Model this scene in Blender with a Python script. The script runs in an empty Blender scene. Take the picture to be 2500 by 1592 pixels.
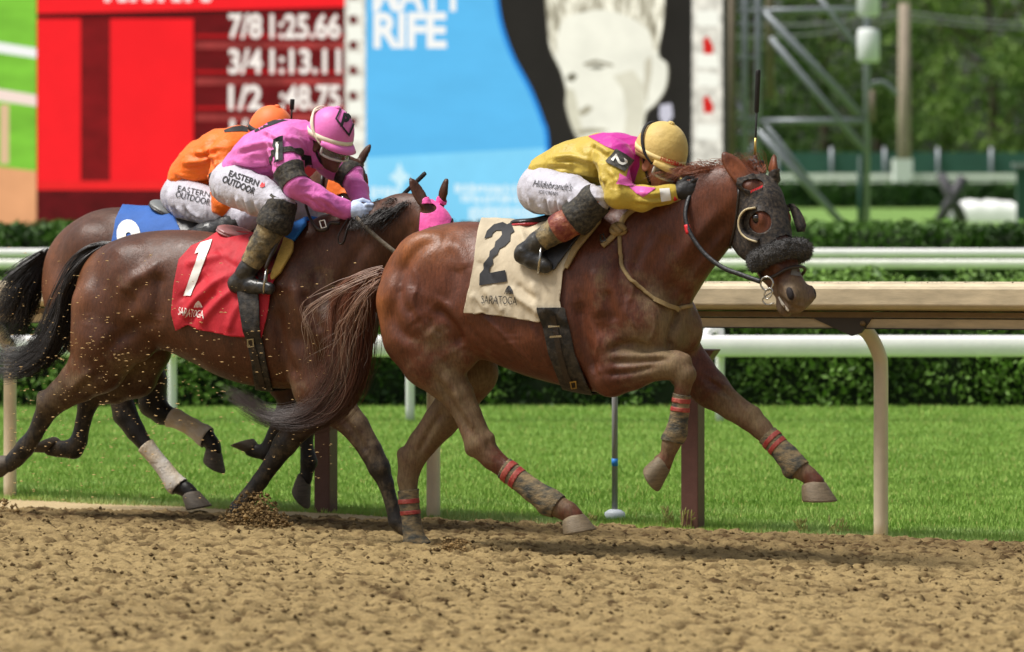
import bpy, bmesh, math, random
import numpy as np
from mathutils import Vector, Matrix
from mathutils.bvhtree import BVHTree

random.seed(7); np.random.seed(7)
SC = bpy.context.scene
COL = SC.collection

# ------------------------------------------------------------------ camera
FPX, HZ, CAMH = 9180.0, 380.0, 1.942          # focal length in photo pixels, horizon row, eye height (m)
cam_d = bpy.data.cameras.new('camera')
cam = bpy.data.objects.new('camera', cam_d); COL.objects.link(cam)
cam.location = (0, 0, CAMH); cam.rotation_euler = (math.radians(90), 0, 0)
cam_d.sensor_width = 36.0; cam_d.sensor_fit = 'HORIZONTAL'
cam_d.lens = 36.0 * FPX / 2500.0
cam_d.shift_y = -(796.0 - HZ) / 2500.0
cam_d.clip_start = 0.5; cam_d.clip_end = 2000
cam_d.dof.use_dof = True; cam_d.dof.focus_distance = 18.0; cam_d.dof.aperture_fstop = 2.8
SC.camera = cam

# ------------------------------------------------------------------ light
SUN_EL, SUN_AZ = math.radians(62), math.radians(-100)   # bright overcast, light from high on the left
world = bpy.data.worlds.new('World'); SC.world = world; world.use_nodes = True
wn = world.node_tree.nodes; wl = world.node_tree.links
sky = wn.new('ShaderNodeTexSky'); sky.sky_type = 'NISHITA'; sky.sun_disc = False
sky.sun_elevation = SUN_EL; sky.sun_rotation = SUN_AZ
sky.air_density = 1.0; sky.dust_density = 4.0; sky.ozone_density = 1.0
hs = wn.new('ShaderNodeHueSaturation'); hs.inputs['Saturation'].default_value = 0.35
wl.new(sky.outputs[0], hs.inputs['Color']); wl.new(hs.outputs[0], wn['Background'].inputs['Color'])
wn['Background'].inputs['Strength'].default_value = 0.065
sun_d = bpy.data.lights.new('sun', 'SUN'); sun_d.energy = 2.3; sun_d.angle = math.radians(15); sun_d.color = (1, .965, .91)
sun = bpy.data.objects.new('sun', sun_d); COL.objects.link(sun)
_sd = Vector((math.sin(SUN_AZ) * math.cos(SUN_EL), math.cos(SUN_AZ) * math.cos(SUN_EL), math.sin(SUN_EL)))
sun.rotation_euler = _sd.to_track_quat('Z', 'Y').to_euler(); sun.location = (-6, 6, 14)
SC.view_settings.view_transform = 'Standard'; SC.view_settings.look = 'None'
SC.view_settings.gamma = 1.0; SC.view_settings.use_curve_mapping = False
EXPO = 0.88
SC.view_settings.exposure = EXPO
EMI = 1.0 / 2 ** EXPO            # screen emission that lands on its sRGB colour

# ------------------------------------------------------------------ geometry of the place
# pixel rows of the three rail post feet give the rail line (ground z = 0 there)
def ground_pt(px, py, z=0.0):
    Y = FPX * (CAMH - z) / (py - HZ); return np.array([(px - 1250) / FPX * Y, Y, z])
P0 = ground_pt(1058, 1265)
_a, _b = ground_pt(45, 1213), ground_pt(2165, 1313)
TH = math.atan2(-(_b - _a)[1], (_b - _a)[0])
HV = np.array([math.cos(TH), -math.sin(TH)]); NV = np.array([-math.sin(TH), -math.cos(TH)])
BANK = 0.03
Q2, Q1, Q3 = 2.03, 1.28, 0.60                    # lateral place of each horse, metres out from the rail posts

def w2(sqz):
    a = np.asarray(sqz, float)
    o = np.empty_like(a)
    o[..., 0] = P0[0] + a[..., 0] * HV[0] + a[..., 1] * NV[0]
    o[..., 1] = P0[1] + a[..., 0] * HV[1] + a[..., 1] * NV[1]
    o[..., 2] = a[..., 2]
    return o
def pix(sqz):
    w = w2(sqz); return np.stack([1250 + FPX * w[..., 0] / w[..., 1], HZ + FPX * (CAMH - w[..., 2]) / w[..., 1]], -1)
def zg(q): return BANK * max(q, 0)

class Fr:
    """vertical plane at lateral distance q0 along the running line; turns a pixel into a point on (or t metres in front of) it"""
    def __init__(s, q0): s.q0 = q0
    def depth(s, px, t=0):
        d = np.array([(px - 1250) / FPX, 1.0])
        return (s.q0 + t + P0[0] * NV[0] + P0[1] * NV[1]) / (d @ NV)
    def p(s, px, py, t=0.0):
        Y = s.depth(px, t); X = (px - 1250) / FPX * Y
        return np.array([(X - P0[0]) * HV[0] + (Y - P0[1]) * HV[1], s.q0 + t, CAMH - (py - HZ) / FPX * Y])
    def m(s, rpx, px, t=0.0): return rpx * s.depth(px, t) / FPX

# ------------------------------------------------------------------ materials
def srgb(r, g, b):
    f = lambda c: (c / 255 / 12.92) if c / 255 <= .04045 else ((c / 255 + .055) / 1.055) ** 2.4
    return (f(r), f(g), f(b), 1)
MATS = {}
def mat(name, col, rough=.6, var=.0, vscale=8, bump=.0, bscale=60, metal=0, spec=.5, sheen=0, attr=None, coat=0,
        col2=None, stretch=None, detail=4, sss=0, emit=None, alpha=None, trans=0):
    if name in MATS: return MATS[name]
    m = bpy.data.materials.new(name); m.use_nodes = True; nt = m.node_tree; N = nt.nodes; Lk = nt.links
    b = N['Principled BSDF']
    b.inputs['Roughness'].default_value = rough; b.inputs['Metallic'].default_value = metal
    b.inputs['Specular IOR Level'].default_value = spec
    if sheen: b.inputs['Sheen Weight'].default_value = sheen
    if coat: b.inputs['Coat Weight'].default_value = coat
    if trans: b.inputs['Transmission Weight'].default_value = trans
    if alpha is not None: b.inputs['Alpha'].default_value = alpha
    tc = N.new('ShaderNodeTexCoord'); mp = N.new('ShaderNodeMapping'); Lk.new(tc.outputs['Object'], mp.inputs[0])
    if stretch: mp.inputs['Scale'].default_value = stretch
    src = None
    if attr:
        at = N.new('ShaderNodeAttribute'); at.attribute_name = attr; src = at.outputs['Color']
    if var or col2:
        nz = N.new('ShaderNodeTexNoise'); nz.inputs['Scale'].default_value = vscale; nz.inputs['Detail'].default_value = detail
        nz.inputs['Roughness'].default_value = .62
        Lk.new(mp.outputs[0], nz.inputs['Vector'])
        if col2:
            rp = N.new('ShaderNodeValToRGB'); rp.color_ramp.elements[0].position = .38; rp.color_ramp.elements[1].position = .62
            rp.color_ramp.elements[0].color = col; rp.color_ramp.elements[1].color = col2
            Lk.new(nz.outputs['Fac'], rp.inputs[0]); csrc = rp.outputs[0]
        else:
            csrc = None
        mx = N.new('ShaderNodeMix'); mx.data_type = 'RGBA'; mx.blend_type = 'MULTIPLY'; mx.inputs[0].default_value = 1
        if csrc is not None: Lk.new(csrc, mx.inputs[6])
        elif src is not None: Lk.new(src, mx.inputs[6])
        else: mx.inputs[6].default_value = col
        r2 = N.new('ShaderNodeMapRange'); r2.inputs[1].default_value = .3; r2.inputs[2].default_value = .7
        r2.inputs[3].default_value = 1 - var; r2.inputs[4].default_value = 1 + var
        Lk.new(nz.outputs['Fac'], r2.inputs[0]); Lk.new(r2.outputs[0], mx.inputs[7])
        src = mx.outputs[2]
    if src is not None: Lk.new(src, b.inputs['Base Color'])
    else: b.inputs['Base Color'].default_value = col
    if emit is not None:
        b.inputs['Emission Strength'].default_value = emit
        if src is not None: Lk.new(src, b.inputs['Emission Color'])
        else: b.inputs['Emission Color'].default_value = col
        b.inputs['Base Color'].default_value = (.01, .01, .01, 1)
        for l in list(b.inputs['Base Color'].links): Lk.remove(l)
    if bump:
        n2 = N.new('ShaderNodeTexNoise'); n2.inputs['Scale'].default_value = bscale; n2.inputs['Detail'].default_value = 5
        Lk.new(mp.outputs[0], n2.inputs['Vector'])
        bp = N.new('ShaderNodeBump'); bp.inputs['Strength'].default_value = bump; bp.inputs['Distance'].default_value = .02
        Lk.new(n2.outputs['Fac'], bp.inputs['Height']); Lk.new(bp.outputs[0], b.inputs['Normal'])
    MATS[name] = m
    return m

# ------------------------------------------------------------------ object helpers
def tag(o, label=None, cat=None, group=None, kind=None):
    if label: o['label'] = label
    if cat: o['category'] = cat
    if group: o['group'] = group
    if kind: o['kind'] = kind
    return o
def empty(name, loc, label=None, cat=None, group=None, kind=None):
    o = bpy.data.objects.new(name, None); COL.objects.link(o); o.location = loc; o.empty_display_size = .1
    return tag(o, label, cat, group, kind)
def ploc(o): return np.array(o.location) if o is not None else np.zeros(3)
def mk(name, V, F, m, parent=None, loc=None, smooth=True, attrs=None, kind=None, label=None, cat=None, group=None):
    """one mesh object from WORLD-space vertices"""
    V = np.asarray(V, float).reshape(-1, 3)
    if parent is not None:
        o0 = ploc(parent)
        if parent.parent is not None: o0 = o0 + ploc(parent.parent)
        l = np.zeros(3)
    else:
        if loc is None:
            loc = np.array([(V[:, 0].min() + V[:, 0].max()) / 2, (V[:, 1].min() + V[:, 1].max()) / 2, V[:, 2].min()])
        o0 = np.asarray(loc, float); l = o0
    me = bpy.data.meshes.new(name)
    if isinstance(F, np.ndarray) and F.ndim == 2:
        n, k = F.shape
        me.vertices.add(len(V)); me.vertices.foreach_set('co', (V - o0).astype(np.float32).ravel())
        me.loops.add(n * k); me.loops.foreach_set('vertex_index', F.astype(np.int32).ravel())
        me.polygons.add(n); me.polygons.foreach_set('loop_start', np.arange(0, n * k, k, dtype=np.int32))
        me.update(calc_edges=True)
    else:
        me.from_pydata((V - o0).tolist(), [], [list(map(int, f)) for f in F])
    me.polygons.foreach_set('use_smooth', np.full(len(me.polygons), smooth))
    if attrs:
        for an, av in attrs.items():
            av = np.asarray(av, np.float32)
            if av.ndim == 2:
                a = me.color_attributes.new(an, 'FLOAT_COLOR', 'POINT')
                if av.shape[1] == 3: av = np.hstack([av, np.ones((len(av), 1), np.float32)])
                a.data.foreach_set('color', av.ravel())
            else:
                a = me.attributes.new(an, 'FLOAT', 'POINT'); a.data.foreach_set('value', av)
    me.validate(); me.update()
    o = bpy.data.objects.new(name, me); COL.objects.link(o); o.location = l
    if m is not None: me.materials.append(m)
    if parent is not None: o.parent = parent
    return tag(o, label, cat, group, kind)

class MB:
    def __init__(s): s.V = []; s.F = []
    def add(s, V, F):
        n = len(s.V); s.V += [tuple(v) for v in V]; s.F += [[i + n for i in f] for f in F]
    def box(s, lo, hi, M=None):
        x0, y0, z0 = lo; x1, y1, z1 = hi
        V = [(x0,y0,z0),(x1,y0,z0),(x1,y1,z0),(x0,y1,z0),(x0,y0,z1),(x1,y0,z1),(x1,y1,z1),(x0,y1,z1)]
        if M is not None: V = [tuple(M @ Vector(v)) for v in V]
        s.add(V, [(0,3,2,1),(4,5,6,7),(0,1,5,4),(1,2,6,5),(2,3,7,6),(3,0,4,7)]); return s
    def tube(s, pts, r, n=8, cap=True, flat=1.0):
        pts = [np.asarray(p, float) for p in pts]; k = len(pts)
        rr = r if hasattr(r, '__len__') else [r] * k
        tg = [pts[min(i+1,k-1)] - pts[max(i-1,0)] for i in range(k)]
        up = np.array([0, 0, 1.0])
        if abs(tg[0] @ up) > .9 * np.linalg.norm(tg[0]): up = np.array([1.0, 0, 0])
        V = []
        a = None
        for i in range(k):
            t = tg[i] / (np.linalg.norm(tg[i]) + 1e-9)
            if a is None: a = np.cross(up, t)
            else: a = a - (a @ t) * t
            a = a / (np.linalg.norm(a) + 1e-9); b = np.cross(t, a)
            for j in range(n):
                c = 2 * math.pi * j / n
                V.append(pts[i] + rr[i] * (math.cos(c) * a * flat + math.sin(c) * b))
        F = [(i*n+j, i*n+(j+1)%n, (i+1)*n+(j+1)%n, (i+1)*n+j) for i in range(k-1) for j in range(n)]
        if cap: F += [tuple(range(n))[::-1], tuple((k-1)*n+j for j in range(n))]
        s.add(V, F); return s
    def build(s, name, m, parent=None, smooth=True, **kw): return mk(name, np.array(s.V), s.F, m, parent, smooth=smooth, **kw)

def crv(pts, n):
    """Catmull-Rom through points -> n samples"""
    P = np.asarray(pts, float); k = len(P)
    u = np.linspace(0, k - 1, n); i = np.clip(u.astype(int), 0, k - 2); f = (u - i)[:, None]
    g = lambda j: P[np.clip(j, 0, k - 1)]
    p0, p1, p2, p3 = g(i - 1), g(i), g(i + 1), g(i + 2)
    p0 = np.where((i == 0)[:, None], 2 * p1 - p2, p0); p3 = np.where((i + 2 > k - 1)[:, None], 2 * p2 - p1, p3)
    return .5 * (2*p1 + (p2-p0)*f + (2*p0-5*p1+4*p2-p3)*f*f + (3*p1-p0-3*p2+p3)*f**3)

# ------------------------------------------------------------------ noise
_T = np.random.RandomState(3).rand(48, 48, 48).astype(np.float32)
def vn(P, freq=1.0, seed=0.0):
    P = np.asarray(P) * freq + 17.3 * seed + 100.0
    i = np.floor(P).astype(int); f = P - i; f = f * f * (3 - 2 * f); o = 0
    for dx in (0, 1):
        for dy in (0, 1):
            for dz in (0, 1):
                o = o + _T[(i[...,0]+dx) % 48, (i[...,1]+dy) % 48, (i[...,2]+dz) % 48] * \
                    (f[...,0] if dx else 1-f[...,0]) * (f[...,1] if dy else 1-f[...,1]) * (f[...,2] if dz else 1-f[...,2])
    return o
def fbm(P, freq, octs=3, seed=0):
    o = 0; a = .5; n = 0
    for k in range(octs): o = o + a * vn(P, freq * 2**k, seed + k); n += a; a *= .5
    return o / n

# ------------------------------------------------------------------ signed distance modelling -> mesh
class Sdf:
    def __init__(s): s.pr = []
    def cone(s, a, b, ra, rb, k=.03, lat=1.0, col=None, sub=False):
        a = np.asarray(a, float); b = np.asarray(b, float); R = max(ra, rb) * max(1, lat)
        def d(X, Y, Z):
            ax, ay, az = a; by = ay + (b[1]-ay) ; sc = 1.0 / lat
            bx, bz = b[0], b[2]
            ex, ey, ez = bx-ax, (by-ay)*sc, bz-az
            px, py, pz = X-ax, (Y-ay)*sc, Z-az
            L2 = ex*ex+ey*ey+ez*ez + 1e-12
            h = np.clip((px*ex+py*ey+pz*ez)/L2, 0, 1)
            return np.sqrt((px-ex*h)**2+(py-ey*h)**2+(pz-ez*h)**2) - (ra+(rb-ra)*h)
        s.pr.append((d, np.minimum(a, b)-R, np.maximum(a, b)+R, k, col, sub)); return s
    def ell(s, c, r, ax=None, k=.03, col=None, sub=False):
        c = np.asarray(c, float); r = np.asarray(r, float)
        A = np.eye(3) if ax is None else np.asarray(ax, float)       # rows: local axes
        R = np.sqrt(((A * r[:, None])**2).sum(0))
        def d(X, Y, Z):
            x, y, z = X-c[0], Y-c[1], Z-c[2]
            u = [(x*A[i,0]+y*A[i,1]+z*A[i,2])/r[i] for i in range(3)]
            k0 = np.sqrt(u[0]**2+u[1]**2+u[2]**2); k1 = np.sqrt((u[0]/r[0])**2+(u[1]/r[1])**2+(u[2]/r[2])**2)+1e-9
            return k0*(k0-1)/k1
        s.pr.append((d, c-R, c+R, k, col, sub)); return s
    def loft(s, S, top, bot, w, q0, k=.03, col=None, p=2.3, nar=.16):
        S, top, bot, w = [np.asarray(v, float) for v in (S, top, bot, w)]
        fine = crv(np.stack([S, top, bot, w], 1), 160); o = np.argsort(fine[:, 0]); fine = fine[o]
        def d(X, Y, Z):
            x = np.asarray(X); t = np.interp(x, fine[:,0], fine[:,1]); b = np.interp(x, fine[:,0], fine[:,2]); ww = np.maximum(np.interp(x, fine[:,0], fine[:,3]), .004)
            c = (t+b)/2; h = np.maximum((t-b)/2, .004)
            zn = np.clip((Z-c)/h, -1.3, 1.3); we = ww*(1-nar*zn)
            r = (np.abs((Y-q0)/we)**p + np.abs((Z-c)/h)**p)**(1/p)
            dd = (r-1)*np.minimum(ww, h)
            return np.maximum(dd, np.maximum(fine[0,0]-x, x-fine[-1,0]))
        lo = np.array([S.min(), q0-w.max()*1.2, bot.min()]); hi = np.array([S.max(), q0+w.max()*1.2, top.max()])
        s.pr.append((d, lo, hi, k, col, False)); return s
    def mesh(s, vox, smooth=2):
        adds = [p for p in s.pr if not p[5]]
        lo = np.min([p[1] for p in adds], 0) - 4*vox; hi = np.max([p[2] for p in adds], 0) + 4*vox
        n = np.ceil((hi-lo)/vox).astype(int)+1
        ax = [lo[i] + vox*np.arange(n[i]) for i in range(3)]
        f = np.full(n, 1.0, np.float32)
        for d, l, h, k, c, sub in s.pr:
            mg = k*1.2 + 3*vox
            i0 = np.maximum(np.floor((l-mg-lo)/vox).astype(int), 0); i1 = np.minimum(np.ceil((h+mg-lo)/vox).astype(int)+1, n)
            if (i1 <= i0).any(): continue
            sl = tuple(slice(i0[i], i1[i]) for i in range(3))
            v = d(ax[0][sl[0]][:,None,None], ax[1][sl[1]][None,:,None], ax[2][sl[2]][None,None,:]).astype(np.float32)
            g = f[sl]
            if sub:
                hh = np.clip(.5-.5*(g+v)/k, 0, 1); f[sl] = g*(1-hh) - v*hh + k*hh*(1-hh)
            else:
                hh = np.clip(.5+.5*(g-v)/k, 0, 1); f[sl] = g*(1-hh) + v*hh - k*hh*(1-hh)
        V, Fc = nets(f); V = V*vox + lo
        for _ in range(smooth): V = relax(V, Fc, .5)
        return V, Fc
    def colour(s, V, tau=.018):
        num = np.zeros((len(V), len(next(p[4] for p in s.pr if p[4] is not None)))); den = np.zeros(len(V))
        dm = np.full(len(V), 9.0); ds = []
        for d, l, h, k, c, sub in s.pr:
            if c is None: continue
            v = d(V[:,0], V[:,1], V[:,2]); ds.append((v, c)); dm = np.minimum(dm, v)
        for v, c in ds:
            w = np.exp(-(v-dm)/tau); num += w[:,None]*np.asarray(c)[None]; den += w
        return num/den[:,None]

def nets(f):
    s = f < 0
    A = [slice(None,-1), slice(1,None)]
    cnt = sum(s[A[i],A[j],A[k]].astype(np.int8) for i in (0,1) for j in (0,1) for k in (0,1))
    act = (cnt > 0) & (cnt < 8)
    ids = np.argwhere(act); idx = np.full(act.shape, -1, np.int64); idx[act] = np.arange(len(ids))
    pos = np.zeros((len(ids),3)); num = np.zeros(len(ids))
    co = [(i,j,k) for i in (0,1) for j in (0,1) for k in (0,1)]
    for a in co:
        for ax in range(3):
            if a[ax]: continue
            b = list(a); b[ax] = 1
            va = f[ids[:,0]+a[0], ids[:,1]+a[1], ids[:,2]+a[2]]; vb = f[ids[:,0]+b[0], ids[:,1]+b[1], ids[:,2]+b[2]]
            c = (va < 0) != (vb < 0); t = np.where(c, va/(va-vb+1e-20), 0)
            p = np.tile(np.array(a, float), (len(ids),1)); p[:,ax] += t
            pos += p*c[:,None]; num += c
    V = ids + pos/num[:,None]
    Q = []
    for ax in range(3):
        o1, o2 = [i for i in range(3) if i != ax]
        sa = [slice(None)]*3; sb = [slice(None)]*3; sa[ax] = slice(None,-1); sb[ax] = slice(1,None)
        ch = s[tuple(sa)] != s[tuple(sb)]
        e = np.argwhere(ch)
        e = e[(e[:,o1] > 0) & (e[:,o2] > 0) & (e[:,o1] < f.shape[o1]-1) & (e[:,o2] < f.shape[o2]-1)]
        def cell(d1, d2):
            c = e.copy(); c[:,o1] -= d1; c[:,o2] -= d2; return idx[c[:,0],c[:,1],c[:,2]]
        q = np.stack([cell(1,1), cell(0,1), cell(0,0), cell(1,0)], 1)
        ins = s[e[:,0],e[:,1],e[:,2]]
        flip = ins if ax != 1 else ~ins
        q[~flip] = q[~flip][:,::-1]
        Q.append(q)
    return V, np.concatenate(Q)

def relax(V, F, a):
    S = np.zeros_like(V); n = np.zeros(len(V)); k = F.shape[1]
    for j in range(k):
        u = F[:, j]; w = F[:, (j+1) % k]
        for d in range(3):
            S[:, d] += np.bincount(u, V[w, d], len(V)) + np.bincount(w, V[u, d], len(V))
        n += np.bincount(u, None, len(V)) + np.bincount(w, None, len(V))
    n[n == 0] = 1
    return V + a*(S/n[:,None]-V)

def normals(V, F):
    if F.shape[1] == 4: fn = np.cross(V[F[:,2]]-V[F[:,0]], V[F[:,3]]-V[F[:,1]])
    else: fn = np.cross(V[F[:,1]]-V[F[:,0]], V[F[:,2]]-V[F[:,0]])
    N = np.zeros_like(V)
    for j in range(F.shape[1]):
        for d in range(3): N[:, d] += np.bincount(F[:, j], fn[:, d], len(V))
    return N/(np.linalg.norm(N, axis=1, keepdims=True)+1e-12)
def tris(F): return np.concatenate([F[:, [0,1,2]], F[:, [0,2,3]]]) if F.shape[1] == 4 else F

def poly_sd(P, poly):
    """signed distance of 2D points to polygon, negative inside"""
    A = np.asarray(poly, float); B = np.roll(A, -1, 0); d = np.full(len(P), 1e18); ins = np.zeros(len(P), bool)
    for a, b in zip(A, B):
        e = b-a; w = P-a; h = np.clip((w@e)/(e@e+1e-12), 0, 1); v = w-h[:,None]*e; d = np.minimum(d, (v**2).sum(1))
        c = ((a[1] > P[:,1]) != (b[1] > P[:,1])) & (P[:,0] < (b[0]-a[0])*(P[:,1]-a[1])/(b[1]-a[1]+1e-12)+a[0]); ins ^= c
    return np.where(ins, -1, 1)*np.sqrt(d)

def clip(V, T, r, extra=None):
    """keep the part of a triangle mesh where r < 0, cutting triangles along r = 0"""
    V = list(map(tuple, V)); ex = None if extra is None else list(extra)
    ins = r < 0; c = ins[T].sum(1)
    out = [tuple(t) for t in T[c == 3]]; cache = {}
    def mid(a, b):
        key = (a, b) if a < b else (b, a)
        if key not in cache:
            t = r[a]/(r[a]-r[b]+1e-20); cache[key] = len(V)
            V.append(tuple(np.array(V[a])*(1-t)+np.array(V[b])*t))
            if ex is not None: ex.append(ex[a]*(1-t)+ex[b]*t)
        return cache[key]
    for t in T[(c == 1) | (c == 2)]:
        k = [int(x) for x in t]
        while not (ins[k[0]] and not ins[k[2]]): k = k[1:]+k[:1]
        if ins[k[1]]:
            m1, m2 = mid(k[1],k[2]), mid(k[0],k[2]); out += [(k[0],k[1],m1), (k[0],m1,m2)]
        else:
            m1, m2 = mid(k[0],k[1]), mid(k[0],k[2]); out.append((k[0],m1,m2))
    T2 = np.array(out, np.int64).reshape(-1, 3); V = np.array(V)
    u, inv = np.unique(T2, return_inverse=True)
    T2 = inv.reshape(-1, 3); V = V[u]
    if ex is not None: return V, T2, np.array(ex)[u]
    return V, T2

def line_disp(PX, lines):
    d0 = np.zeros(len(PX))
    for w, dep, line in lines:
        L2 = crv(line, max(8, len(line)*6)); u = np.linspace(0, 1, len(L2))
        ix = np.where((PX[:, 0] > L2[:, 0].min()-4*w) & (PX[:, 0] < L2[:, 0].max()+4*w) & (PX[:, 1] > L2[:, 1].min()-4*w) & (PX[:, 1] < L2[:, 1].max()+4*w))[0]
        if len(ix) == 0: continue
        A_ = L2[:-1]; E_ = L2[1:]-A_; w_ = PX[ix][:, None]-A_[None]; h_ = np.clip((w_*E_).sum(2)/((E_**2).sum(1)+1e-9), 0, 1); d2 = ((w_-h_[..., None]*E_)**2).sum(2)
        j = d2.argmin(1); dm = np.sqrt(d2[np.arange(len(ix)), j]); uu = u[j]
        d0[ix] += dep*np.exp(-(dm/w)**2)*np.clip(np.sin(np.pi*np.clip(uu, .03, .97))*2, 0, 1)
    return d0
def shell(name, V, F, r, off, m, parent=None, thick=.006, wr=0, wf=9, loc=None, stretch=(1,1,1), extra=None, **kw):
    """a cloth or strap lying on a modelled body: the part of its skin where r < 0, lifted by off; V in track space"""
    N = normals(V, F)
    VV = V + N*off
    if wr: VV = VV + N*(wr*(fbm(V*np.array(stretch), wf, 3, 5)-.35))[:,None]
    if extra is not None: VV = VV + N*extra[:, None]
    Vc, Tc = clip(VV, tris(F), r)
    if len(Tc) == 0: print('EMPTY SHELL', name); return None
    o = mk(name, w2(Vc), Tc[:, ::-1].copy(), m, parent, loc=loc, **kw)
    if thick:
        md = o.modifiers.new('thickness', 'SOLIDIFY'); md.thickness = thick; md.offset = -1
    o['_n'] = 0; del o['_n']
    return o, Vc, Tc

# ------------------------------------------------------------------ decals: flat lettering and patches laid on a surface seen at given pixels
def grid_cut(V2, F2, step):
    bm = bmesh.new(); vs = [bm.verts.new((x, y, 0)) for x, y in V2]
    for f in F2:
        try: bm.faces.new([vs[i] for i in f])
        except ValueError: pass
    for ax in (0, 1):
        lo = min(v.co[ax] for v in bm.verts); hi = max(v.co[ax] for v in bm.verts)
        c = math.floor(lo/step)*step+step
        while c < hi:
            no = Vector((1,0,0)) if ax == 0 else Vector((0,1,0)); co = no*c
            bmesh.ops.bisect_plane(bm, geom=bm.verts[:]+bm.edges[:]+bm.faces[:], plane_co=co, plane_no=no, dist=1e-5)
            c += step
    bm.normal_update(); bmesh.ops.triangulate(bm, faces=bm.faces[:])
    bm.verts.index_update(); bm.verts.ensure_lookup_table()
    V = np.array([v.co[:2] for v in bm.verts]); F = [[v.index for v in f.verts] for f in bm.faces]
    bm.free(); return V, F
def text2d(body, bold=0.0, shear=0.0, align='CENTER', space=1.0):
    cu = bpy.data.curves.new('lettering', 'FONT'); cu.body = body; cu.align_x = align; cu.align_y = 'CENTER'
    cu.offset = bold; cu.shear = shear; cu.resolution_u = 4; cu.space_character = space
    o = bpy.data.objects.new('lettering', cu); COL.objects.link(o)
    bpy.context.view_layer.update()
    me = o.to_mesh(); V = np.array([v.co[:2] for v in me.vertices]); F = [list(p.vertices) for p in me.polygons]
    o.to_mesh_clear(); bpy.data.objects.remove(o); bpy.data.curves.remove(cu)
    return V, F
def fit_text(body, cx, cy, width, height=None, ang=0.0, **kw):
    """lettering as 2D polygons in photo pixels, y down"""
    V, F = text2d(body, **kw); lo, hi = V.min(0), V.max(0); c = (lo+hi)/2; s = width/(hi[0]-lo[0]); sy = s if height is None else height/(hi[1]-lo[1])
    U = (V-c)*np.array([s, -sy]); a = math.radians(ang); R = np.array([[math.cos(a), -math.sin(a)], [math.sin(a), math.cos(a)]])
    return U@R.T + np.array([cx, cy]), F
def poly2d(pts): return np.array(pts, float), [list(range(len(pts)))]
def ring2d(pts, w):
    """outlined polygon of line width w"""
    P = np.array(pts, float); c = P.mean(0); n = len(P)
    Q = []
    for i in range(n):
        a, b, d = P[i-1], P[i], P[(i+1) % n]
        e1 = (b-a)/np.linalg.norm(b-a); e2 = (d-b)/np.linalg.norm(d-b)
        n1 = np.array([-e1[1], e1[0]]); n2 = np.array([-e2[1], e2[0]])
        if n1@(c-b) < 0: n1 = -n1
        if n2@(c-b) < 0: n2 = -n2
        bi = (n1+n2); bi /= np.linalg.norm(bi); Q.append(b+bi*w/max(.35, bi@n1))
    V = np.vstack([P, Q]); return V, [[i, (i+1) % n, n+(i+1) % n, n+i] for i in range(n)]
def stroke2d(pts, w):
    P = np.array(pts, float); k = len(P); V = []
    ww = w if hasattr(w, '__len__') else [w]*k
    for i in range(k):
        t = P[min(i+1,k-1)]-P[max(i-1,0)]; t /= np.linalg.norm(t)+1e-9; n = np.array([-t[1], t[0]])*ww[i]/2
        V += [P[i]+n, P[i]-n]
    return np.array(V), [[2*i, 2*i+1, 2*i+3, 2*i+2] for i in range(k-1)]
def join2d(*a):
    V = []; F = []
    for v, f in a:
        n = len(V); V += [tuple(x) for x in v]; F += [[i+n for i in g] for g in f]
    return np.array(V), F
def bvh(*meshes):
    V = []; T = []
    for v, f in meshes:
        n = len(V); w = w2(v); V += [tuple(x) for x in w]; T += [tuple(int(i)+n for i in t) for t in f]
    return BVHTree.FromPolygons(V, T)
CAMO = Vector((0, 0, CAMH))
def ray(tree, px, py):
    d = Vector(((px-1250)/FPX, 1, -(py-HZ)/FPX)).normalized()
    return tree.ray_cast(CAMO, d)
def decal(name, shape, tree, m, parent=None, off=.004, step=9.0, **kw):
    V2, F2 = grid_cut(*shape, step)
    P = []; ok = []
    for x, y in V2:
        h = ray(tree, x, y)
        if h[0] is None: P.append((0,0,0)); ok.append(False)
        else:
            n = h[1] if h[1].dot(h[0]-CAMO) < 0 else -h[1]
            P.append(tuple(h[0]+n*off)); ok.append(True)
    Fk = [f for f in F2 if all(ok[i] for i in f)]
    Fk = [f for f in Fk if max((Vector(P[f[a]])-Vector(P[f[a-1]])).length for a in range(3)) < .12]
    if not Fk: print('EMPTY DECAL', name); return None
    u = sorted({i for f in Fk for i in f}); mp = {i: j for j, i in enumerate(u)}
    VV = np.array([P[i] for i in u]); TT = np.array([[mp[i] for i in f] for f in Fk])
    # face the camera
    fn = np.cross(VV[TT[:,1]]-VV[TT[:,0]], VV[TT[:,2]]-VV[TT[:,0]]); fl = (fn*(VV[TT[:,0]]-np.array(CAMO))).sum(1) > 0
    TT[fl] = TT[fl][:, ::-1]
    return mk(name, VV, TT, m, parent, **kw)
def surf_path(tree, pts, off, n=None, fr=None):
    """pixels -> world points lying on a surface; a 3rd number gives the lateral offset of a free point"""
    out = []
    P = crv([p[:2] for p in pts], n) if n else np.array([p[:2] for p in pts], float)
    for x, y in P:
        h = ray(tree, x, y)
        if h[0] is not None:
            nn = h[1] if h[1].dot(h[0]-CAMO) < 0 else -h[1]
            out.append(np.array(h[0]+nn*off))
    return out
# ================================================================== SETTING
def px_at(px, py, Y): return np.array([(px-1250)/FPX*Y, Y, CAMH-(py-HZ)/FPX*Y])
rs = np.random.RandomState(11)

# ---- ground to the horizon (lawn of the infield)
m_lawn = mat('far_lawn', srgb(104, 138, 58), .9, var=.18, vscale=.35, bump=.3, bscale=6)
g = [(-900, -40, -.05), (900, -40, -.05), (900, 1500, -.05), (-900, 1500, -.05)]
mk('ground', g, [(0,1,2,3)], m_lawn, kind='structure', label='green infield lawn reaching the trees behind the track')

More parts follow.
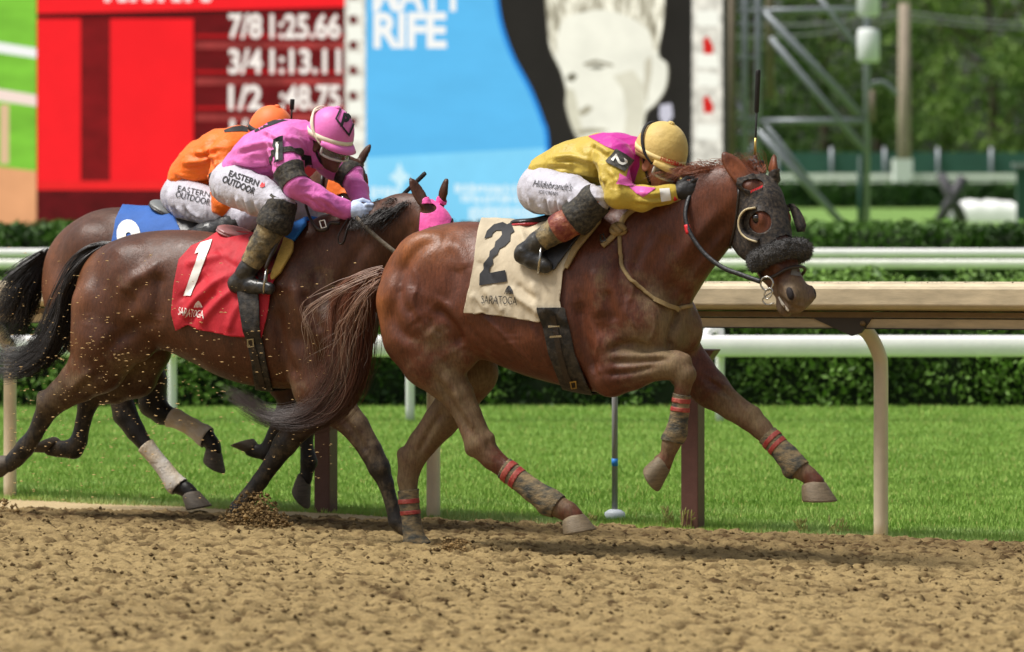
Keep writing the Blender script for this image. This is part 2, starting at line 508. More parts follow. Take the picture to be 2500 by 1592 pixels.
# ---- dirt track: coarse apron and the finely broken surface in view
def qedge(s): return np.interp(s, [-5, -2.7, -1, 0, 1, 2, 4], [1.05, .95, .55, .34, .18, .04, -.06])
m_dirt = mat('dirt', srgb(170, 142, 98), .95, attr='col', var=.22, vscale=70, bump=.55, bscale=190, spec=.15)
def dirt_h(s, q):
    P = np.stack([s, q, np.zeros_like(s)], -1)
    a = vn(P, 9, 1); b = vn(P, 30, 2); c = vn(P, 58, 3); l = vn(P, 2.2, 4); d = vn(P, 19, 7)
    ss_ = lambda v, e0, e1: (lambda u: u*u*(3-2*u))(np.clip((v-e0)/(e1-e0), 0, 1))
    lump = ss_(b, .48, .60)*.008 + ss_(d, .56, .68)*.009 + (c-.5)*.012 + np.clip(a-.45, 0, 1)*.02
    pit = -np.clip(.40-vn(P, 17, 6), 0, 1)*.13 - np.clip(.36-vn(P, 33, 9), 0, 1)*.06
    edge = np.clip((q-qedge(s)-.05*vn(P, 5, 8))/.12, 0, 1)
    return BANK*np.maximum(q, 0) + edge*(lump+pit+.018) + (l-.5)*.012, edge, np.clip(b*1.2+a*.6-.75, 0, 1), pit
sx = np.arange(-6.2, 6.4, .016); qx = np.arange(-.12, 7.4, .0125)
S_, Q_ = np.meshgrid(sx, qx, indexing='ij'); S_ = S_.ravel(); Q_ = Q_.ravel()
# leave out what lies far outside the view
hh, edge, wet, pit = dirt_h(S_, Q_)
hh = np.where(Q_ < .02, hh-.02, hh)
big = vn(np.stack([S_*.6, Q_*1.6, Q_*0], -1), 1.1, 12)
spk = vn(np.stack([S_*.8, Q_, Q_*0], -1), 26, 13)
c_dry = np.array(srgb(153, 132, 91)[:3]); c_wet_shade = np.array(srgb(82, 64, 40)[:3]); c_sand = np.array(srgb(192, 170, 130)[:3])
near_rail = np.clip(1-np.abs(Q_-qedge(S_)-.6)/.9, 0, 1)*.55
wv = np.clip(np.clip(-pit*22, 0, .9) + np.clip(spk-.59, 0, 1)*2.6 + np.clip(big-.5, 0, 1)*.7 + near_rail, 0, 1)[:, None]  # pit term paints shade into the hollows; the rail band is damp dirt
cc = c_dry*(1-wv)+c_wet_shade*wv
cc = c_sand*(1-edge[:, None])+cc*edge[:, None]
ns, nq = len(sx), len(qx)
ii, jj = np.meshgrid(np.arange(ns-1), np.arange(nq-1), indexing='ij'); ii = ii.ravel(); jj = jj.ravel()
Fq = np.stack([ii*nq+jj, ii*nq+jj+1, (ii+1)*nq+jj+1, (ii+1)*nq+jj], 1)
Vd = w2(np.stack([S_, Q_, hh], 1))
pxd = 1250+FPX*Vd[:, 0]/Vd[:, 1]
keep = ((pxd > -500) & (pxd < 3000))[Fq].all(1)
Fq = Fq[keep]; used = np.unique(Fq); rem = np.full(len(Vd), -1); rem[used] = np.arange(len(used))
mk('dirt_track', Vd[used], rem[Fq], m_dirt, kind='structure', attrs={'col': cc[used]}, label='harrowed tan dirt track with dark damp clods and pits painted with shade')
ap = [(-60, -.1, -.045), (60, -.1, -.045), (60, 22, .6), (-60, 22, .6)]
m_apron = mat('dirt_apron', srgb(170, 142, 98), .95, var=.3, vscale=12, bump=.6, bscale=40, spec=.15)
mk('track_bed', w2(np.array(ap)), [(0,1,2,3)], m_apron, kind='structure', smooth=False, label='compacted dirt under the harrowed surface')

# loose clods lying on the track
def lumps(P, R, seed=0, squash=.7):
    base = np.array([(1,0,0),(-1,0,0),(0,1,0),(0,-1,0),(0,0,1),(0,0,-1)], float)
    Fb = np.array([(0,2,4),(2,1,4),(1,3,4),(3,0,4),(2,0,5),(1,2,5),(3,1,5),(0,3,5)])
    r = np.random.RandomState(seed); n = len(P)
    W = base[None]*(R[:, None, None])*(.65+.7*r.rand(n, 6, 1)); W[:, :, 2] *= squash
    a = r.rand(n)*6.28; ca, sa = np.cos(a)[:, None], np.sin(a)[:, None]
    x = W[:, :, 0]*ca-W[:, :, 1]*sa; y = W[:, :, 0]*sa+W[:, :, 1]*ca; W = np.stack([x, y, W[:, :, 2]], -1)+P[:, None]
    F = (Fb[None]+6*np.arange(n)[:, None, None]).reshape(-1, 3)
    return W.reshape(-1, 3), F
n = 15000
cs = rs.uniform(-5, 5, n); cq = .1+rs.rand(n)*6.6; ok = cq > qedge(cs)+.1; cs, cq = cs[ok], cq[ok]
ch = dirt_h(cs, cq)[0]
R = .003+.013*rs.rand(len(cs))**3.2
Vc, Fc = lumps(w2(np.stack([cs, cq, ch+R*.3], 1)), R, 2)
tone = np.repeat(rs.rand(len(cs)), 6)[:, None]
mk('dirt_clods', Vc, Fc, m_dirt, kind='stuff', attrs={'col': c_wet_shade*(.8+.3*tone)*(1-tone*.6)+c_dry*tone*.6}, smooth=False,
   label='loose dark clods of dirt scattered over the track', cat='dirt')

# ---- turf
m_turf = mat('turf_soil', srgb(104, 140, 56), .9, var=.25, vscale=3, bump=.5, bscale=80)
tq = np.array([(-7, .08, .004), (7, .08, .004), (40, -4, .004), (40, -20, .004), (-40, -20, .004), (-40, -4, .004)])
mk('turf_course', w2(np.array([(-40, .02, .0), (40, .02, .0), (60, -40, .0), (-60, -40, .0)])), [(0,1,2,3)], m_turf, kind='structure', smooth=False,
   label='mown green turf course behind the beige rail')
nb = 500000
u = rs.rand(nb); Yb = 1/(1/17.2*(1-u)+1/29.3*u)         # denser near the camera
Xb = (rs.rand(nb)*3300-1650)/FPX*Yb
rel = np.stack([Xb-P0[0], Yb-P0[1]], 1); qb = rel@NV; sb = rel@HV
lim = .03+.25*np.clip(vn(np.stack([sb, sb*0, sb*0], -1), 2.5, 3)-.45, 0, 1)+np.interp(sb, [-4, 0, 2, 4], [.05, .05, .02, 0])
ok = (qb < lim) & (Yb < 29.2); Xb, Yb, qb, sb = Xb[ok], Yb[ok], qb[ok], sb[ok]; nb = len(Xb)
P = np.stack([Xb, Yb, Yb*0], 1)
pat = .55*fbm(P*np.array([.35, 1.6, 1]), 1.6, 3, 2)+.45*fbm(P*np.array([2.2, 3.5, 1]), 2.5, 2, 6)
hgt = (.014+.02*rs.rand(nb))*(.8+.5*pat); wd = .003+.0025*rs.rand(nb)
az = rs.rand(nb)*6.283; ln = hgt*(.1+.6*rs.rand(nb)); l2 = rs.rand(nb)*6.283
B0 = P+np.stack([np.cos(az)*wd, np.sin(az)*wd*.5, -.004+0*wd], 1); B1 = P-np.stack([np.cos(az)*wd, np.sin(az)*wd*.5, .004+0*wd], 1)
TP = P+np.stack([np.cos(l2)*ln, np.sin(l2)*ln, hgt], 1)
V = np.stack([B0, B1, TP], 1).reshape(-1, 3)
tone = np.clip(.15+.75*(pat-.3)/.4+.3*(rs.rand(nb)-.5), 0, 1)[:, None]
ca, cb = np.array(srgb(114, 150, 56)[:3]), np.array(srgb(164, 194, 98)[:3])
ct = ca*(1-tone)+cb*tone
pale = (np.clip(1+qb/1.3, 0, 1)*np.clip(vn(np.stack([sb, qb*2, qb*0], -1), 2.4, 21)*2-.7, 0, 1)*.75)[:, None]; ct = ct*(1-pale)+np.array(srgb(176, 192, 132)[:3])*pale
dry = (rs.rand(nb) < .04)[:, None]; ct = np.where(dry, np.array(srgb(190, 180, 110)[:3]), ct)
ct = np.repeat(ct, 3, 0)
m_blade = mat('grass_blade', (.1, .2, .04, 1), .6, attr='col', spec=.25)
mk('turf_grass', V, np.arange(nb*3).reshape(-1, 3), m_blade, kind='stuff', attrs={'col': ct}, smooth=False,
   label='short mown grass of the turf course behind the rail', cat='grass')

# weeds at the foot of the rail
m_weed = mat('weed', srgb(150, 150, 84), .7, var=.4, vscale=30)
def weed(px, py, h, n, lab, seed):
    r = random.Random(seed); base = ground_pt(px, py); mb = MB()
    for i in range(n):
        a = r.uniform(0, 6.28); l = h*r.uniform(.5, 1)
        b = base+np.array([r.uniform(-.04, .04), r.uniform(-.03, .03), 0])
        tip = b+np.array([math.cos(a)*l*.35, math.sin(a)*l*.3, l])
        mid = (b+tip)/2+np.array([0, 0, l*.12])
        mb.tube(crv([b, mid, tip], 6), [.0016, .0015, .0014, .003, .004, .001], 4)
        for k in range(3):
            q = b+(tip-b)*r.uniform(.2, .8); d = np.array([r.uniform(-.03, .03), r.uniform(-.02, .02), r.uniform(0, .03)])
            mb.add([q, q+d*.6+np.array([0, 0, .006]), q+d, q+d*.6-np.array([0, 0, .006])], [(0, 1, 2, 3)])
    o = mb.build('weed', m_weed); tag(o, lab, 'weed', 'dry weeds along the rail')
weed(1672, 1296, .15, 7, 'tall dry yellow weed growing against a brown post', 1)
weed(1630, 1288, .12, 8, 'pale dry weeds left of the brown post behind the leading horse', 2)
weed(1960, 1306, .09, 9, 'low yellow weeds at the track edge between brown and beige posts', 3)
weed(2040, 1309, .11, 8, 'sparse reddish weeds at the track edge beside the beige post', 4)
weed(1440, 1284, .07, 8, 'low weeds at the foot of the grey pole', 5)

# ---- beige inner rail of the dirt track
m_beige = mat('beige_vinyl', srgb(198, 182, 150), .45, var=.2, vscale=12, bump=.05, bscale=60, stretch=(.5, .5, 2))
m_beige2 = mat('beige_post', srgb(214, 200, 172), .4, var=.08, vscale=7)
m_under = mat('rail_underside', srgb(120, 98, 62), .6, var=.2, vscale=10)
m_gus = mat('dark_gusset', srgb(64, 58, 50), .5)
m_brown = mat('brown_steel', srgb(98, 66, 58), .5, var=.12, vscale=14, bump=.1)
fr0 = Fr(.22)
def rail_z(s): return 1.262+.0135*s
def ext(name, prof, s0, s1, zfun, m, parent, n=40, loc=None):
    ss = np.linspace(s0, s1, n); k = len(prof); V = []
    for s_ in ss:
        for q_, z_ in prof: V.append((s_, q_, z_+zfun(s_)))
    F = [(i*k+j, (i+1)*k+j, (i+1)*k+(j+1) % k, i*k+(j+1) % k) for i in range(n-1) for j in range(k)]
    F += [tuple(range(k)), tuple((n-1)*k+j for j in range(k))[::-1]]
    return mk(name, w2(np.array(V)), F, m, parent, smooth=False)
rail = empty('track_rail', w2(np.array([0, 0, 0])), 'beige vinyl inner rail on curved posts beside the dirt track', 'rail')
prof = [(.30, -.118), (.318, -.10), (.318, -.02), (.312, -.006), (.296, .006), (.12, .012), (.06, .0), (.04, -.02), (.035, -.11), (.06, -.13), (.20, -.135)]
o = ext('rail_cover', prof, -14, 12, rail_z, m_beige, rail)
bv = o.modifiers.new('bevel', 'BEVEL'); bv.width = .006; bv.segments = 2; bv.limit_method = 'ANGLE'
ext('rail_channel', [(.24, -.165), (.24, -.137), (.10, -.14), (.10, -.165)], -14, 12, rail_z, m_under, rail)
ext('rail_lip', [(.215, -.218), (.225, -.172), (.12, -.170), (.11, -.218)], -14, 12, rail_z, m_beige, rail)
ext('rail_seam', [(.222, -.223), (.222, -.2185), (.11, -.2185), (.11, -.223)], -14, 12, rail_z, m_gus, rail)
n = 160; cs = rs.uniform(.5, 4.5, n); R = .002+.005*rs.rand(n)**2
Vc, Fc = lumps(w2(np.stack([cs, rs.uniform(.10, .30, n), 1.262+.0135*cs+.0105], 1)), R, 5, .5)
mk('rail_dirt', Vc, Fc, m_dirt, rail, kind='stuff', attrs={'col': np.tile(c_wet_shade, (len(Vc), 1))}, smooth=False)
post_s = [(np.array(ground_pt(px, py)[:2])-P0[:2])@HV for px, py in ((45, 1213), (1058, 1265), (2165, 1313))]
step = (post_s[2]-post_s[0])/2
for k, s_ in enumerate([post_s[0]-2*step, post_s[0]-step]+post_s+[post_s[2]+step, post_s[2]+2*step]):
    zt = rail_z(s_)
    pts = crv([(s_, 0, -.05), (s_, 0, .5), (s_, 0, .85), (s_-.005, .015, zt-.36), (s_-.035, .07, zt-.26), (s_-.075, .14, zt-.205)], 22)
    MB().tube(w2(pts), .037, 16).build('rail_post', m_beige2, rail)
    gz = zt-.139
    gv = [(s_-.36, .235, gz), (s_+.06, .235, gz), (s_-.02, .235, gz-.105), (s_-.07, .235, gz-.12)]
    gv += [(a, .215, c) for a, b, c in gv]
    mk('gusset', w2(np.array(gv)), [(0,1,2,3), (7,6,5,4), (0,4,5,1), (1,5,6,2), (2,6,7,3), (3,7,4,0)], m_gus, rail, smooth=False)
    MB().tube([w2(np.array((s_-.005, .24, gz-.055))), w2(np.array((s_-.005, .25, gz-.055)))], .014, 10).build('bolt', m_under, rail)
for px, py in ((790, 1253), (1689, 1295)):
    b = ground_pt(px, py); s_ = (b[:2]-P0[:2])@HV
    mb = MB(); hw = .048; ztop = .94
    prof4 = [(-hw, -hw), (hw, -hw), (hw, hw), (-hw, hw)]
    V = []
    for z_, f_, dx in ((-.05, 1, 0), (.80, 1, 0), (.86, 1.25, .02), (ztop, 1.9, .05)):
        for a_, b_ in prof4: V.append((s_+a_*f_+dx, -.012+b_, z_))
    F = [(i*4+j, i*4+(j+1) % 4, (i+1)*4+(j+1) % 4, (i+1)*4+j) for i in range(3) for j in range(4)]+[(3,2,1,0), (12,13,14,15)]
    lab = 'square brown steel post with flared head behind the trailing dark bay horse' if px < 1000 else 'square brown steel post with flared head behind the leading horse'
    o = mk('steel_post', w2(np.array(V)), F, m_brown, smooth=False, label=lab, cat='post', group='brown posts along the rail')
    bv = o.modifiers.new('bevel', 'BEVEL'); bv.width = .006; bv.segments = 2

# ---- grey marker pole with blue tape on the turf
m_grey = mat('grey_pole', srgb(138, 138, 136), .45, var=.1, vscale=20); m_tape = mat('blue_tape', srgb(40, 130, 215), .5)
m_foot = mat('pale_plastic', srgb(205, 212, 218), .5)
b = ground_pt(1501, 1268)
pole = empty('marker_pole', b, 'thin grey pole with blue tape and white foot on the turf', 'pole')
MB().tube([b+np.array([0, 0, .05]), b+np.array([0, 0, 1.05])], .0165, 10).build('pole', m_grey, pole)
MB().tube([b+np.array([0, 0, .285]), b+np.array([0, 0, .325])], .0178, 10).build('tape', m_tape, pole)
MB().tube([b+np.array([0, 0, z]) for z in (-.01, .012, .035, .05, .056)], [.05, .056, .056, .035, .012], 14).build('foot', m_foot, pole)

# ---- white turf rail
m_white = mat('white_vinyl', srgb(248, 246, 244), .4, var=.06, vscale=3, bump=.05)
m_whitep = mat('white_post', srgb(244, 243, 242), .4)
YR = 27.4
tr = empty('turf_rail', (0, YR, 0), 'white tubular turf rail in front of the clipped hedge', 'rail')
zt = CAMH-(819-HZ)/FPX*YR; zb = CAMH-(871-HZ)/FPX*YR
k = 12; V = []; zc = (zt+zb)/2; hh_ = (zt-zb)/2
for x in np.linspace(-14, 14, 30):
    for j in range(k):
        a = 2*math.pi*j/k; c, s_ = math.cos(a), math.sin(a)
        V.append((x, YR+.06*math.copysign(abs(c)**.5, c), zc+hh_*math.copysign(abs(s_)**.6, s_)))
F = [(i*k+j, (i+1)*k+j, (i+1)*k+(j+1) % k, i*k+(j+1) % k) for i in range(29) for j in range(k)]
mk('rail_cover', V, F, m_white, tr)
for px in (-340, 417, 1000, 1760, 2560, 3300):
    x = (px-1250)/FPX*YR
    MB().tube(crv([(x, YR+.12, -.02), (x, YR+.12, zb-.12), (x, YR+.115, zt+.0), (x-.02, YR+.10, zt+.05), (x-.09, YR+.05, zt+.03), (x-.11, YR+.03, zt-.03)], 18), .033, 12).build('rail_post', m_whitep, tr)

# ---- hedges
m_hcore = mat('hedge_core', srgb(26, 40, 14), .95, var=.4, vscale=6, bump=.6, bscale=30)
m_leaf = mat('hedge_leaf', (.05, .1, .02, 1), .55, attr='col', spec=.3)
def leaves(P, N, size, r, spread=.9):
    n = len(P); d = N+spread*r.normal(size=(n, 3)); d /= np.linalg.norm(d, axis=1, keepdims=True)
    a = np.cross(d, r.normal(size=(n, 3))); a /= np.linalg.norm(a, axis=1, keepdims=True); b = np.cross(d, a)
    s_ = (size*(.6+.8*r.rand(n)))[:, None]
    V = np.stack([P-a*s_, P+b*s_*.5+d*s_*.15, P+a*s_, P-b*s_*.5+d*s_*.15], 1).reshape(-1, 3)
    return V, np.arange(4*n).reshape(-1, 4)
def hedge(name, x0, x1, y0, y1, h, nl, size, lab, c1, c2, seed, rough=.12):
    r = np.random.RandomState(seed)
    hd = empty(name, ((x0+x1)/2, (y0+y1)/2, 0), lab, 'hedge')
    nx = int((x1-x0)/.12); prof = [(y0, -.02), (y0, h*.35), (y0, h*.7), (y0+.04, h-.06), (y0+.15, h), ((y0+y1)/2, h), (y1, h), (y1, 0)]
    V = []; k = len(prof)
    for x in np.linspace(x0, x1, nx):
        for y, z in prof: V.append((x, y+.10, z-.08 if z > .1 else z))
    V = np.array(V); V += (fbm(V, 3, 2, seed)-.5)[:, None]*np.array([0, rough*1.4, rough*.8])
    F = [(i*k+j, (i+1)*k+j, (i+1)*k+j+1, i*k+j+1) for i in range(nx-1) for j in range(k-1)]
    mk('core', V, F, m_hcore, hd)
    nf = int(nl*h/(h+(y1-y0)*.6)); nt_ = nl-nf
    pf = np.stack([r.uniform(x0, x1, nf), np.full(nf, y0), h*r.rand(nf)**.85], 1); pt = np.stack([r.uniform(x0, x1, nt_), y0+(y1-y0)*r.rand(nt_)**1.3, np.full(nt_, h)], 1)
    Pn = np.vstack([pf, pt]); Nn = np.vstack([np.tile([0, -1, .35], (nf, 1)), np.tile([0, -.2, 1], (nt_, 1))])
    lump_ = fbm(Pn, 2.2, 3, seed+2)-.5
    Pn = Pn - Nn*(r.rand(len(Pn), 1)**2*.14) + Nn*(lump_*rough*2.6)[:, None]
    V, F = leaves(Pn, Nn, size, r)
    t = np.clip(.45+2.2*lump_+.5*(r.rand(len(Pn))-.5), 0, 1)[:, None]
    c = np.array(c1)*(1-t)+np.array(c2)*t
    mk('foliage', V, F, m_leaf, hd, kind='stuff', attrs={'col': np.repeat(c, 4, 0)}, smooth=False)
hedge('clipped_hedge', -8.0, 8.0, 29.0, 32.0, .93, 66000, .030, 'thick clipped green hedge behind the low white turf rail', srgb(34, 58, 18)[:3], srgb(112, 150, 58)[:3], 3)
hedge('clipped_hedge', -11, 11, 42.0, 43.6, 1.16, 33000, .045, 'low dark hedge behind the raised white double rail', srgb(38, 66, 20)[:3], srgb(84, 122, 42)[:3], 5, .08)
hedge('clipped_hedge', 4, 22, 142.0, 143.5, .85, 6000, .13, 'far dark hedge on the infield lawn below the far rail', srgb(34, 62, 26)[:3], srgb(66, 100, 44)[:3], 7, .06)

# ---- raised white double rail further off
YR2 = 38.0
r2 = empty('course_rail', (0, YR2, 0), 'raised white double rail between two hedges', 'rail')
for nm, ya, yb, dy in (('rail_cover', 607, 629, 0), ('lower_rail', 634, 657, .12)):
    za, zb_ = CAMH-(ya-HZ)/FPX*YR2, CAMH-(yb-HZ)/FPX*YR2; V = []; k = 12; zc = (za+zb_)/2; hz_ = (za-zb_)/2
    for x in np.linspace(-14, 14, 16):
        for j in range(k):
            a = 2*math.pi*j/k; c, s_ = math.cos(a), math.sin(a)
            V.append((x, YR2+dy+.05*math.copysign(abs(c)**.5, c), zc+hz_*math.copysign(abs(s_)**.6, s_)))
    F = [(i*k+j, (i+1)*k+j, (i+1)*k+(j+1) % k, i*k+(j+1) % k) for i in range(15) for j in range(k)]
    mk(nm, V, F, m_white, r2)
for px in (-300, 250, 700, 1300, 1990, 2145, 2700):
    x = (px-1250)/FPX*YR2; zz = CAMH-(650-HZ)/FPX*YR2
    MB().tube(crv([(x-.07, YR2+.1, zz+.05), (x-.03, YR2+.14, zz-.06), (x+.03, YR2+.2, zz-.2), (x+.05, YR2+.24, -.02)], 10), .035, 10).build('rail_post', m_whitep, r2)

# ---- video board (everything on it gives off light)
YS = 75.0
def em(name, c, var=0, vscale=3, stretch=None, col2=None, k=1.0):
    return mat('screen_'+name, srgb(*c), .5, var=var, vscale=vscale, stretch=stretch, col2=srgb(*col2) if col2 else None, emit=EMI*k, spec=.1)
board = empty('video_board', (0, YS, 0), 'large lit video board showing red race times and a blue poster', 'screen')
m_frame = mat('board_frame', srgb(64, 60, 58), .6)
def scr(name, shape, m, layer, step=None, parent=board, **kw):
    V2, F2 = shape; Y = YS-.02*layer
    return mk(name, np.array([px_at(x, y, Y) for x, y in V2]), F2, m, parent, smooth=False, **kw)
def R4(x0, y0, x1, y1, x2=None, y2=None): return poly2d([(x0, y0), (x1, y0), (x1, y1), (x0, y1)])
T0 = -420
mb = MB(); a, b = px_at(-900, 562, YS+.02), px_at(1775, T0, YS+.5)
mb.box((a[0], YS+.02, a[2]), (b[0], YS+.5, b[2])).build('cabinet', m_frame, board, smooth=False)
scr('video_panel', R4(-900, T0, 89, 562), em('green', (128, 196, 62), .22, .7, (1, 1, 3)), 1)
scr('video_rail', poly2d([(-900, -40), (89, 118), (89, 142), (-900, -5)]), em('white', (250, 250, 246)), 2)
scr('video_rail', poly2d([(-900, 70), (89, 232), (89, 260), (-900, 110)]), em('pinkwhite', (250, 226, 214)), 2)
scr('video_ground', poly2d([(-900, 300), (89, 418), (89, 562), (-900, 562)]), em('peach', (230, 166, 118), .12, .8), 2)
scr('video_post', R4(0, 255, 22, 400), em('peachpost', (226, 190, 150)), 3)
scr('tote_panel', R4(89, T0, 842, 562), em('maroon', (104, 12, 20), .25, 1.6, (1, 1, 3)), 1)
scr('tote_header', poly2d([(91, T0), (842, T0), (842, 17), (91, 34)]), em('red', (252, 30, 40), .04, 2), 2)
scr('tote_line', poly2d([(91, 34), (842, 17), (842, 24), (91, 42)]), em('darkline', (40, 8, 12)), 3)
for i, x in enumerate((255, 288, 318, 350, 386, 420, 452, 492)):
    scr('header_mark', R4(x, -30, x+(22 if i % 2 else 14), 4), em('white', (250, 250, 246)), 4)
scr('tote_column', R4(91, 46, 197, 462), em('red', (252, 30, 40)), 2)
scr('tote_column', R4(197, 46, 269, 462), em('crimson', (126, 14, 22), .25, 1.2, (1, 1, 2)), 2)
scr('tote_column', R4(269, 46, 472, 462), em('redb', (250, 28, 38), .06, .8), 2)
scr('tote_band', R4(91, 442, 842, 464), em('redband', (244, 36, 40), .1, 1), 3)
scr('tote_base', R4(91, 464, 842, 562), em('wine', (92, 8, 18), .3, 2.5), 3)
for y in (86, 174, 262, 348):
    scr('row_glow', R4(478, y-2, 840, y+5), em('rowred', (188, 18, 26), .1, 1), 2)
    scr('row_gap', R4(478, y+16, 840, y+34), em('rowpink', (158, 58, 56), .45, .9, (1, 1, .2)), 2)
m_tw = em('warmwhite', (255, 246, 236))
for y, a_, b_ in ((64, '7/8', '1:25.66'), (150, '3/4', '1:13.11'), (238, '1/2', ':48.75'), (322, '1/4', ':23.80')):
    if a_ == '1/4':
        scr('fraction', fit_text(a_, 599, y, 74, 62, bold=.03), m_tw, 4); continue
    scr('fraction', fit_text(a_, 599, y, 82, 62, bold=.03), m_tw, 4)
    w_ = 172 if len(b_) == 7 else 148
    scr('race_time', fit_text(b_, 831-w_/2, y, w_, 62, bold=.03), m_tw, 4)
rr = random.Random(5)
scr('side_strip', R4(842, T0, 893, 562), em('strip', (226, 222, 208), .35, 6), 1)
for y0 in range(-60, 540, 62):
    scr('strip_block', poly2d([(846+rr.uniform(0, 6), y0), (884, y0+rr.uniform(-4, 6)), (888, y0+34), (850, y0+30+rr.uniform(-5, 8))]), em('creamwhite', (252, 252, 238)), 2)
    if y0 < 260: scr('strip_drop', poly2d([(852, y0+38), (868, y0+34), (874, y0+54), (856, y0+58)]), em('maroon', (104, 12, 20)), 3)
scr('poster_blue', R4(893, T0, 1700, 562), em('sky', (96, 190, 242), .06, .5, (1, 1, 2.5)), 1)
scr('poster_glow', poly2d([(893, 385), (1345, 360), (1345, 562), (893, 562)]), em('skylight', (132, 214, 250), .08, .6), 2)
edgeb = crv([(1150, -420), (1200, -120), (1213, 0), (1225, 65), (1252, 140), (1292, 215), (1322, 290), (1336, 350), (1340, 562)], 30)
scr('poster_black', poly2d(list(map(tuple, edgeb))+[(1690, 562), (1690, -420)]), em('soot', (40, 36, 34), .15, 1), 3)
scr('poster_edge', stroke2d(edgeb, 10), em('deepblue', (38, 140, 226)), 4)
m_pw = em('white', (250, 250, 246))
scr('poster_title', fit_text('RIFE', 1001, 74, 178, 88, bold=.035, space=.95), m_pw, 4)
scr('poster_title', fit_text('MATT', 1022, -16, 224, 88, bold=.035, space=.95), m_pw, 4)
scr('poster_star', poly2d([(975, 395), (985, 420), (1002, 432), (985, 446), (978, 476), (968, 446), (950, 432), (966, 420)]), em('ice', (206, 242, 252)), 4)
for y, x0, x1, h in ((462, 1110, 1290, 13), (486, 1125, 1290, 12), (522, 1145, 1300, 20), (470, 905, 960, 16), (548, 1150, 1290, 10)):
    x = x0
    while x < x1:
        w_ = rr.uniform(7, 15); scr('poster_small_print', R4(x, y-h*rr.uniform(.6, 1), x+w_, y+h*rr.uniform(.5, 1)), em('ice2', (214, 242, 252)), 4); x += w_+rr.uniform(2, 5)
# the portrait on the poster: a plain unnamed face
def C6(pts): return [(850+x*.3945, y*.3945) for x, y in pts]
m_sk = em('paleface', (246, 244, 226), .10, 1.2)
def about(P, f, dx=0, dy=0): P = np.array(P); c = P.mean(0); return [tuple(c+(p-c)*f+np.array([dx, dy])) for p in P]
_hd = list(map(tuple, crv(C6([(1300, -300), (1235, -60), (1240, 130), (1256, 300), (1320, 440), (1352, 560), (1352, 660), (1395, 800), (1450, 870), (1600, 900), (1800, 860), (1838, 700), (1900, 640), (1962, 540), (1972, 400), (1915, 330), (1948, 100), (1930, -200), (1700, -420), (1420, -400)]), 70)))
scr('portrait_shade', poly2d(about(_hd, 1.035)), em('facedark', (96, 92, 80), .2, 2), 4.6)
scr('portrait_shade', poly2d(about(_hd, 1.015)), em('facemid', (176, 172, 152), .2, 2), 4.8)
scr('portrait_head', poly2d(list(map(tuple, crv(C6([(1300, -300), (1235, -60), (1240, 130), (1256, 300), (1320, 440), (1352, 560), (1352, 660), (1395, 800), (1450, 870), (1600, 900), (1800, 860), (1838, 700), (1900, 640), (1962, 540), (1972, 400), (1915, 330), (1948, 100), (1930, -200), (1700, -420), (1420, -400)]), 70)))), m_sk, 5)
scr('portrait_hair', poly2d(list(map(tuple, crv(C6([(1300, -300), (1225, -60), (1232, 130), (1250, 290), (1290, 330), (1300, 200), (1345, 110), (1440, 80), (1560, 60), (1700, 90), (1850, 180), (1900, 330), (1948, 120), (1935, -200), (1700, -430), (1420, -400)]), 60)))), em('hairtone', (190, 182, 156), .5, 5, (3, 1, .7), col2=(238, 234, 214)), 6)
scr('portrait_cheek', poly2d(C6([(1640, 470), (1760, 430), (1830, 520), (1835, 700), (1800, 860), (1700, 880), (1720, 700), (1700, 560)])), em('cheek', (228, 224, 202), .1, 1.5), 5.5)
scr('portrait_cheek', poly2d(C6([(1352, 540), (1400, 560), (1420, 640), (1440, 760), (1470, 860), (1420, 850), (1370, 740), (1345, 640)])), em('cheekl', (222, 218, 194), .1, 1.5), 5.5)
scr('portrait_brow', poly2d(C6([(1455, 392), (1530, 368), (1640, 398), (1640, 415), (1540, 392), (1465, 410)])), em('browtone', (150, 144, 122)), 6)
scr('portrait_eye', poly2d(C6([(1480, 418), (1540, 402), (1600, 416), (1540, 432)])), em('eyetone', (120, 116, 98)), 6)
scr('portrait_eye', poly2d(C6([(1352, 470), (1390, 448), (1420, 470), (1392, 506), (1356, 500)])), em('eyetone', (120, 116, 98)), 6)
scr('portrait_nose', poly2d(C6([(1425, 690), (1480, 650), (1515, 668), (1490, 700), (1445, 722)])), em('nosetone', (176, 170, 146)), 6)
scr('portrait_mouth', poly2d(C6([(1400, 812), (1480, 792), (1570, 796), (1620, 806), (1560, 818), (1440, 834)])), em('nosetone', (176, 170, 146)), 6)
scr('portrait_ear', poly2d(list(map(tuple, crv(C6([(1835, 380), (1872, 350), (1880, 430), (1862, 540), (1846, 640), (1832, 560)]), 24)))), em('eartone', (206, 200, 178)), 6)
scr('portrait_collar', poly2d(C6([(1930, 650), (2000, 640), (2010, 720), (1960, 790), (1925, 720)])), em('collar', (206, 204, 216)), 6)
scr('side_strip', R4(1690, T0, 1764, 562), em('strip', (226, 222, 208), .35, 6), 4)
for i, y0 in enumerate((-60, 28, 130, 175, 305, 398)):
    scr('strip_block', poly2d([(1696+rr.uniform(0, 8), y0), (1752, y0+rr.uniform(-4, 6)), (1756, y0+36), (1700, y0+34)]), em('creamwhite', (252, 252, 238)), 5)
for y0 in (88, 232):
    scr('strip_drop', poly2d([(1716, y0+8), (1728, y0), (1742, y0+26), (1740, y0+44), (1718, y0+44)]), em('dropred', (212, 36, 34)), 6)

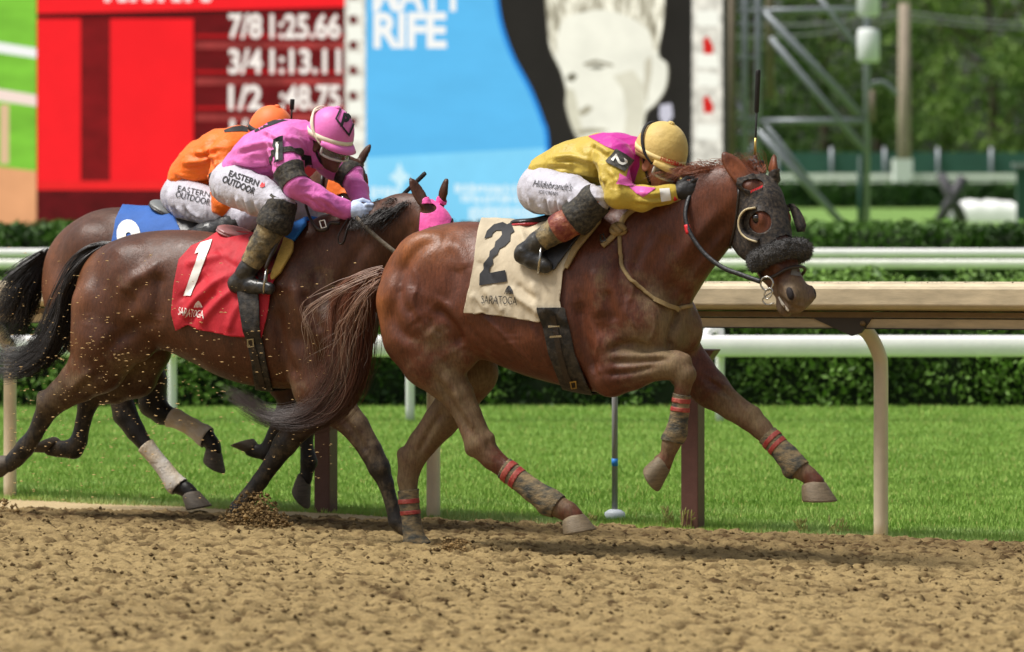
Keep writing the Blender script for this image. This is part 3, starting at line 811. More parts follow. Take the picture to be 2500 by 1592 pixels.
# ---- scaffold tower behind the board
m_alu = mat('scaffold_steel', srgb(138, 144, 150), .4, metal=.3, var=.1, vscale=4)
m_tan = mat('tan_post', srgb(126, 112, 96), .7, var=.15, vscale=3); m_dkg = mat('dark_green_paint', srgb(24, 66, 52), .5)
YT = 79.0
tw = empty('scaffold_tower', px_at(1900, 608, YT)*np.array([1, 1, 0]), 'grey steel scaffold with diagonal braces beside the video board', 'scaffold')
def bar(name, p, q, w, m=m_alu, par=tw, Y=YT, Yb=None):
    MB().tube([px_at(*p, Y), px_at(*q, Yb or Y)], w/2*Y/FPX, 8).build(name, m, par)
bar('upright', (1786, -300), (1786, 600), 22, m_tan); bar('upright', (1772, -300), (1772, 600), 12, m_frame, Y=78.5)
for x in (1818, 1850): bar('upright', (x, -300), (x, 608), 16)
bar('upright', (1880, -300), (1880, 240), 22, m_tan, Y=82)
for y in (10, 60, 140, 290, 325, 400): bar('rung', (1795, y), (1852, y), 10)
bar('brace', (1797, 250), (1850, 330), 10); bar('brace', (1850, 340), (1797, 420), 10)
bar('ledger', (1800, 28), (2110, 22), 14); bar('ledger', (1850, 297), (2110, 295), 16)
bar('brace', (1866, 30), (2102, 282), 18); bar('brace', (1880, 92), (2116, 372), 16); bar('brace', (1996, -10), (2092, 112), 12)
bar('brace', (1850, 318), (2062, 552), 18); bar('brace', (1866, 300), (1996, 470), 14)
bar('upright', (2116, -300), (2116, 608), 16); bar('upright', (2128, 220), (2128, 300), 18, m_tan); bar('upright', (2100, 380), (2100, 608), 14, m_dkg)
lampm = MB().tube(crv([px_at(2120, 240, YT), px_at(2124, 208, YT), px_at(2158, 202, YT), px_at(2192, 232, YT)], 12), .05, 8).build('lamp_arm', m_alu, tw)
m_box = mat('white_enamel', srgb(226, 230, 230), .5)
for y0, y1 in ((-90, 40), (70, 153)):
    c = [px_at(2120, (y0+y1)/2+dy, YT-.4) for dy in ((y0-y1)/2, (y0-y1)/2+8, (y1-y0)/2-8, (y1-y0)/2)]
    MB().tube(c, [.19, .235, .235, .19], 14).build('enclosure', m_box, tw)

# ---- far things on the infield
m_wood = mat('weathered_wood', srgb(150, 136, 120), .8, var=.15, vscale=1)
YP = 150
up = empty('utility_pole', px_at(2208, 499, YP)*np.array([1, 1, 0]), 'weathered wooden utility pole with slack wires before the trees', 'pole')
MB().tube([px_at(2208, 500, YP), px_at(2208, 8, YP)], [.3, .22], 12).build('pole', m_wood, up)
m_wire = mat('wire', srgb(120, 124, 122), .5)
for (a_, b_, c_) in (((2208, 30), (1990, 60), (1700, 60)), ((2208, 40), (1990, 84), (1700, 92)), ((2208, 30), (2380, 50), (2620, 62)), ((2208, 44), (2380, 64), (2620, 74))):
    MB().tube([px_at(*p, YP+1) for p in crv([a_, b_, c_], 14)], .05, 5).build('wire', m_wire, up)
mb = MB(); a, b = px_at(2178, 430, YP-1), px_at(2222, 388, YP-1)
mb.box((a[0], YP-2, -.05), (b[0], YP-1, b[2])); o = mb.build('utility_box', m_box, smooth=False); tag(o, 'pale square utility box at the foot of the wooden pole', 'box')
YF = 150
frl = empty('far_rail', px_at(2200, 500, YF)*np.array([1, 1, 0]), 'pale far rail across the infield before the trees', 'rail')
for y0, y1 in ((424, 437), (441, 450)):
    mb = MB(); a, b = px_at(1850, y1, YF), px_at(2800, y0, YF); mb.box((a[0], YF, a[2]), (b[0], YF+.1, b[2])).build('rail_cover', m_whitep, frl, smooth=False)
for x in range(1880, 2760, 120): MB().tube([px_at(x, 430, YF+.15), px_at(x, 500, YF+.15)], .06, 8).build('rail_post', m_whitep, frl)
m_teal = mat('windscreen', srgb(52, 92, 84), .8, var=.15, vscale=1)
fe = empty('screen_fence', px_at(2300, 480, 160)*np.array([1, 1, 0]), 'teal windscreen fence below the trees', 'fence')
for i, x in enumerate(range(1900, 2700, 130)):
    a, b = px_at(x+2, 425, 160), px_at(x+128, 372, 160); MB().box((a[0], 160, -.05), (b[0], 160.05, b[2])).build('panel', m_teal, fe, smooth=False)
    MB().tube([px_at(x, 490, 159.9), px_at(x, 360, 159.9)], .07, 8).build('post', m_alu, fe)
YX = 110; m_dg = mat('dark_trestle', srgb(70, 68, 74), .6)
xt = empty('trestle', px_at(2322, 542, YX)*np.array([1, 1, 0]), 'dark crossed wooden trestle on the far lawn', 'trestle')
for a_, b_ in (((2295, 425), (2352, 542)), ((2352, 432), (2290, 545))):
    for dy in (0, 1.2): MB().tube([px_at(*a_, YX+dy), px_at(*b_, YX+dy)], .17, 6).build('leg', m_dg, xt)
MB().tube([px_at(2318, 485, YX-.1), px_at(2318, 485, YX+1.4)], .1, 6).build('crossbar', m_dg, xt)
m_tarp = mat('white_tarp', srgb(236, 238, 234), .6, bump=.3, bscale=2)
a, b = px_at(2350, 549, YX+3), px_at(2482, 492, YX+3)
V = []; nxx = 14
for i in range(nxx):
    x = a[0]+(b[0]-a[0])*i/(nxx-1); dz = -.04*math.sin(i*1.3)+(-.10 if i in (0, nxx-1) else 0)
    for y, z in ((YX+3, -.05), (YX+3, b[2]*.5), (YX+3.1, b[2]-.06+dz), (YX+3.3, b[2]+dz), (YX+5.5, b[2]+dz), (YX+5.7, -.05)): V.append((x, y, z))
F = [(i*6+j, (i+1)*6+j, (i+1)*6+j+1, i*6+j+1) for i in range(nxx-1) for j in range(5)]+[tuple(range(6))[::-1], tuple((nxx-1)*6+j for j in range(6))]
mk('covered_pallet', V, F, m_tarp, label='low white covered stack on the far lawn beside the trestle', cat='tarp')
a, b = px_at(2300, 552, YX+2), px_at(2352, 524, YX+2)
MB().tube([(a[0]+.1, YX+2, z) for z in (-.05, .1, .3, .38)], [.28, .28, .2, .05], 12).build('white_sack', m_tarp, label='small white sack under the crossed trestle', cat='sack')
gp = empty('green_post', px_at(2494, 545, YX)*np.array([1, 1, 0]), 'dark green square post with a grey cap on the far lawn', 'post')
a, b = px_at(2484, 548, YX), px_at(2512, 408, YX)
MB().box((a[0], YX, -.05), (b[0], YX+.35, b[2])).build('shaft', m_dkg, gp, smooth=False)
a, b = px_at(2474, 409, YX), px_at(2522, 398, YX)
MB().box((a[0], YX-.06, a[2]), (b[0], YX+.41, b[2])).build('cap', m_alu, gp, smooth=False)

# ---- trees
m_bark = mat('bark', srgb(70, 60, 48), .9, var=.3, vscale=4)
m_tleaf = mat('tree_leaf', (.05, .1, .02, 1), .6, attr='col', spec=.2)
def tree(name, px, Y, h, rad, n, c1, c2, lab, seed, low=.08):
    r = np.random.RandomState(seed); x = (px-1250)/FPX*Y; base = np.array([x, Y, -.05])
    o = empty(name, base, lab, 'tree', 'trees beyond the infield')
    mb = MB(); mb.tube(crv([base, base+np.array([.1, 0, h*.3]), base+np.array([-.15, .1, h*.75])], 8), np.linspace(.32, .1, 8), 8)
    for i in range(7):
        a = r.rand()*6.28; z0 = h*(.2+.08*i); L_ = rad*(.5+.4*r.rand())
        p = base+np.array([0, 0, z0]); mb.tube(crv([p, p+np.array([math.cos(a)*L_*.5, math.sin(a)*L_*.5, h*.07]), p+np.array([math.cos(a)*L_, math.sin(a)*L_, h*.16])], 6), np.linspace(.11, .03, 6), 6)
    mb.build('trunk', m_bark, o)
    nc = 46; C = []; 
    for i in range(nc):
        zz = low+(1-low)*(i+.5)/nc; rr_ = rad*(.45+.55*math.sin(math.pi*min(1, .12+zz*.86)))*math.sqrt(r.rand())
        a = r.rand()*6.28; C.append((math.cos(a)*rr_, math.sin(a)*rr_, h*zz, rad*(.22+.16*r.rand()), r.rand()))
    C = np.array(C); k = r.randint(0, nc, n); d = r.normal(size=(n, 3)); d /= np.linalg.norm(d, axis=1, keepdims=True)
    Pp = base+C[k, :3]+d*(C[k, 3]*(.55+.45*r.rand(n)))[:, None]*np.array([1, 1, .8])
    V, F = leaves(Pp, d, .16, r, .7)
    t = np.clip(.15+.6*C[k, 4]+.35*d[:, 2]*0+.4*(r.rand(n)-.5), 0, 1)[:, None]
    mk('crown', V, F, m_tleaf, o, kind='stuff', attrs={'col': np.repeat(np.array(c1)*(1-t)+np.array(c2)*t, 4, 0)}, smooth=False)
d1, d2 = srgb(34, 54, 28)[:3], srgb(84, 112, 54)[:3]; b1, b2 = srgb(56, 84, 34)[:3], srgb(124, 152, 68)[:3]
for i, (px, Y, h, rad, c1, c2, lab) in enumerate((
    (1840, 172, 13, 4.2, d1, d2, 'dark leafy tree behind the scaffold uprights'),
    (2010, 178, 14, 4.6, b1, b2, 'mid green tree seen through the scaffold braces'),
    (2140, 186, 15, 4.2, d1, d2, 'dark tree behind the white enclosures and wooden pole'),
    (2300, 176, 14, 4.4, b1, b2, 'broad bright green tree right of the wooden utility pole'),
    (2420, 168, 13, 4.2, b1, b2, 'yellowish green tree above the teal fence'),
    (2540, 174, 14, 4.6, b1, b2, 'large light green tree beyond the green post'),
    (1700, 182, 14, 4.6, d1, d2, 'dark tree mostly hidden behind the video board edge'),
    (1930, 205, 17, 5.5, d1, d2, 'tall dark tree filling the gap behind the scaffold'),
    (2230, 208, 18, 5.5, d1, d2, 'tall dark tree in the second row behind the wooden pole'),
    (2460, 206, 17, 5.5, d1, d2, 'tall dark tree in the second row above the far rail'))):
    tree('leafy_tree', px, Y, h, rad, 5200, c1, c2, lab, 40+i)
# ================================================================== HORSES
CAMT = np.array([-(P0[:2]@HV), -(P0[:2]@NV), CAMH])
def rdir(px, py):
    d = np.array([(px-1250)/FPX, 1.0, -(py-HZ)/FPX]); return np.array([d[:2]@HV, d[:2]@NV, d[2]])
def ray_plane(px, py, P, n):
    d = rdir(px, py); return CAMT + d*(((P-CAMT)@n)/(d@n))

def coat_mat(name, mudc=srgb(120, 102, 74), rough=.42):
    m = bpy.data.materials.new(name); m.use_nodes = True; nt = m.node_tree; N = nt.nodes; Lk = nt.links; b = N['Principled BSDF']
    tc = N.new('ShaderNodeTexCoord')
    at = N.new('ShaderNodeAttribute'); at.attribute_name = 'col'
    am = N.new('ShaderNodeAttribute'); am.attribute_name = 'mud'
    def noise(sc, det, stretch=None, rgh=.6):
        z = N.new('ShaderNodeTexNoise'); z.inputs['Scale'].default_value = sc; z.inputs['Detail'].default_value = det; z.inputs['Roughness'].default_value = rgh
        if stretch:
            mp = N.new('ShaderNodeMapping'); mp.inputs['Scale'].default_value = stretch; Lk.new(tc.outputs['Object'], mp.inputs[0]); Lk.new(mp.outputs[0], z.inputs['Vector'])
        else: Lk.new(tc.outputs['Object'], z.inputs['Vector'])
        return z.outputs['Fac']
    def mrange(s, a, b_, c, d):
        r = N.new('ShaderNodeMapRange'); r.inputs[1].default_value = a; r.inputs[2].default_value = b_; r.inputs[3].default_value = c; r.inputs[4].default_value = d; Lk.new(s, r.inputs[0]); return r.outputs[0]
    def math_(op, a, b_):
        q = N.new('ShaderNodeMath'); q.operation = op
        for i, v in enumerate((a, b_)):
            if isinstance(v, (int, float)): q.inputs[i].default_value = v
            else: Lk.new(v, q.inputs[i])
        return q.outputs[0]
    big = mrange(noise(3.2, 5), .3, .7, .74, 1.34); hair = mrange(noise(120, 3, (1, 1, .22)), .3, .7, .76, 1.26); med = mrange(noise(20, 6, (1, 1, .45), .7), .3, .7, .80, 1.22)
    f = math_('MULTIPLY', math_('MULTIPLY', big, med), hair)
    mx = N.new('ShaderNodeMix'); mx.data_type = 'RGBA'; mx.blend_type = 'MULTIPLY'; mx.inputs[0].default_value = 1
    Lk.new(at.outputs['Color'], mx.inputs[6]); Lk.new(f, mx.inputs[7])
    mn = math_('ADD', math_('MULTIPLY', noise(14, 8, None, .72), 1.0), math_('MULTIPLY', am.outputs['Fac'], 1.0))
    mf = mrange(mn, .66, 1.08, 0, .92)
    sp = mrange(noise(95, 4, None, .7), .63, .70, 0, 1)
    mf = math_('MAXIMUM', mf, math_('MULTIPLY', sp, mrange(am.outputs['Fac'], .05, .5, 0, .7)))
    m2 = N.new('ShaderNodeMix'); m2.data_type = 'RGBA'; Lk.new(mf, m2.inputs[0]); Lk.new(mx.outputs[2], m2.inputs[6])
    mm = N.new('ShaderNodeMix'); mm.data_type = 'RGBA'; mm.blend_type = 'MULTIPLY'; mm.inputs[0].default_value = 1; mm.inputs[6].default_value = mudc; Lk.new(hair, mm.inputs[7])
    Lk.new(mm.outputs[2], m2.inputs[7]); Lk.new(m2.outputs[2], b.inputs['Base Color'])
    ro = mrange(noise(7, 5), .3, .7, rough-.10, rough+.10)
    rm = N.new('ShaderNodeMix'); Lk.new(mf, rm.inputs[0]); Lk.new(ro, rm.inputs[2]); rm.inputs[3].default_value = .85
    Lk.new(rm.outputs[0], b.inputs['Roughness']); b.inputs['Specular IOR Level'].default_value = .33
    b.inputs['Sheen Weight'].default_value = .0; b.inputs['Sheen Roughness'].default_value = .4; b.inputs['Sheen Tint'].default_value = (1, .75, .5, 1)
    bp = N.new('ShaderNodeBump'); bp.inputs['Strength'].default_value = .5; bp.inputs['Distance'].default_value = .012
    hb = math_('ADD', math_('MULTIPLY', noise(26, 5, (1, 1, .6)), .55), math_('MULTIPLY', noise(150, 3, (1, 1, .3)), .25)); hb = math_('ADD', hb, math_('MULTIPLY', mf, .15))
    Lk.new(hb, bp.inputs['Height']); Lk.new(bp.outputs[0], b.inputs['Normal'])
    return m

m_nostril = mat('nostril', (.010, .005, .005, 1), .8)
m_eye = mat('eye', (.012, .008, .006, 1), .06, spec=.8)
def horse_head(S, hd, c, cm):
    """head modelled in its own frame: x poll to muzzle, y to the near side, z out of the face"""
    X, Y, Z, P, L = hd['X'], hd['Y'], hd['Z'], hd['P'], hd['L']
    A = np.array([X, Y, Z])
    def pt(x, y, z): return P + L*(x*X + y*Y + z*Z)
    hd['pt'] = pt
    e = lambda x, y, z, a, b_, c_, k=.02, col=c, sub=False: S.ell(pt(x, y, z), np.array([a, b_, c_])*L, A, k*L/.62, col, sub)
    cn = lambda p, q, ra, rb, k=.02, col=c, sub=False: S.cone(pt(*p), pt(*q), ra*L, rb*L, k*L/.62, 1.0, col, sub)
    e(.14, 0, -.13, .20, .145, .15); e(.30, 0, -.11, .22, .14, .105)
    cn((.3, 0, -.14), (.78, 0, -.105), .118, .086)
    for s in (1, -1):
        e(.31, .085*s, -.27, .20, .055, .185, .03); e(.24, .09*s, -.20, .13, .05, .13, .03)
        cn((.26, .118*s, -.11), (.58, .085*s, -.15), .036, .02, .012)
        e(.285, .122*s, -.075, .068, .034, .044, .012)
        e(.285, .150*s, -.098, .036, .022, .027, .010, c, True)
        e(.905, .078*s, -.06, .068, .042, .055, .012, cm)
        e(.62, .075*s, -.12, .13, .03, .05, .02)
    cn((.40, 0, -.37), (.62, 0, -.29), .075, .066, .03); cn((.62, 0, -.29), (.86, 0, -.215), .066, .052, .03, cm)
    e(.54, 0, -.21, .22, .095, .12, .02)
    e(.86, 0, -.11, .13, .105, .108, .02, cm)
    e(.95, 0, -.12, .062, .088, .09, .02, cm)
    e(.915, 0, -.245, .078, .068, .042, .012, cm); e(.905, 0, -.27, .045, .045, .035, .01, cm)
    e(.965, 0, -.205, .065, .11, .009, .006, cm, True)
    for s in (1, -1):
        e(.900, .118*s, -.040, .040, .030, .024, .008, (.012, .008, .007, 0), True)
        cn((.86, .092*s, -.014), (.935, .090*s, -.020), .013, .012, .010, cm); cn((.935, .090*s, -.020), (.945, .090*s, -.062), .012, .011, .010, cm); cn((.86, .094*s, -.07), (.935, .092*s, -.075), .012, .011, .010, cm)
    return pt
def ear(S, hd, base, tip_px, c, wid=.033, front=None):
    pt = hd['pt']; B = pt(*base); nrm = hd['Y']
    T = ray_plane(tip_px[0], tip_px[1], B + hd['Y']*.0, np.array([0, 1.0, 0]))
    d = T-B; Ln = np.linalg.norm(d); d /= Ln
    fw = hd['Y']*(1 if base[1] > 0 else -1)*.75 + hd['Z']*.75 if front is None else front
    fw = fw-(fw@d)*d; fw /= np.linalg.norm(fw); wd = np.cross(d, fw)
    A = np.array([d, wd, fw])
    S.ell(B+d*Ln*.42, (Ln*.6, wid, .022), A, .012, c)
    S.cone(B+d*Ln*.5, T, wid*.72, .004, .012, 1.0, c)
    S.ell(B+d*Ln*.5+fw*.020, (Ln*.42, wid*.62, .016), A, .006, (c[0]*.25, c[1]*.25, c[2]*.25, 0), True)

def hoof(C, H, T, fr, t, m, parent, wide=.46):
    C, H, T = [fr.p(x, y, t) for x, y in (C, H, T)]
    L = np.linalg.norm(T-H); e = (T-H)/L; lat = np.array([0, 1.0, 0]); S0 = (H+T)/2
    up = C-S0; n = 20; V = []
    rows = ((-.14, .25, 0), (-.02, .345, .0), (.10, .375, .03), (.5, .44, .02), (.9, .50, 0), (1.0, .50, 0), (1.02, .47, 0))
    for f, ra, sh in rows:
        c = C+(S0-C)*f-e*L*.05*max(0, 1-f)
        for j in range(n):
            a = 2*math.pi*j/n; x = math.cos(a); y = math.sin(a)
            x2 = x*(1.0 if x > 0 else .88)
            V.append(c+e*L*ra*x2+lat*L*ra*.93*y*(wide/.46)+(-up/np.linalg.norm(up))*(.05*L*(x if f < .4 else 0))*-1)
    F = [(i*n+j, i*n+(j+1) % n, (i+1)*n+(j+1) % n, (i+1)*n+j) for i in range(len(rows)-1) for j in range(n)]
    F += [tuple(range(n))[::-1], tuple((len(rows)-1)*n+j for j in range(n))]
    return mk('hoof', w2(np.array(V)), F, m, parent)

def strands(name, A, B, n, m, parent, fr, r0=.0022, spread=.05, seed=0, k=26, curl=.03, lmin=.7, col=((.1, .05, .03), (.2, .1, .06)), bend=None, tipcol=None):
    """a lock of hair: strands running between guide A and guide B (pixels with lateral offsets)"""
    r = np.random.RandomState(seed)
    GA = crv([fr.p(*p) for p in A], k); GB = crv([fr.p(*p) for p in B], k)
    nc = max(8, n//16); cid = r.randint(0, nc, n); cu = r.rand(nc); cph = r.rand(nc, 3)*50; clt = r.normal(size=nc)*spread
    u = np.clip(cu[cid]+.05*r.normal(size=n), -.05, 1.05); lt = clt[cid]+r.normal(size=n)*spread*.3; ph = r.rand(n, 3)*50; Ls = lmin+(1-lmin)*np.clip(r.rand(nc)[cid]*.8+.2*r.rand(n), 0, 1)
    w = np.linspace(0, 1, k)
    ww = np.clip(w[None]*Ls[:, None], 0, 1)*(k-1); i = np.clip(ww.astype(int), 0, k-2); f = (ww-i)[..., None]
    pa = GA[i]*(1-f)+GA[i+1]*f; pb = GB[i]*(1-f)+GB[i+1]*f
    uu = u[:, None, None] + .25*(r.rand(n)-.5)[:, None, None]*w[None, :, None]
    P = pa*(1-uu)+pb*uu
    grow = (.25+w)[None, :, None]
    Nn = np.stack([vn(np.stack([w[None]*3.0+ph[:, :1], ph[:, 1:2]+0*w[None], ph[:, 2:3]+0*w[None]], -1), 1.0, q) for q in (1, 2, 3)], -1)-.5
    pc = cph[cid]
    Nc = np.stack([vn(np.stack([w[None]*2.2+pc[:, :1], pc[:, 1:2]+0*w[None], pc[:, 2:3]+0*w[None]], -1), 1.0, q) for q in (4, 5, 6)], -1)-.5
    P = P + Nn*curl*1.3*grow + Nc*curl*2.2*grow; P[:, :, 1] += lt[:, None]*(.3+.9*np.sin(np.pi*np.clip(w*.8+.1, 0, 1)))[None]
    T = np.gradient(P, axis=1); T /= np.linalg.norm(T, axis=2, keepdims=True)+1e-9
    e2 = np.stack([-T[:, :, 2], 0*T[:, :, 0], T[:, :, 0]], -1); e2 /= np.linalg.norm(e2, axis=2, keepdims=True)+1e-6
    e1 = np.cross(T, e2)
    rad = (r0*(.7+.6*r.rand(n)))[:, None]*np.clip(1.15-w, .12, 1)[None]
    V = []
    for a in (0, 2.094, 4.189): V.append(P+(math.cos(a)*e1+math.sin(a)*e2)*rad[..., None])
    V = np.stack(V, 2).reshape(-1, 3)
    base = (np.arange(n)[:, None]*k+np.arange(k-1)[None])*3
    Fs = []
    for a in range(3):
        b_ = (a+1) % 3; Fs.append(np.stack([base+a, base+b_, base+3+b_, base+3+a], -1).reshape(-1, 4))
    F = np.concatenate(Fs)
    c0, c1 = np.array(col[0]), np.array(col[1]); tt = r.rand(n)[:, None, None]
    C = np.broadcast_to(c0*(1-tt)+c1*tt, (n, k, 3)).copy()
    if tipcol is not None:
        tw_ = np.clip(w*1.3-.1, 0, 1)[None, :, None]; tc_ = np.array(tipcol)*(.7+.6*r.rand(n)[:, None, None]); C = C*(1-tw_)+tc_*tw_
    C = np.repeat(C, 3, 1).reshape(-1, 3)
    return mk(name, w2(V), F, m, parent, attrs={'col': C})
m_hair = mat('horse_hair', (.1, .05, .03, 1), .42, attr='col', spec=.5)

def build_horse(name, label, fr, sp, vox):
    S = Sdf(); c = sp['coat']; q0 = fr.q0
    st = sp['torso']
    ss = [fr.p(x, a)[0] for x, a, b, w in st]; tp = [fr.p(x, a)[2] for x, a, b, w in st]; bt = [fr.p(x, b)[2] for x, a, b, w in st]
    S.loft(ss, tp, bt, [w for *_, w in st], q0, .05, c)
    for (x, y, t, rx, ry, rz, tilt) in sp['muscle']:
        a = math.radians(tilt); A = np.array([[math.cos(a), 0, math.sin(a)], [0, 1, 0], [-math.sin(a), 0, math.cos(a)]])
        S.ell(fr.p(x, y, t), (rx, ry, rz), A, .035, c)
    nk = sp['neck']
    for (x, y, r, t), (x2, y2, r2, t2) in zip(nk[:-1], nk[1:]):
        S.cone(fr.p(x, y, t), fr.p(x2, y2, t2), fr.m(r, x), fr.m(r2, x2), .07, sp.get('necklat', .58), c)
    for x, y, r, x2, y2, r2, t, lat in sp.get('cords', []):
        S.cone(fr.p(x, y, t), fr.p(x2, y2, t), fr.m(r, x), fr.m(r2, x2), .03, lat, c)
    for lg in sp['legs']:
        ch = lg['pts']
        for i, (a, b) in enumerate(zip(ch[:-1], ch[1:])):
            ca = a[4] if len(a) > 4 else c
            S.cone(fr.p(a[0], a[1], a[3]), fr.p(b[0], b[1], b[3]), fr.m(a[2], a[0]), fr.m(b[2], b[0]), .012 if i > 2 else .03, lg.get('lat', .82), ca)
        for x, y, r, t in lg.get('knobs', []):
            S.ell(fr.p(x, y, t), np.array([1, .8, 1])*fr.m(r, x), None, .014, ch[-3][4] if len(ch[-3]) > 4 else c)
    # head
    h = sp['head']; P = fr.p(*h['poll']); ps = math.radians(h['yaw']); f = np.array([math.cos(ps), math.sin(ps), 0]); n = np.array([-math.sin(ps), math.cos(ps), 0])
    M = ray_plane(h['muzzle'][0], h['muzzle'][1], P, n); d = M-P; L = np.linalg.norm(d); X = d/L; Z = np.cross(X, n); Z = Z if Z@f > 0 else -Z
    hd = dict(P=P, L=L, X=X, Y=n, Z=Z)
    print(name, 'head length %.3f' % L, 'pitch %.1f' % math.degrees(math.asin(-X[2])))
    pt = horse_head(S, hd, c, sp.get('muzzle_col', c))
    print(name, 'eye px', pix(pt(.285, .15, -.098)[None])[0].round(), 'nostril px', pix(pt(.925, .13, -.056)[None])[0].round())
    ear(S, hd, h.get('ear_base', (.04, .095, -.03)), h['ear_near'], c, h.get('earw', .036)); ear(S, hd, (.03, -.09, -.03), h['ear_far'], c, h.get('earw', .036))
    V, F = S.mesh(vox, 3)
    cl = S.colour(V)
    N = normals(V, F); PX = pix(V); view = V-CAMT; face = -(N*view).sum(1)/np.linalg.norm(view, axis=1)
    g0 = np.clip(face*3, 0, 1)
    disp = np.zeros(len(V))
    for t0, t1, wpx, dep, line in sp.get('sculpt', []):
        L2 = crv(line, max(8, len(line)*6)); u = np.linspace(0, 1, len(L2)); dm = np.full(len(V), 1e9); uu = np.zeros(len(V))
        box = (PX[:, 0] > L2[:, 0].min()-4*wpx) & (PX[:, 0] < L2[:, 0].max()+4*wpx) & (PX[:, 1] > L2[:, 1].min()-4*wpx) & (PX[:, 1] < L2[:, 1].max()+4*wpx) & (V[:, 1]-q0 > t0) & (V[:, 1]-q0 < t1)
        ix = np.where(box)[0]
        if len(ix) == 0: continue
        A_ = L2[:-1]; E_ = L2[1:]-A_
        w_ = PX[ix][:, None]-A_[None]; hh_ = np.clip((w_*E_).sum(2)/((E_**2).sum(1)+1e-9), 0, 1); d2 = ((w_-hh_[..., None]*E_)**2).sum(2)
        j = d2.argmin(1); dm = np.sqrt(d2[np.arange(len(ix)), j]); uu = u[j]
        disp[ix] += dep*np.exp(-(dm/wpx)**2)*np.clip(np.sin(np.pi*np.clip(uu, .03, .97))*2, 0, 1)
    disp += (fbm(V*np.array([1, 1, .8]), 7, 2, 9)-.5)*.010*np.clip((V[:, 2]-.75)/.3, 0, 1)
    V = V+N*(disp*g0)[:, None]; V = relax(V, F, .3)
    px = pix(V); mud = cl[:, 3].copy(); col = cl[:, :3].copy()
    for x, y, rx, ry, a in sp['mud']:
        g_ = np.exp(-(((px[:, 0]-x)/rx)**2+((px[:, 1]-y)/ry)**2)); mud = np.maximum(mud, a*g_)
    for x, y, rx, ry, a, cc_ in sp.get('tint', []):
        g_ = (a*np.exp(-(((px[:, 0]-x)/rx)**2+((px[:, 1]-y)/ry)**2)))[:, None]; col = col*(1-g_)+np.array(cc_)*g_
    loc = w2(np.array([fr.p(st[len(st)//2][0], 1000)[0], q0, zg(q0)]))
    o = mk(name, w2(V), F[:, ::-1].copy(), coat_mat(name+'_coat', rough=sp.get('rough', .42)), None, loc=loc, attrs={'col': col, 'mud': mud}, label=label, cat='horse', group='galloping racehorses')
    for lg in sp['legs']:
        if 'hoof' in lg:
            C, H, T, t = lg['hoof']; hoof(C, H, T, fr, t, sp['hoof_mat'], o)
    for s in (1, -1):
        Sn = Sdf(); Sn.ell(pt(.900, .106*s, -.040), np.array([.050, .022, .030])*L, np.array([X, n, Z]), .01); Vn, Fn = Sn.mesh(.004, 0)
        mk('nostril', w2(Vn), Fn, m_nostril, o)
        e = pt(.285, .128*s, -.098); mb = MB(); r = .025*L/.62
        mb.tube([w2(e+np.array([0, 0, r])*math.cos(a)) for a in np.linspace(0.05, 3.09, 9)], [r*math.sin(a) for a in np.linspace(0.05, 3.09, 9)], 14)
        mb.build('eye', m_eye, o)
    return dict(o=o, V=V, F=F, fr=fr, hd=hd, N=normals(V, F), px=px)

def seg_r(V, A, B, R):
    e = B-A; L = np.linalg.norm(e); e = e/L; h = (V-A)@e; d = np.linalg.norm(V-A-h[:, None]*e, axis=1)
    return np.maximum(np.maximum(-h, h-L), d-R)

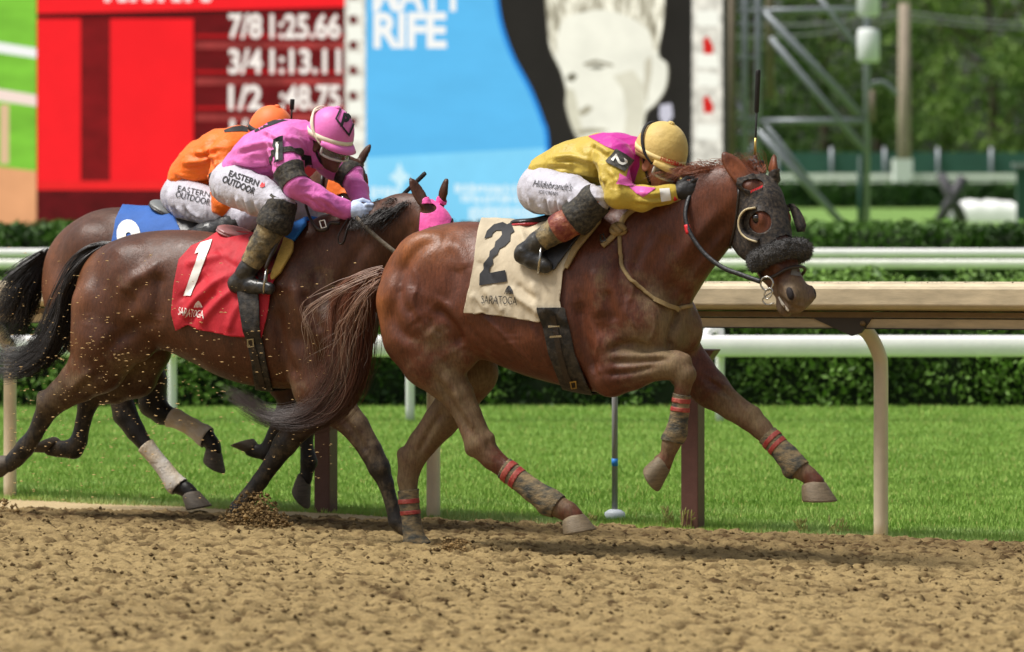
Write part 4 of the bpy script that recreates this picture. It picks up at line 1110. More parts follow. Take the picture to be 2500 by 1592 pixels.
CH = (.092, .0275, .0125, 0.0); CHM = (.09, .032, .017, .46)      # chestnut, and the same under mud
CHL = (.10, .04, .024, .55)
m_hoofL = mat('hoof_pale', srgb(114, 99, 76), .6, var=.3, vscale=22, bump=.3, bscale=70, stretch=(1, 1, 6)); m_hoofD = mat('hoof_dark', srgb(84, 74, 62), .65, var=.3, vscale=22, bump=.3, bscale=70, stretch=(1, 1, 6))
H2SPEC = dict(coat=CH, hoof_mat=m_hoofL, muzzle_col=(.12, .078, .06, .38), rough=.43,
  torso=[(938, 690, 760, .02), (955, 640, 815, .13), (1000, 582, 870, .22), (1060, 553, 890, .27), (1130, 541, 872, .275), (1200, 544, 880, .27), (1300, 548, 918, .285), (1400, 534, 945, .285), (1480, 512, 958, .255), (1560, 505, 948, .21), (1630, 575, 905, .16), (1672, 680, 850, .08), (1684, 740, 800, .02)],
  muscle=[(1050, 660, .15, .20, .12, .19, -20), (1050, 660, -.15, .20, .12, .19, -20), (985, 760, .14, .10, .09, .17, 10), (1010, 760, -.14, .10, .09, .17, 10),
          (1500, 720, .15, .16, .10, .27, 25), (1530, 720, -.15, .16, .10, .27, 25), (1565, 790, .13, .135, .105, .15, 0), (1640, 785, -.13, .13, .10, .15, 0),
          (1605, 815, .08, .11, .085, .11, 0), (1665, 805, -.075, .10, .08, .12, 0), (1465, 860, .17, .10, .08, .13, 0), (1115, 850, .15, .10, .08, .12, 30)],
  neck=[(1545, 655, 150, 0), (1610, 605, 135, 0), (1690, 545, 104, 0), (1765, 490, 80, .01), (1815, 470, 62, .02)],
  cords=[(1590, 540, 40, 1790, 440, 30, .0, .7)],
  legs=[dict(pts=[(1015, 735, 100, .14), (1025, 815, 92, .15), (1052, 876, 74, .155, CHM), (1084, 920, 55, .155, CHM), (1117, 964, 41, .15, CHM), (1142, 1012, 34, .145, CHM), (1170, 1082, 36, .14, CHM), (1200, 1118, 28, .135, CH), (1245, 1154, 24, .13, CHL), (1300, 1197, 25, .125, CHL), (1343, 1226, 30, .12, CHL), (1388, 1250, 25, .12, CH), (1402, 1262, 24, .12, CH)],
             knobs=[(1151, 1098, 17, .14), (1193, 1070, 17, .14), (1330, 1238, 17, .12)], hoof=((1402, 1264), (1376, 1306), (1453, 1293), .12)),
        dict(pts=[(1090, 760, 90, -.14), (1130, 850, 78, -.14), (1152, 908, 64, -.14, CHM), (1113, 983, 50, -.14, CHM), (1075, 1030, 43, -.13, CHM), (1032, 1082, 36, -.12, CHM), (1004, 1122, 34, -.11, CHM), (995, 1170, 26, -.10, CHL), (999, 1230, 22, -.09, CHL), (1008, 1295, 22, -.085, CHL), (1013, 1322, 25, -.08, CHL), (1032, 1336, 22, -.08, CHL)],
             knobs=[(985, 1108, 18, -.12), (1000, 1330, 15, -.08)], hoof=((1036, 1336), (1012, 1356), (1068, 1352), -.08)),
        dict(pts=[(1495, 850, 66, .15), (1492, 912, 54, .165), (1540, 904, 46, .165, CHM), (1592, 892, 38, .16, CHM), (1648, 892, 36, .155, CHM), (1672, 914, 28, .155, CHM), (1666, 952, 20, .15, CH), (1660, 1005, 19, .15, CHL), (1651, 1058, 24, .145, CHL), (1638, 1084, 23, .14, CHL), (1628, 1118, 17, .14, CH), (1620, 1132, 22, .14, CH)],
             knobs=[(1672, 880, 18, .155), (1682, 915, 15, .155), (1632, 1068, 14, .145), (1612, 1126, 18, .14)], hoof=((1622, 1132), (1573, 1138), (1607, 1200), .14)),
        dict(pts=[(1640, 845, 68, -.14), (1690, 908, 54, -.15), (1735, 950, 45, -.15, CHM), (1786, 992, 34, -.145, CHM), (1830, 1020, 32, -.14, CHM), (1858, 1046, 27, -.135, CHM), (1888, 1078, 23, -.13, CHL), (1922, 1114, 26, -.125, CHL), (1941, 1138, 28, -.12, CHL), (1976, 1162, 21, -.12, CH), (1990, 1180, 25, -.12, CH)],
             knobs=[(1842, 1010, 16, -.14), (1928, 1150, 16, -.12)], hoof=((1989, 1182), (1957, 1222), (2042, 1224), -.12))],
  head=dict(poll=(1874, 430, .03), muzzle=(1975, 742), yaw=26, ear_near=(1765, 374), ear_far=(1890, 378), earw=.047, ear_base=(.07, .12, -.06)),
  sculpt=[(0, .5, 16, -.022, [(1085, 583), (1028, 600), (985, 657), (965, 728), (960, 777), (985, 818), (1030, 836)]),
          (0, .5, 14, -.028, [(1050, 745), (1075, 765), (1096, 788), (1114, 815), (1128, 850)]),
          (0, .5, 24, .014, [(1040, 800), (1075, 830), (1100, 880)]), (0, .5, 18, .012, [(1080, 588), (1120, 610), (1140, 660)]),
          (0, .5, 22, -.014, [(1120, 640), (1105, 700), (1080, 740)]), (0, .5, 30, .012, [(1010, 690), (1000, 750), (1020, 790)]),
          (0, .5, 16, -.026, [(1412, 720), (1420, 794), (1433, 859), (1455, 915)]), (0, .5, 18, .014, [(1446, 640), (1452, 709), (1466, 780)]),
          (0, .5, 12, -.016, [(1476, 700), (1490, 750), (1500, 790)]), (0, .5, 14, -.016, [(1520, 600), (1512, 670), (1530, 740)]),
          (-.3, .3, 10, -.034, [(1676, 720), (1650, 787), (1638, 825), (1640, 862)]), (0, .5, 11, -.022, [(1478, 862), (1510, 846), (1545, 842), (1590, 856)]),
          (0, .5, 8, -.013, [(1480, 884), (1552, 884), (1630, 876)]), (0, .5, 8, -.013, [(1472, 915), (1535, 910), (1600, 896)]), (0, .5, 7, .009, [(1500, 870), (1560, 868), (1630, 868)]),
          (-.2, .4, 16, -.014, [(1796, 510), (1730, 590), (1665, 680), (1640, 720)]), (-.2, .4, 20, .012, [(1770, 500), (1700, 580), (1630, 660)]),
          (0, .4, 12, -.012, [(1600, 540), (1570, 600), (1545, 660)]), (0, .4, 26, -.010, [(1640, 560), (1600, 640), (1580, 720)]),
          (-.4, -.05, 9, -.014, [(1712, 918), (1772, 958), (1802, 992)]), (-.4, -.05, 8, .008, [(1730, 915), (1785, 955), (1815, 985)]),
          (0, .4, 9, -.014, [(1050, 911), (1081, 952), (1121, 1013), (1155, 1067)]), (0, .4, 7, .008, [(1075, 905), (1105, 950), (1140, 1010), (1160, 1050)]),
          (-.3, -.03, 9, -.012, [(1090, 990), (1050, 1050), (1020, 1110)]), (0, .4, 5, -.008, [(1185, 1070), (1200, 1100), (1235, 1130)]),
          (0, .4, 26, -.008, [(1200, 620), (1240, 720), (1250, 850)]), (0, .5, 14, -.012, [(1120, 760), (1165, 820), (1230, 870), (1290, 900)]),
          (0, .4, 6, .007, [(1290, 780), (1320, 850), (1345, 900)]), (0, .5, 5, .007, [(1150, 700), (1170, 760), (1210, 800), (1260, 850), (1320, 905)]), (0, .5, 5, .007, [(1440, 780), (1460, 830), (1450, 880), (1470, 920)]),
          (0, .5, 5, .007, [(1000, 640), (1020, 690), (1010, 740), (1035, 790)]), (0, .5, 5, .006, [(1530, 640), (1545, 700), (1530, 760), (1560, 810)]), (0, .4, 5, .006, [(1080, 890), (1110, 940), (1125, 990), (1150, 1040)]), (-.4, -.05, 5, .006, [(1735, 935), (1760, 965), (1800, 985), (1830, 1010)]),
          (0, .5, 5, .006, [(1590, 760), (1600, 800), (1580, 840)]), (0, .5, 5, -.007, [(1050, 770), (1060, 800), (1080, 815)]), (0, .5, 5, -.007, [(1062, 765), (1076, 795), (1096, 812)]), (0, .5, 12, -.012, [(975, 690), (985, 740), (1010, 770)]), (-.2, .6, 5, -.012, [(1896, 716), (1912, 738), (1935, 753), (1962, 757)]), (-.2, .6, 6, .006, [(1900, 690), (1915, 700), (1925, 735)]), (-.2, .6, 7, .008, [(1850, 590), (1880, 625), (1905, 655)]), (-.2, .6, 6, -.008, [(1940, 745), (1955, 738), (1968, 742)]), (-.2, .4, 6, .007, [(1780, 560), (1740, 610), (1700, 665), (1690, 710)]), (0, .5, 6, .006, [(1150, 790), (1200, 850), (1260, 885)])],
  mud=[(1585, 850, 105, 60, .62), (1645, 800, 80, 75, .60), (1600, 730, 65, 55, .42), (1560, 690, 50, 60, .28), (1468, 700, 22, 70, .36), (1480, 600, 40, 60, .2), (1690, 680, 30, 60, .3), (1060, 830, 55, 50, .40), (1100, 920, 60, 80, .5), (1170, 930, 60, 60, .6), (1950, 690, 50, 60, .35), (1660, 660, 50, 60, .25)],
  tint=[(1796, 412, 34, 34, .75, (.24, .072, .026)), (1890, 405, 16, 24, .75, (.24, .072, .026)), (1000, 590, 120, 55, .75, (.27, .088, .02)), (920, 720, 40, 120, .75, (.23, .072, .018)), (1780, 480, 60, 50, .5, (.14, .042, .016)), (1250, 830, 180, 60, .35, (.11, .035, .017)), (1160, 640, 70, 60, .3, (.13, .05, .03)), (1000, 700, 60, 60, .2, (.11, .035, .02))])  # golden rump tints paint light and sheen into the coat colour

BY = (.072, .0255, .0115, 0.04); BYD = (.016, .013, .012, .12); BYM = (.05, .026, .016, .27); BYX = (.014, .012, .011, .20)
H1SPEC = dict(coat=BY, hoof_mat=m_hoofD, muzzle_col=(.05, .03, .022, .2), rough=.45,
  torso=[(196, 690, 745, .02), (212, 650, 800, .12), (250, 606, 860, .21), (320, 574, 880, .265), (400, 562, 852, .275), (480, 563, 882, .265), (560, 574, 922, .28), (640, 577, 944, .28), (720, 562, 948, .25), (790, 556, 935, .21), (850, 605, 895, .155), (890, 690, 850, .08), (902, 740, 800, .02)],
  muscle=[(320, 680, .15, .20, .12, .19, -20), (320, 680, -.15, .20, .12, .19, -20), (240, 775, .13, .10, .08, .17, 5), (262, 775, -.13, .10, .08, .17, 5), (330, 830, .15, .13, .08, .12, 20),
          (735, 740, .15, .15, .10, .27, 25), (760, 740, -.15, .15, .10, .27, 25), (800, 800, .13, .13, .10, .15, 0), (865, 795, -.13, .13, .10, .15, 0), (835, 830, .08, .11, .085, .11, 0)],
  neck=[(785, 690, 135, 0), (845, 640, 120, 0), (920, 590, 90, 0), (985, 548, 70, .01), (1020, 530, 54, .02)],
  cords=[(800, 585, 34, 990, 505, 26, .0, .7)],
  legs=[dict(pts=[(262, 750, 92, .13), (262, 830, 92, .14), (240, 888, 72, .14, BYM), (195, 930, 52, .14, BYM), (152, 962, 38, .135, BYM), (122, 986, 34, .13, BYX), (104, 1022, 24, .12, BYX), (84, 1062, 20, .115, BYX), (62, 1092, 24, .11, BYX), (40, 1118, 22, .11, BYX), (22, 1134, 20, .11, BYX)],
             knobs=[(104, 968, 16, .13), (58, 1106, 14, .11)], hoof=((22, 1132), (-2, 1110), (2, 1166), .11)),
        dict(pts=[(330, 770, 84, -.14), (345, 850, 76, -.14), (330, 915, 56, -.14, BYM), (280, 945, 42, -.135, BYM), (230, 955, 34, -.13, BYX), (214, 985, 26, -.12, BYX), (203, 1030, 20, -.12, BYX), (193, 1076, 22, -.115, BYX), (180, 1096, 25, -.11, BYX), (142, 1096, 20, -.11, BYX), (124, 1092, 22, -.11, BYX)],
             knobs=[(214, 952, 14, -.12)], hoof=((126, 1092), (134, 1064), (74, 1104), -.11)),
        dict(pts=[(745, 870, 62, .14), (772, 950, 56, .15), (820, 992, 46, .15, BYM), (868, 1042, 35, .145, BYM), (905, 1100, 29, .14, BYX), (926, 1142, 28, .135, BYX), (942, 1180, 20, .13, BYX), (956, 1230, 17, .125, BYX), (968, 1272, 21, .12, BYX), (992, 1296, 17, .12, BYX), (1006, 1304, 18, .12, BYX)],
             knobs=[(932, 1128, 13, .135)], hoof=((1006, 1302), (992, 1322), (1046, 1318), .12)),
        dict(pts=[(800, 860, 62, -.14), (790, 950, 54, -.13), (760, 1010, 42, -.12, BYM), (722, 1052, 33, -.11, BYX), (696, 1084, 31, -.10, BYX), (668, 1126, 23, -.09, BYX), (635, 1174, 21, -.08, BYX), (598, 1224, 23, -.07, BYX), (585, 1244, 24, -.06, BYX), (594, 1266, 19, -.06, BYX)],
             knobs=[(574, 1236, 13, -.06)], hoof=((598, 1266), (575, 1290), (628, 1290), -.06))],
  sculpt=[(0, .5, 18, .02, [(408, 630), (360, 668), (320, 690), (305, 720)]), (0, .5, 16, -.018, [(392, 660), (386, 720), (384, 785)]), (0, .5, 18, -.02, [(240, 885), (293, 825), (340, 795), (380, 790)]),
          (0, .5, 20, -.014, [(290, 600), (250, 650), (225, 720), (215, 800)]), (0, .5, 22, -.012, [(330, 710), (300, 760), (290, 810)]), (0, .5, 16, .012, [(230, 905), (200, 930), (170, 960)]), (0, .5, 10, -.012, [(260, 900), (220, 930), (180, 965)]),
          (0, .5, 15, -.022, [(672, 740), (682, 810), (700, 880), (725, 925)]), (0, .5, 14, .014, [(715, 680), (730, 750), (760, 810)]), (0, .5, 12, -.014, [(745, 700), (755, 760), (790, 815)]), (0, .5, 14, -.012, [(780, 640), (770, 700), (790, 760)]),
          (0, .4, 8, -.012, [(810, 990), (860, 1050), (900, 1110)]), (0, .4, 16, -.01, [(920, 560), (860, 640), (830, 720)])],
  head=dict(poll=(1060, 492, .03), muzzle=(1218, 738), yaw=10, ear_near=(1001, 435), ear_far=(1091, 435), earw=.033),
  mud=[(330, 900, 80, 50, .45), (200, 940, 60, 50, .35), (780, 700, 60, 90, .25), (860, 1010, 50, 40, .4), (640, 950, 200, 40, .3), (300, 690, 60, 60, .15)],
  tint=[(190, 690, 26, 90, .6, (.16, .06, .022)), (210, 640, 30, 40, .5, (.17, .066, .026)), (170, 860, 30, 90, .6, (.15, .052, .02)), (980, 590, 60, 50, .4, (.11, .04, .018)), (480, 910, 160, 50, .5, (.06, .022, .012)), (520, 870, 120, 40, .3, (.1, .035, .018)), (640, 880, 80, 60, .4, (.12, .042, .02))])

DB = (.072, .027, .013, 0.0); DBX = (.014, .012, .011, .10)
H3SPEC = dict(coat=DB, hoof_mat=m_hoofD, muzzle_col=(.04, .025, .02, .1), rough=.48,
  torso=[(118, 640, 700, .02), (132, 600, 760, .12), (170, 553, 820, .2), (230, 517, 845, .26), (290, 506, 838, .27), (380, 512, 835, .26), (480, 522, 868, .275), (570, 522, 888, .275), (650, 505, 888, .245), (720, 500, 870, .2), (775, 545, 830, .15), (812, 625, 790, .08), (824, 680, 740, .02)],
  muscle=[(235, 625, .15, .20, .12, .19, -20), (235, 625, -.15, .20, .12, .19, -20), (160, 710, .13, .10, .08, .16, 10), (182, 710, -.13, .10, .08, .16, 10),
          (670, 680, .15, .15, .10, .26, 25), (690, 680, -.15, .15, .10, .26, 25), (730, 740, .12, .12, .10, .14, 0), (785, 735, -.12, .12, .10, .14, 0)],
  neck=[(715, 625, 128, 0), (765, 570, 112, 0), (810, 500, 82, 0), (832, 452, 62, .02), (842, 432, 50, .02)],
  cords=[],
  legs=[dict(pts=[(205, 720, 88, .13), (225, 800, 82, .14), (262, 860, 62, .14), (280, 915, 40, .14), (290, 955, 30, .13, DBX), (306, 1012, 31, .12, DBX), (330, 1052, 25, .12, DBX), (360, 1094, 18, .115, DBX), (398, 1140, 17, .11, DBX), (428, 1182, 22, .11, DBX), (456, 1196, 19, .11, DBX), (466, 1206, 20, .11, DBX)],
             knobs=[(288, 1018, 14, .12)], hoof=((468, 1206), (457, 1246), (514, 1235), .11)),
        dict(pts=[(260, 720, 84, -.13), (300, 810, 76, -.14), (345, 880, 56, -.14), (372, 930, 38, -.13, DBX), (372, 985, 36, -.12, DBX), (396, 1010, 28, -.12, DBX), (430, 1022, 20, -.12, DBX), (470, 1044, 19, -.115, DBX), (500, 1064, 24, -.11, DBX), (520, 1086, 19, -.11, DBX), (524, 1100, 19, -.11, DBX)],
             knobs=[(352, 990, 14, -.12)], hoof=((524, 1102), (498, 1120), (546, 1156), -.11)),
        dict(pts=[(672, 820, 58, .13), (670, 890, 48, .14), (690, 935, 38, .14), (706, 972, 29, .135, DBX), (690, 1010, 20, .13, DBX), (668, 1060, 17, .13, DBX), (652, 1104, 22, .125, DBX), (628, 1102, 17, .12, DBX), (612, 1098, 18, .12, DBX)],
             knobs=[(712, 962, 14, .135)], hoof=((612, 1096), (618, 1070), (566, 1088), .12)),
        dict(pts=[(730, 810, 58, -.13), (730, 890, 46, -.14), (752, 950, 34, -.13, DBX), (762, 1000, 28, -.13, DBX), (752, 1040, 19, -.12, DBX), (748, 1085, 17, -.12, DBX), (754, 1128, 22, -.115, DBX), (748, 1156, 16, -.11, DBX), (746, 1170, 18, -.11, DBX)],
             knobs=[(768, 990, 12, -.13)], hoof=((744, 1172), (716, 1190), (752, 1242), -.11))],
  head=dict(poll=(858, 402, .03), muzzle=(944, 664), yaw=12, ear_near=(843, 352), ear_far=(905, 352), earw=.034),
  mud=[(300, 960, 60, 60, .3)],
  tint=[(120, 640, 30, 110, .6, (.15, .055, .022)), (200, 530, 60, 30, .4, (.12, .05, .028))])
FR2, FR1, FR3 = Fr(Q2), Fr(Q1), Fr(Q3)
H2 = build_horse('racehorse', 'muddy chestnut racehorse in the lead wearing a black hood', FR2, H2SPEC, .0085)
H1 = build_horse('racehorse', 'dark bay racehorse wearing a red number cloth and pink hood', FR1, H1SPEC, .0095)
H3 = build_horse('racehorse', 'brown racehorse by the rail with white bandaged hind legs and blue cloth', FR3, H3SPEC, .0105)
# ================================================================== JOCKEYS
m_skinL = mat('skin_pale', srgb(196, 132, 108), .5, var=.12, vscale=30, spec=.4); m_skinD = mat('skin_dark', srgb(92, 58, 42), .5, var=.12, vscale=30, spec=.4)
def cloth_mat(name, c, var=.06, bump=.35, rough=.55, bs=28, sheen=.1, col2=None):
    return mat(name, c, rough, var=var, vscale=14, bump=bump, bscale=bs, sheen=sheen, col2=col2, spec=.35)
m_brch = cloth_mat('white_breeches', srgb(186, 184, 194), .04, .4)
m_boot = mat('black_boot', srgb(38, 38, 40), .35, var=.5, vscale=18, bump=.25, bscale=40, spec=.5, col2=srgb(52, 50, 46)); m_bootmud = mat('muddy_boot', srgb(70, 66, 56), .6, var=.4, vscale=20, bump=.3, bscale=50, col2=srgb(128, 112, 78))
m_blk = mat('black_cloth', srgb(24, 23, 24), .7, var=.3, vscale=30, bump=.2); m_blkmud = mat('muddy_black', srgb(28, 26, 24), .75, var=.4, vscale=60, col2=srgb(64, 58, 46), bump=.3)
m_wht = mat('white_print', srgb(232, 230, 222), .6); m_ink = mat('ink', srgb(22, 22, 26), .7); m_redp = mat('red_print', srgb(206, 30, 40), .6)
m_lens = mat('goggle_lens', srgb(120, 118, 112), .12, spec=.8, alpha=.55); m_clear = mat('goggle_frame', srgb(206, 204, 196), .3, alpha=.9)

class Hd:
    """head frame: fw out of the face, lt to the near side, up through the crown"""
    def __init__(s, fr, px, py, t, pitch, yaw, roll=0):
        s.o = fr.p(px, py, t); p, y = math.radians(pitch), math.radians(yaw)
        f = np.array([math.cos(y), math.sin(y), 0]); n = np.array([-math.sin(y), math.cos(y), 0]); z = np.array([0, 0, 1.0])
        s.fw = f*math.cos(p)-z*math.sin(p); s.up = f*math.sin(p)+z*math.cos(p); s.lt = n
        r = math.radians(roll); s.lt, s.up = s.lt*math.cos(r)+s.up*math.sin(r), s.up*math.cos(r)-s.lt*math.sin(r)
        s.A = np.array([s.fw, s.lt, s.up])
    def p(s, x, y, z): return s.o+x*s.fw+y*s.lt+z*s.up

def add_head(S, H, k=.012):
    S.ell(H.p(-.005, 0, .02), (.098, .078, .11), H.A, k); S.ell(H.p(.025, 0, -.05), (.072, .064, .085), H.A, k)
    S.ell(H.p(.045, 0, -.105), (.045, .048, .045), H.A, k); S.ell(H.p(.078, 0, -.128), (.022, .026, .022), H.A, k)
    S.cone(H.p(.09, 0, -.022), H.p(.112, 0, -.058), .010, .014, .008)
    for s in (1, -1):
        S.ell(H.p(.108, .011*s, -.066), (.010, .010, .009), H.A, .005)
        S.ell(H.p(.066, .044*s, -.045), (.03, .022, .022), H.A, .012)
        S.ell(H.p(-.012, .078*s, -.045), (.02, .010, .034), H.A, .006); S.ell(H.p(-.004, .087*s, -.045), (.010, .006, .020), H.A, .004, None, True)
        S.ell(H.p(.084, .032*s, -.02), (.016, .018, .012), H.A, .008, None, True)
    S.ell(H.p(.092, 0, -.088), (.014, .024, .009), H.A, .005); S.ell(H.p(.090, 0, -.103), (.014, .021, .009), H.A, .005)
    S.ell(H.p(.105, 0, -.0955), (.02, .024, .0025), H.A, .003, None, True)

def add_hand(S, wrist, hand, r=1.0, curl=1, k=.006):
    d = hand-wrist; L = np.linalg.norm(d); d = d/L; med = np.array([0, -1.0*curl, 0]); med = med-(med@d)*d; med /= np.linalg.norm(med); u = np.cross(d, med); u = u if u[2] > 0 else -u
    S.cone(wrist, hand-d*.02, .027*r, .03*r, .012); A = np.array([d, u, med])
    S.ell(hand, np.array([.05, .044, .024])*r, A, .012)
    for i in range(4):
        ln = (1.0, 1.08, 1.0, .82)[i]; K = hand+d*.042*r+u*(.032-.0205*i)*r
        a = K+(d*.022*ln+med*.016)*r; b = a+(med*.030*ln-d*.006)*r; c = b+(-d*.026*ln+med*.002)*r
        rr = (.0105, .0108, .0102, .009)[i]*r
        S.cone(K, a, rr*1.1, rr, k); S.cone(a, b, rr, rr*.95, k); S.cone(b, c, rr*.95, rr*.85, k)
    T0_ = hand+(-d*.02+u*.036+med*.01)*r; T1 = hand+(d*.016+u*.05+med*.022)*r; T2 = hand+(d*.046+u*.044+med*.03)*r
    S.cone(T0_, T1, .014*r, .0125*r, k); S.cone(T1, T2, .0125*r, .010*r, k)

def wrinkle(V, F, amp, dirs=(1, 1, 1), fq=9, seed=1):
    N = normals(V, F); P = V*np.array(dirs)
    r = 1-np.abs(2*vn(P, fq, seed)-1); r2 = 1-np.abs(2*vn(P+3.1, fq*2.1, seed+1)-1)
    return V+N*(amp*(r**2*1.0+.5*r2**2-.6))[:, None]

def folds(V, F, lines):
    if not lines: return V
    N = normals(V, F); view = V-CAMT; face = np.clip(-(N*view).sum(1)/np.linalg.norm(view, axis=1)*3, 0, 1)
    L3 = []
    for w, dep, ln in lines:
        dep = dep*1.25; L3.append((w, dep, ln)); d = np.array(ln, float); t = d[-1]-d[0]; n = np.array([-t[1], t[0]])/np.linalg.norm(t); L3.append((w*.8, -dep*.8, (d+n*w*1.6).tolist()))
    return V+N*(line_disp(pix(V), L3)*face)[:, None]

def helmet(H, c_dome, parent, rf=.130, rl=.112, ru=.142, brim_mat=None):
    nt, npn = 18, 40; V = []
    for i in range(nt):
        th = math.radians(2+96*i/(nt-1)); 
        for j in range(npn):
            ph = 2*math.pi*j/npn; st = math.sin(th)**.93
            seam = 1-.008*math.exp(-((((ph/(math.pi/3)+.5) % 1)-.5)*14)**2)
            dz = math.cos(th)*ru + (.016*(1-math.cos(ph))*.5*-1 if i == nt-1 else 0)
            V.append(H.p(rf*st*math.cos(ph)*seam, rl*st*math.sin(ph)*seam, dz))
    F = [(i*npn+j, i*npn+(j+1) % npn, (i+1)*npn+(j+1) % npn, (i+1)*npn+j) for i in range(nt-1) for j in range(npn)]+[tuple(range(npn))[::-1]]
    hm = mk('helmet', w2(np.array(V)), F, c_dome, parent)
    md = hm.modifiers.new('thickness', 'SOLIDIFY'); md.thickness = .006; md.offset = -1
    # peak
    V = []; n = 22
    for k in range(n):
        ph = math.radians(-68+136*k/(n-1)); w = math.cos(ph*1.32)**.7 if abs(ph*1.32) < 1.57 else 0
        for rr, dz in ((1.0, -.012), (1.0+.12*w, -.022), (1.0+.27*w, -.034-.01*w)):
            V.append(H.p(rf*rr*math.cos(ph), rl*rr*math.sin(ph), dz))
    F = [(k*3+j, (k+1)*3+j, (k+1)*3+j+1, k*3+j+1) for k in range(n-1) for j in range(2)]
    pk = mk('peak', w2(np.array(V)), F, brim_mat or c_dome, hm); md = pk.modifiers.new('thickness', 'SOLIDIFY'); md.thickness = .008; md.offset = 0
    # crown button
    mb = MB(); mb.tube([w2(H.p(0, 0, ru-.002)), w2(H.p(0, 0, ru+.006)), w2(H.p(0, 0, ru+.010))], [.017, .015, .005], 12); mb.build('button', c_dome, hm)
    return hm, (np.array([H.p(*v) for v in [(0, 0, 0)]]))
def band(H, name, z0, z1, rf, rl, ru, m, parent, tilt=0, lift=1.012, thick=.003):
    n = 44; V = []
    for j in range(n):
        ph = 2*math.pi*j/n
        for z in (z0, z1):
            zz = z+tilt*math.cos(ph); st = math.sqrt(max(.02, 1-(max(zz, 0)/ru)**2))*lift; V.append(H.p(rf*st*math.cos(ph), rl*st*math.sin(ph), zz))
    F = [(j*2, ((j+1) % n)*2, ((j+1) % n)*2+1, j*2+1) for j in range(n)]
    o = mk(name, w2(np.array(V)), F, m, parent); md = o.modifiers.new('thickness', 'SOLIDIFY'); md.thickness = thick; md.offset = 1
    return o
def goggles(H, parent, zc=-.030, R=.112, hh=.034, frame=m_clear):
    n, k = 22, 7; V = []; prof = []
    for i in range(n):
        a = math.radians(-66+132*i/(n-1)); hw = hh*(1-.35*(abs(a)/1.15)**4)*(1-.35*math.exp(-(a/.12)**2))
        for j in range(k):
            z = zc-hw+2*hw*j/(k-1)+(-.012*math.exp(-(a/.15)**2) if j == 0 else 0); bul = 1+.04*math.cos((j/(k-1)-.5)*math.pi)
            V.append(H.p(R*bul*math.cos(a)*1.02, R*.92*bul*math.sin(a), z))
    F = [(i*k+j, (i+1)*k+j, (i+1)*k+j+1, i*k+j+1) for i in range(n-1) for j in range(k-1)]
    g_ = mk('goggles', w2(np.array(V)), F, m_lens, parent)
    md = g_.modifiers.new('thickness', 'SOLIDIFY'); md.thickness = .002
    V = np.array(V).reshape(n, k, 3); loop = list(V[:, 0])+list(V[-1, 1:])+list(V[::-1, -1])[1:]+list(V[0, ::-1])[1:]
    MB().tube(w2(np.array(loop)), .0078, 6, cap=False).build('frame', frame, g_)
    return g_
def gstrap(H, parent, m, pts, r=.008):
    P = crv([H.p(*p) for p in pts], 26); MB().tube(w2(P), r, 6, flat=.4).build('strap', m, parent)

def chain(S, fr, pts, k=.02, lat=1.0, extra=0.0):
    for a, b in zip(pts[:-1], pts[1:]):
        S.cone(fr.p(a[0], a[1], a[3]), fr.p(b[0], b[1], b[3]), fr.m(a[2], a[0])+extra, fr.m(b[2], b[0])+extra, k, lat)

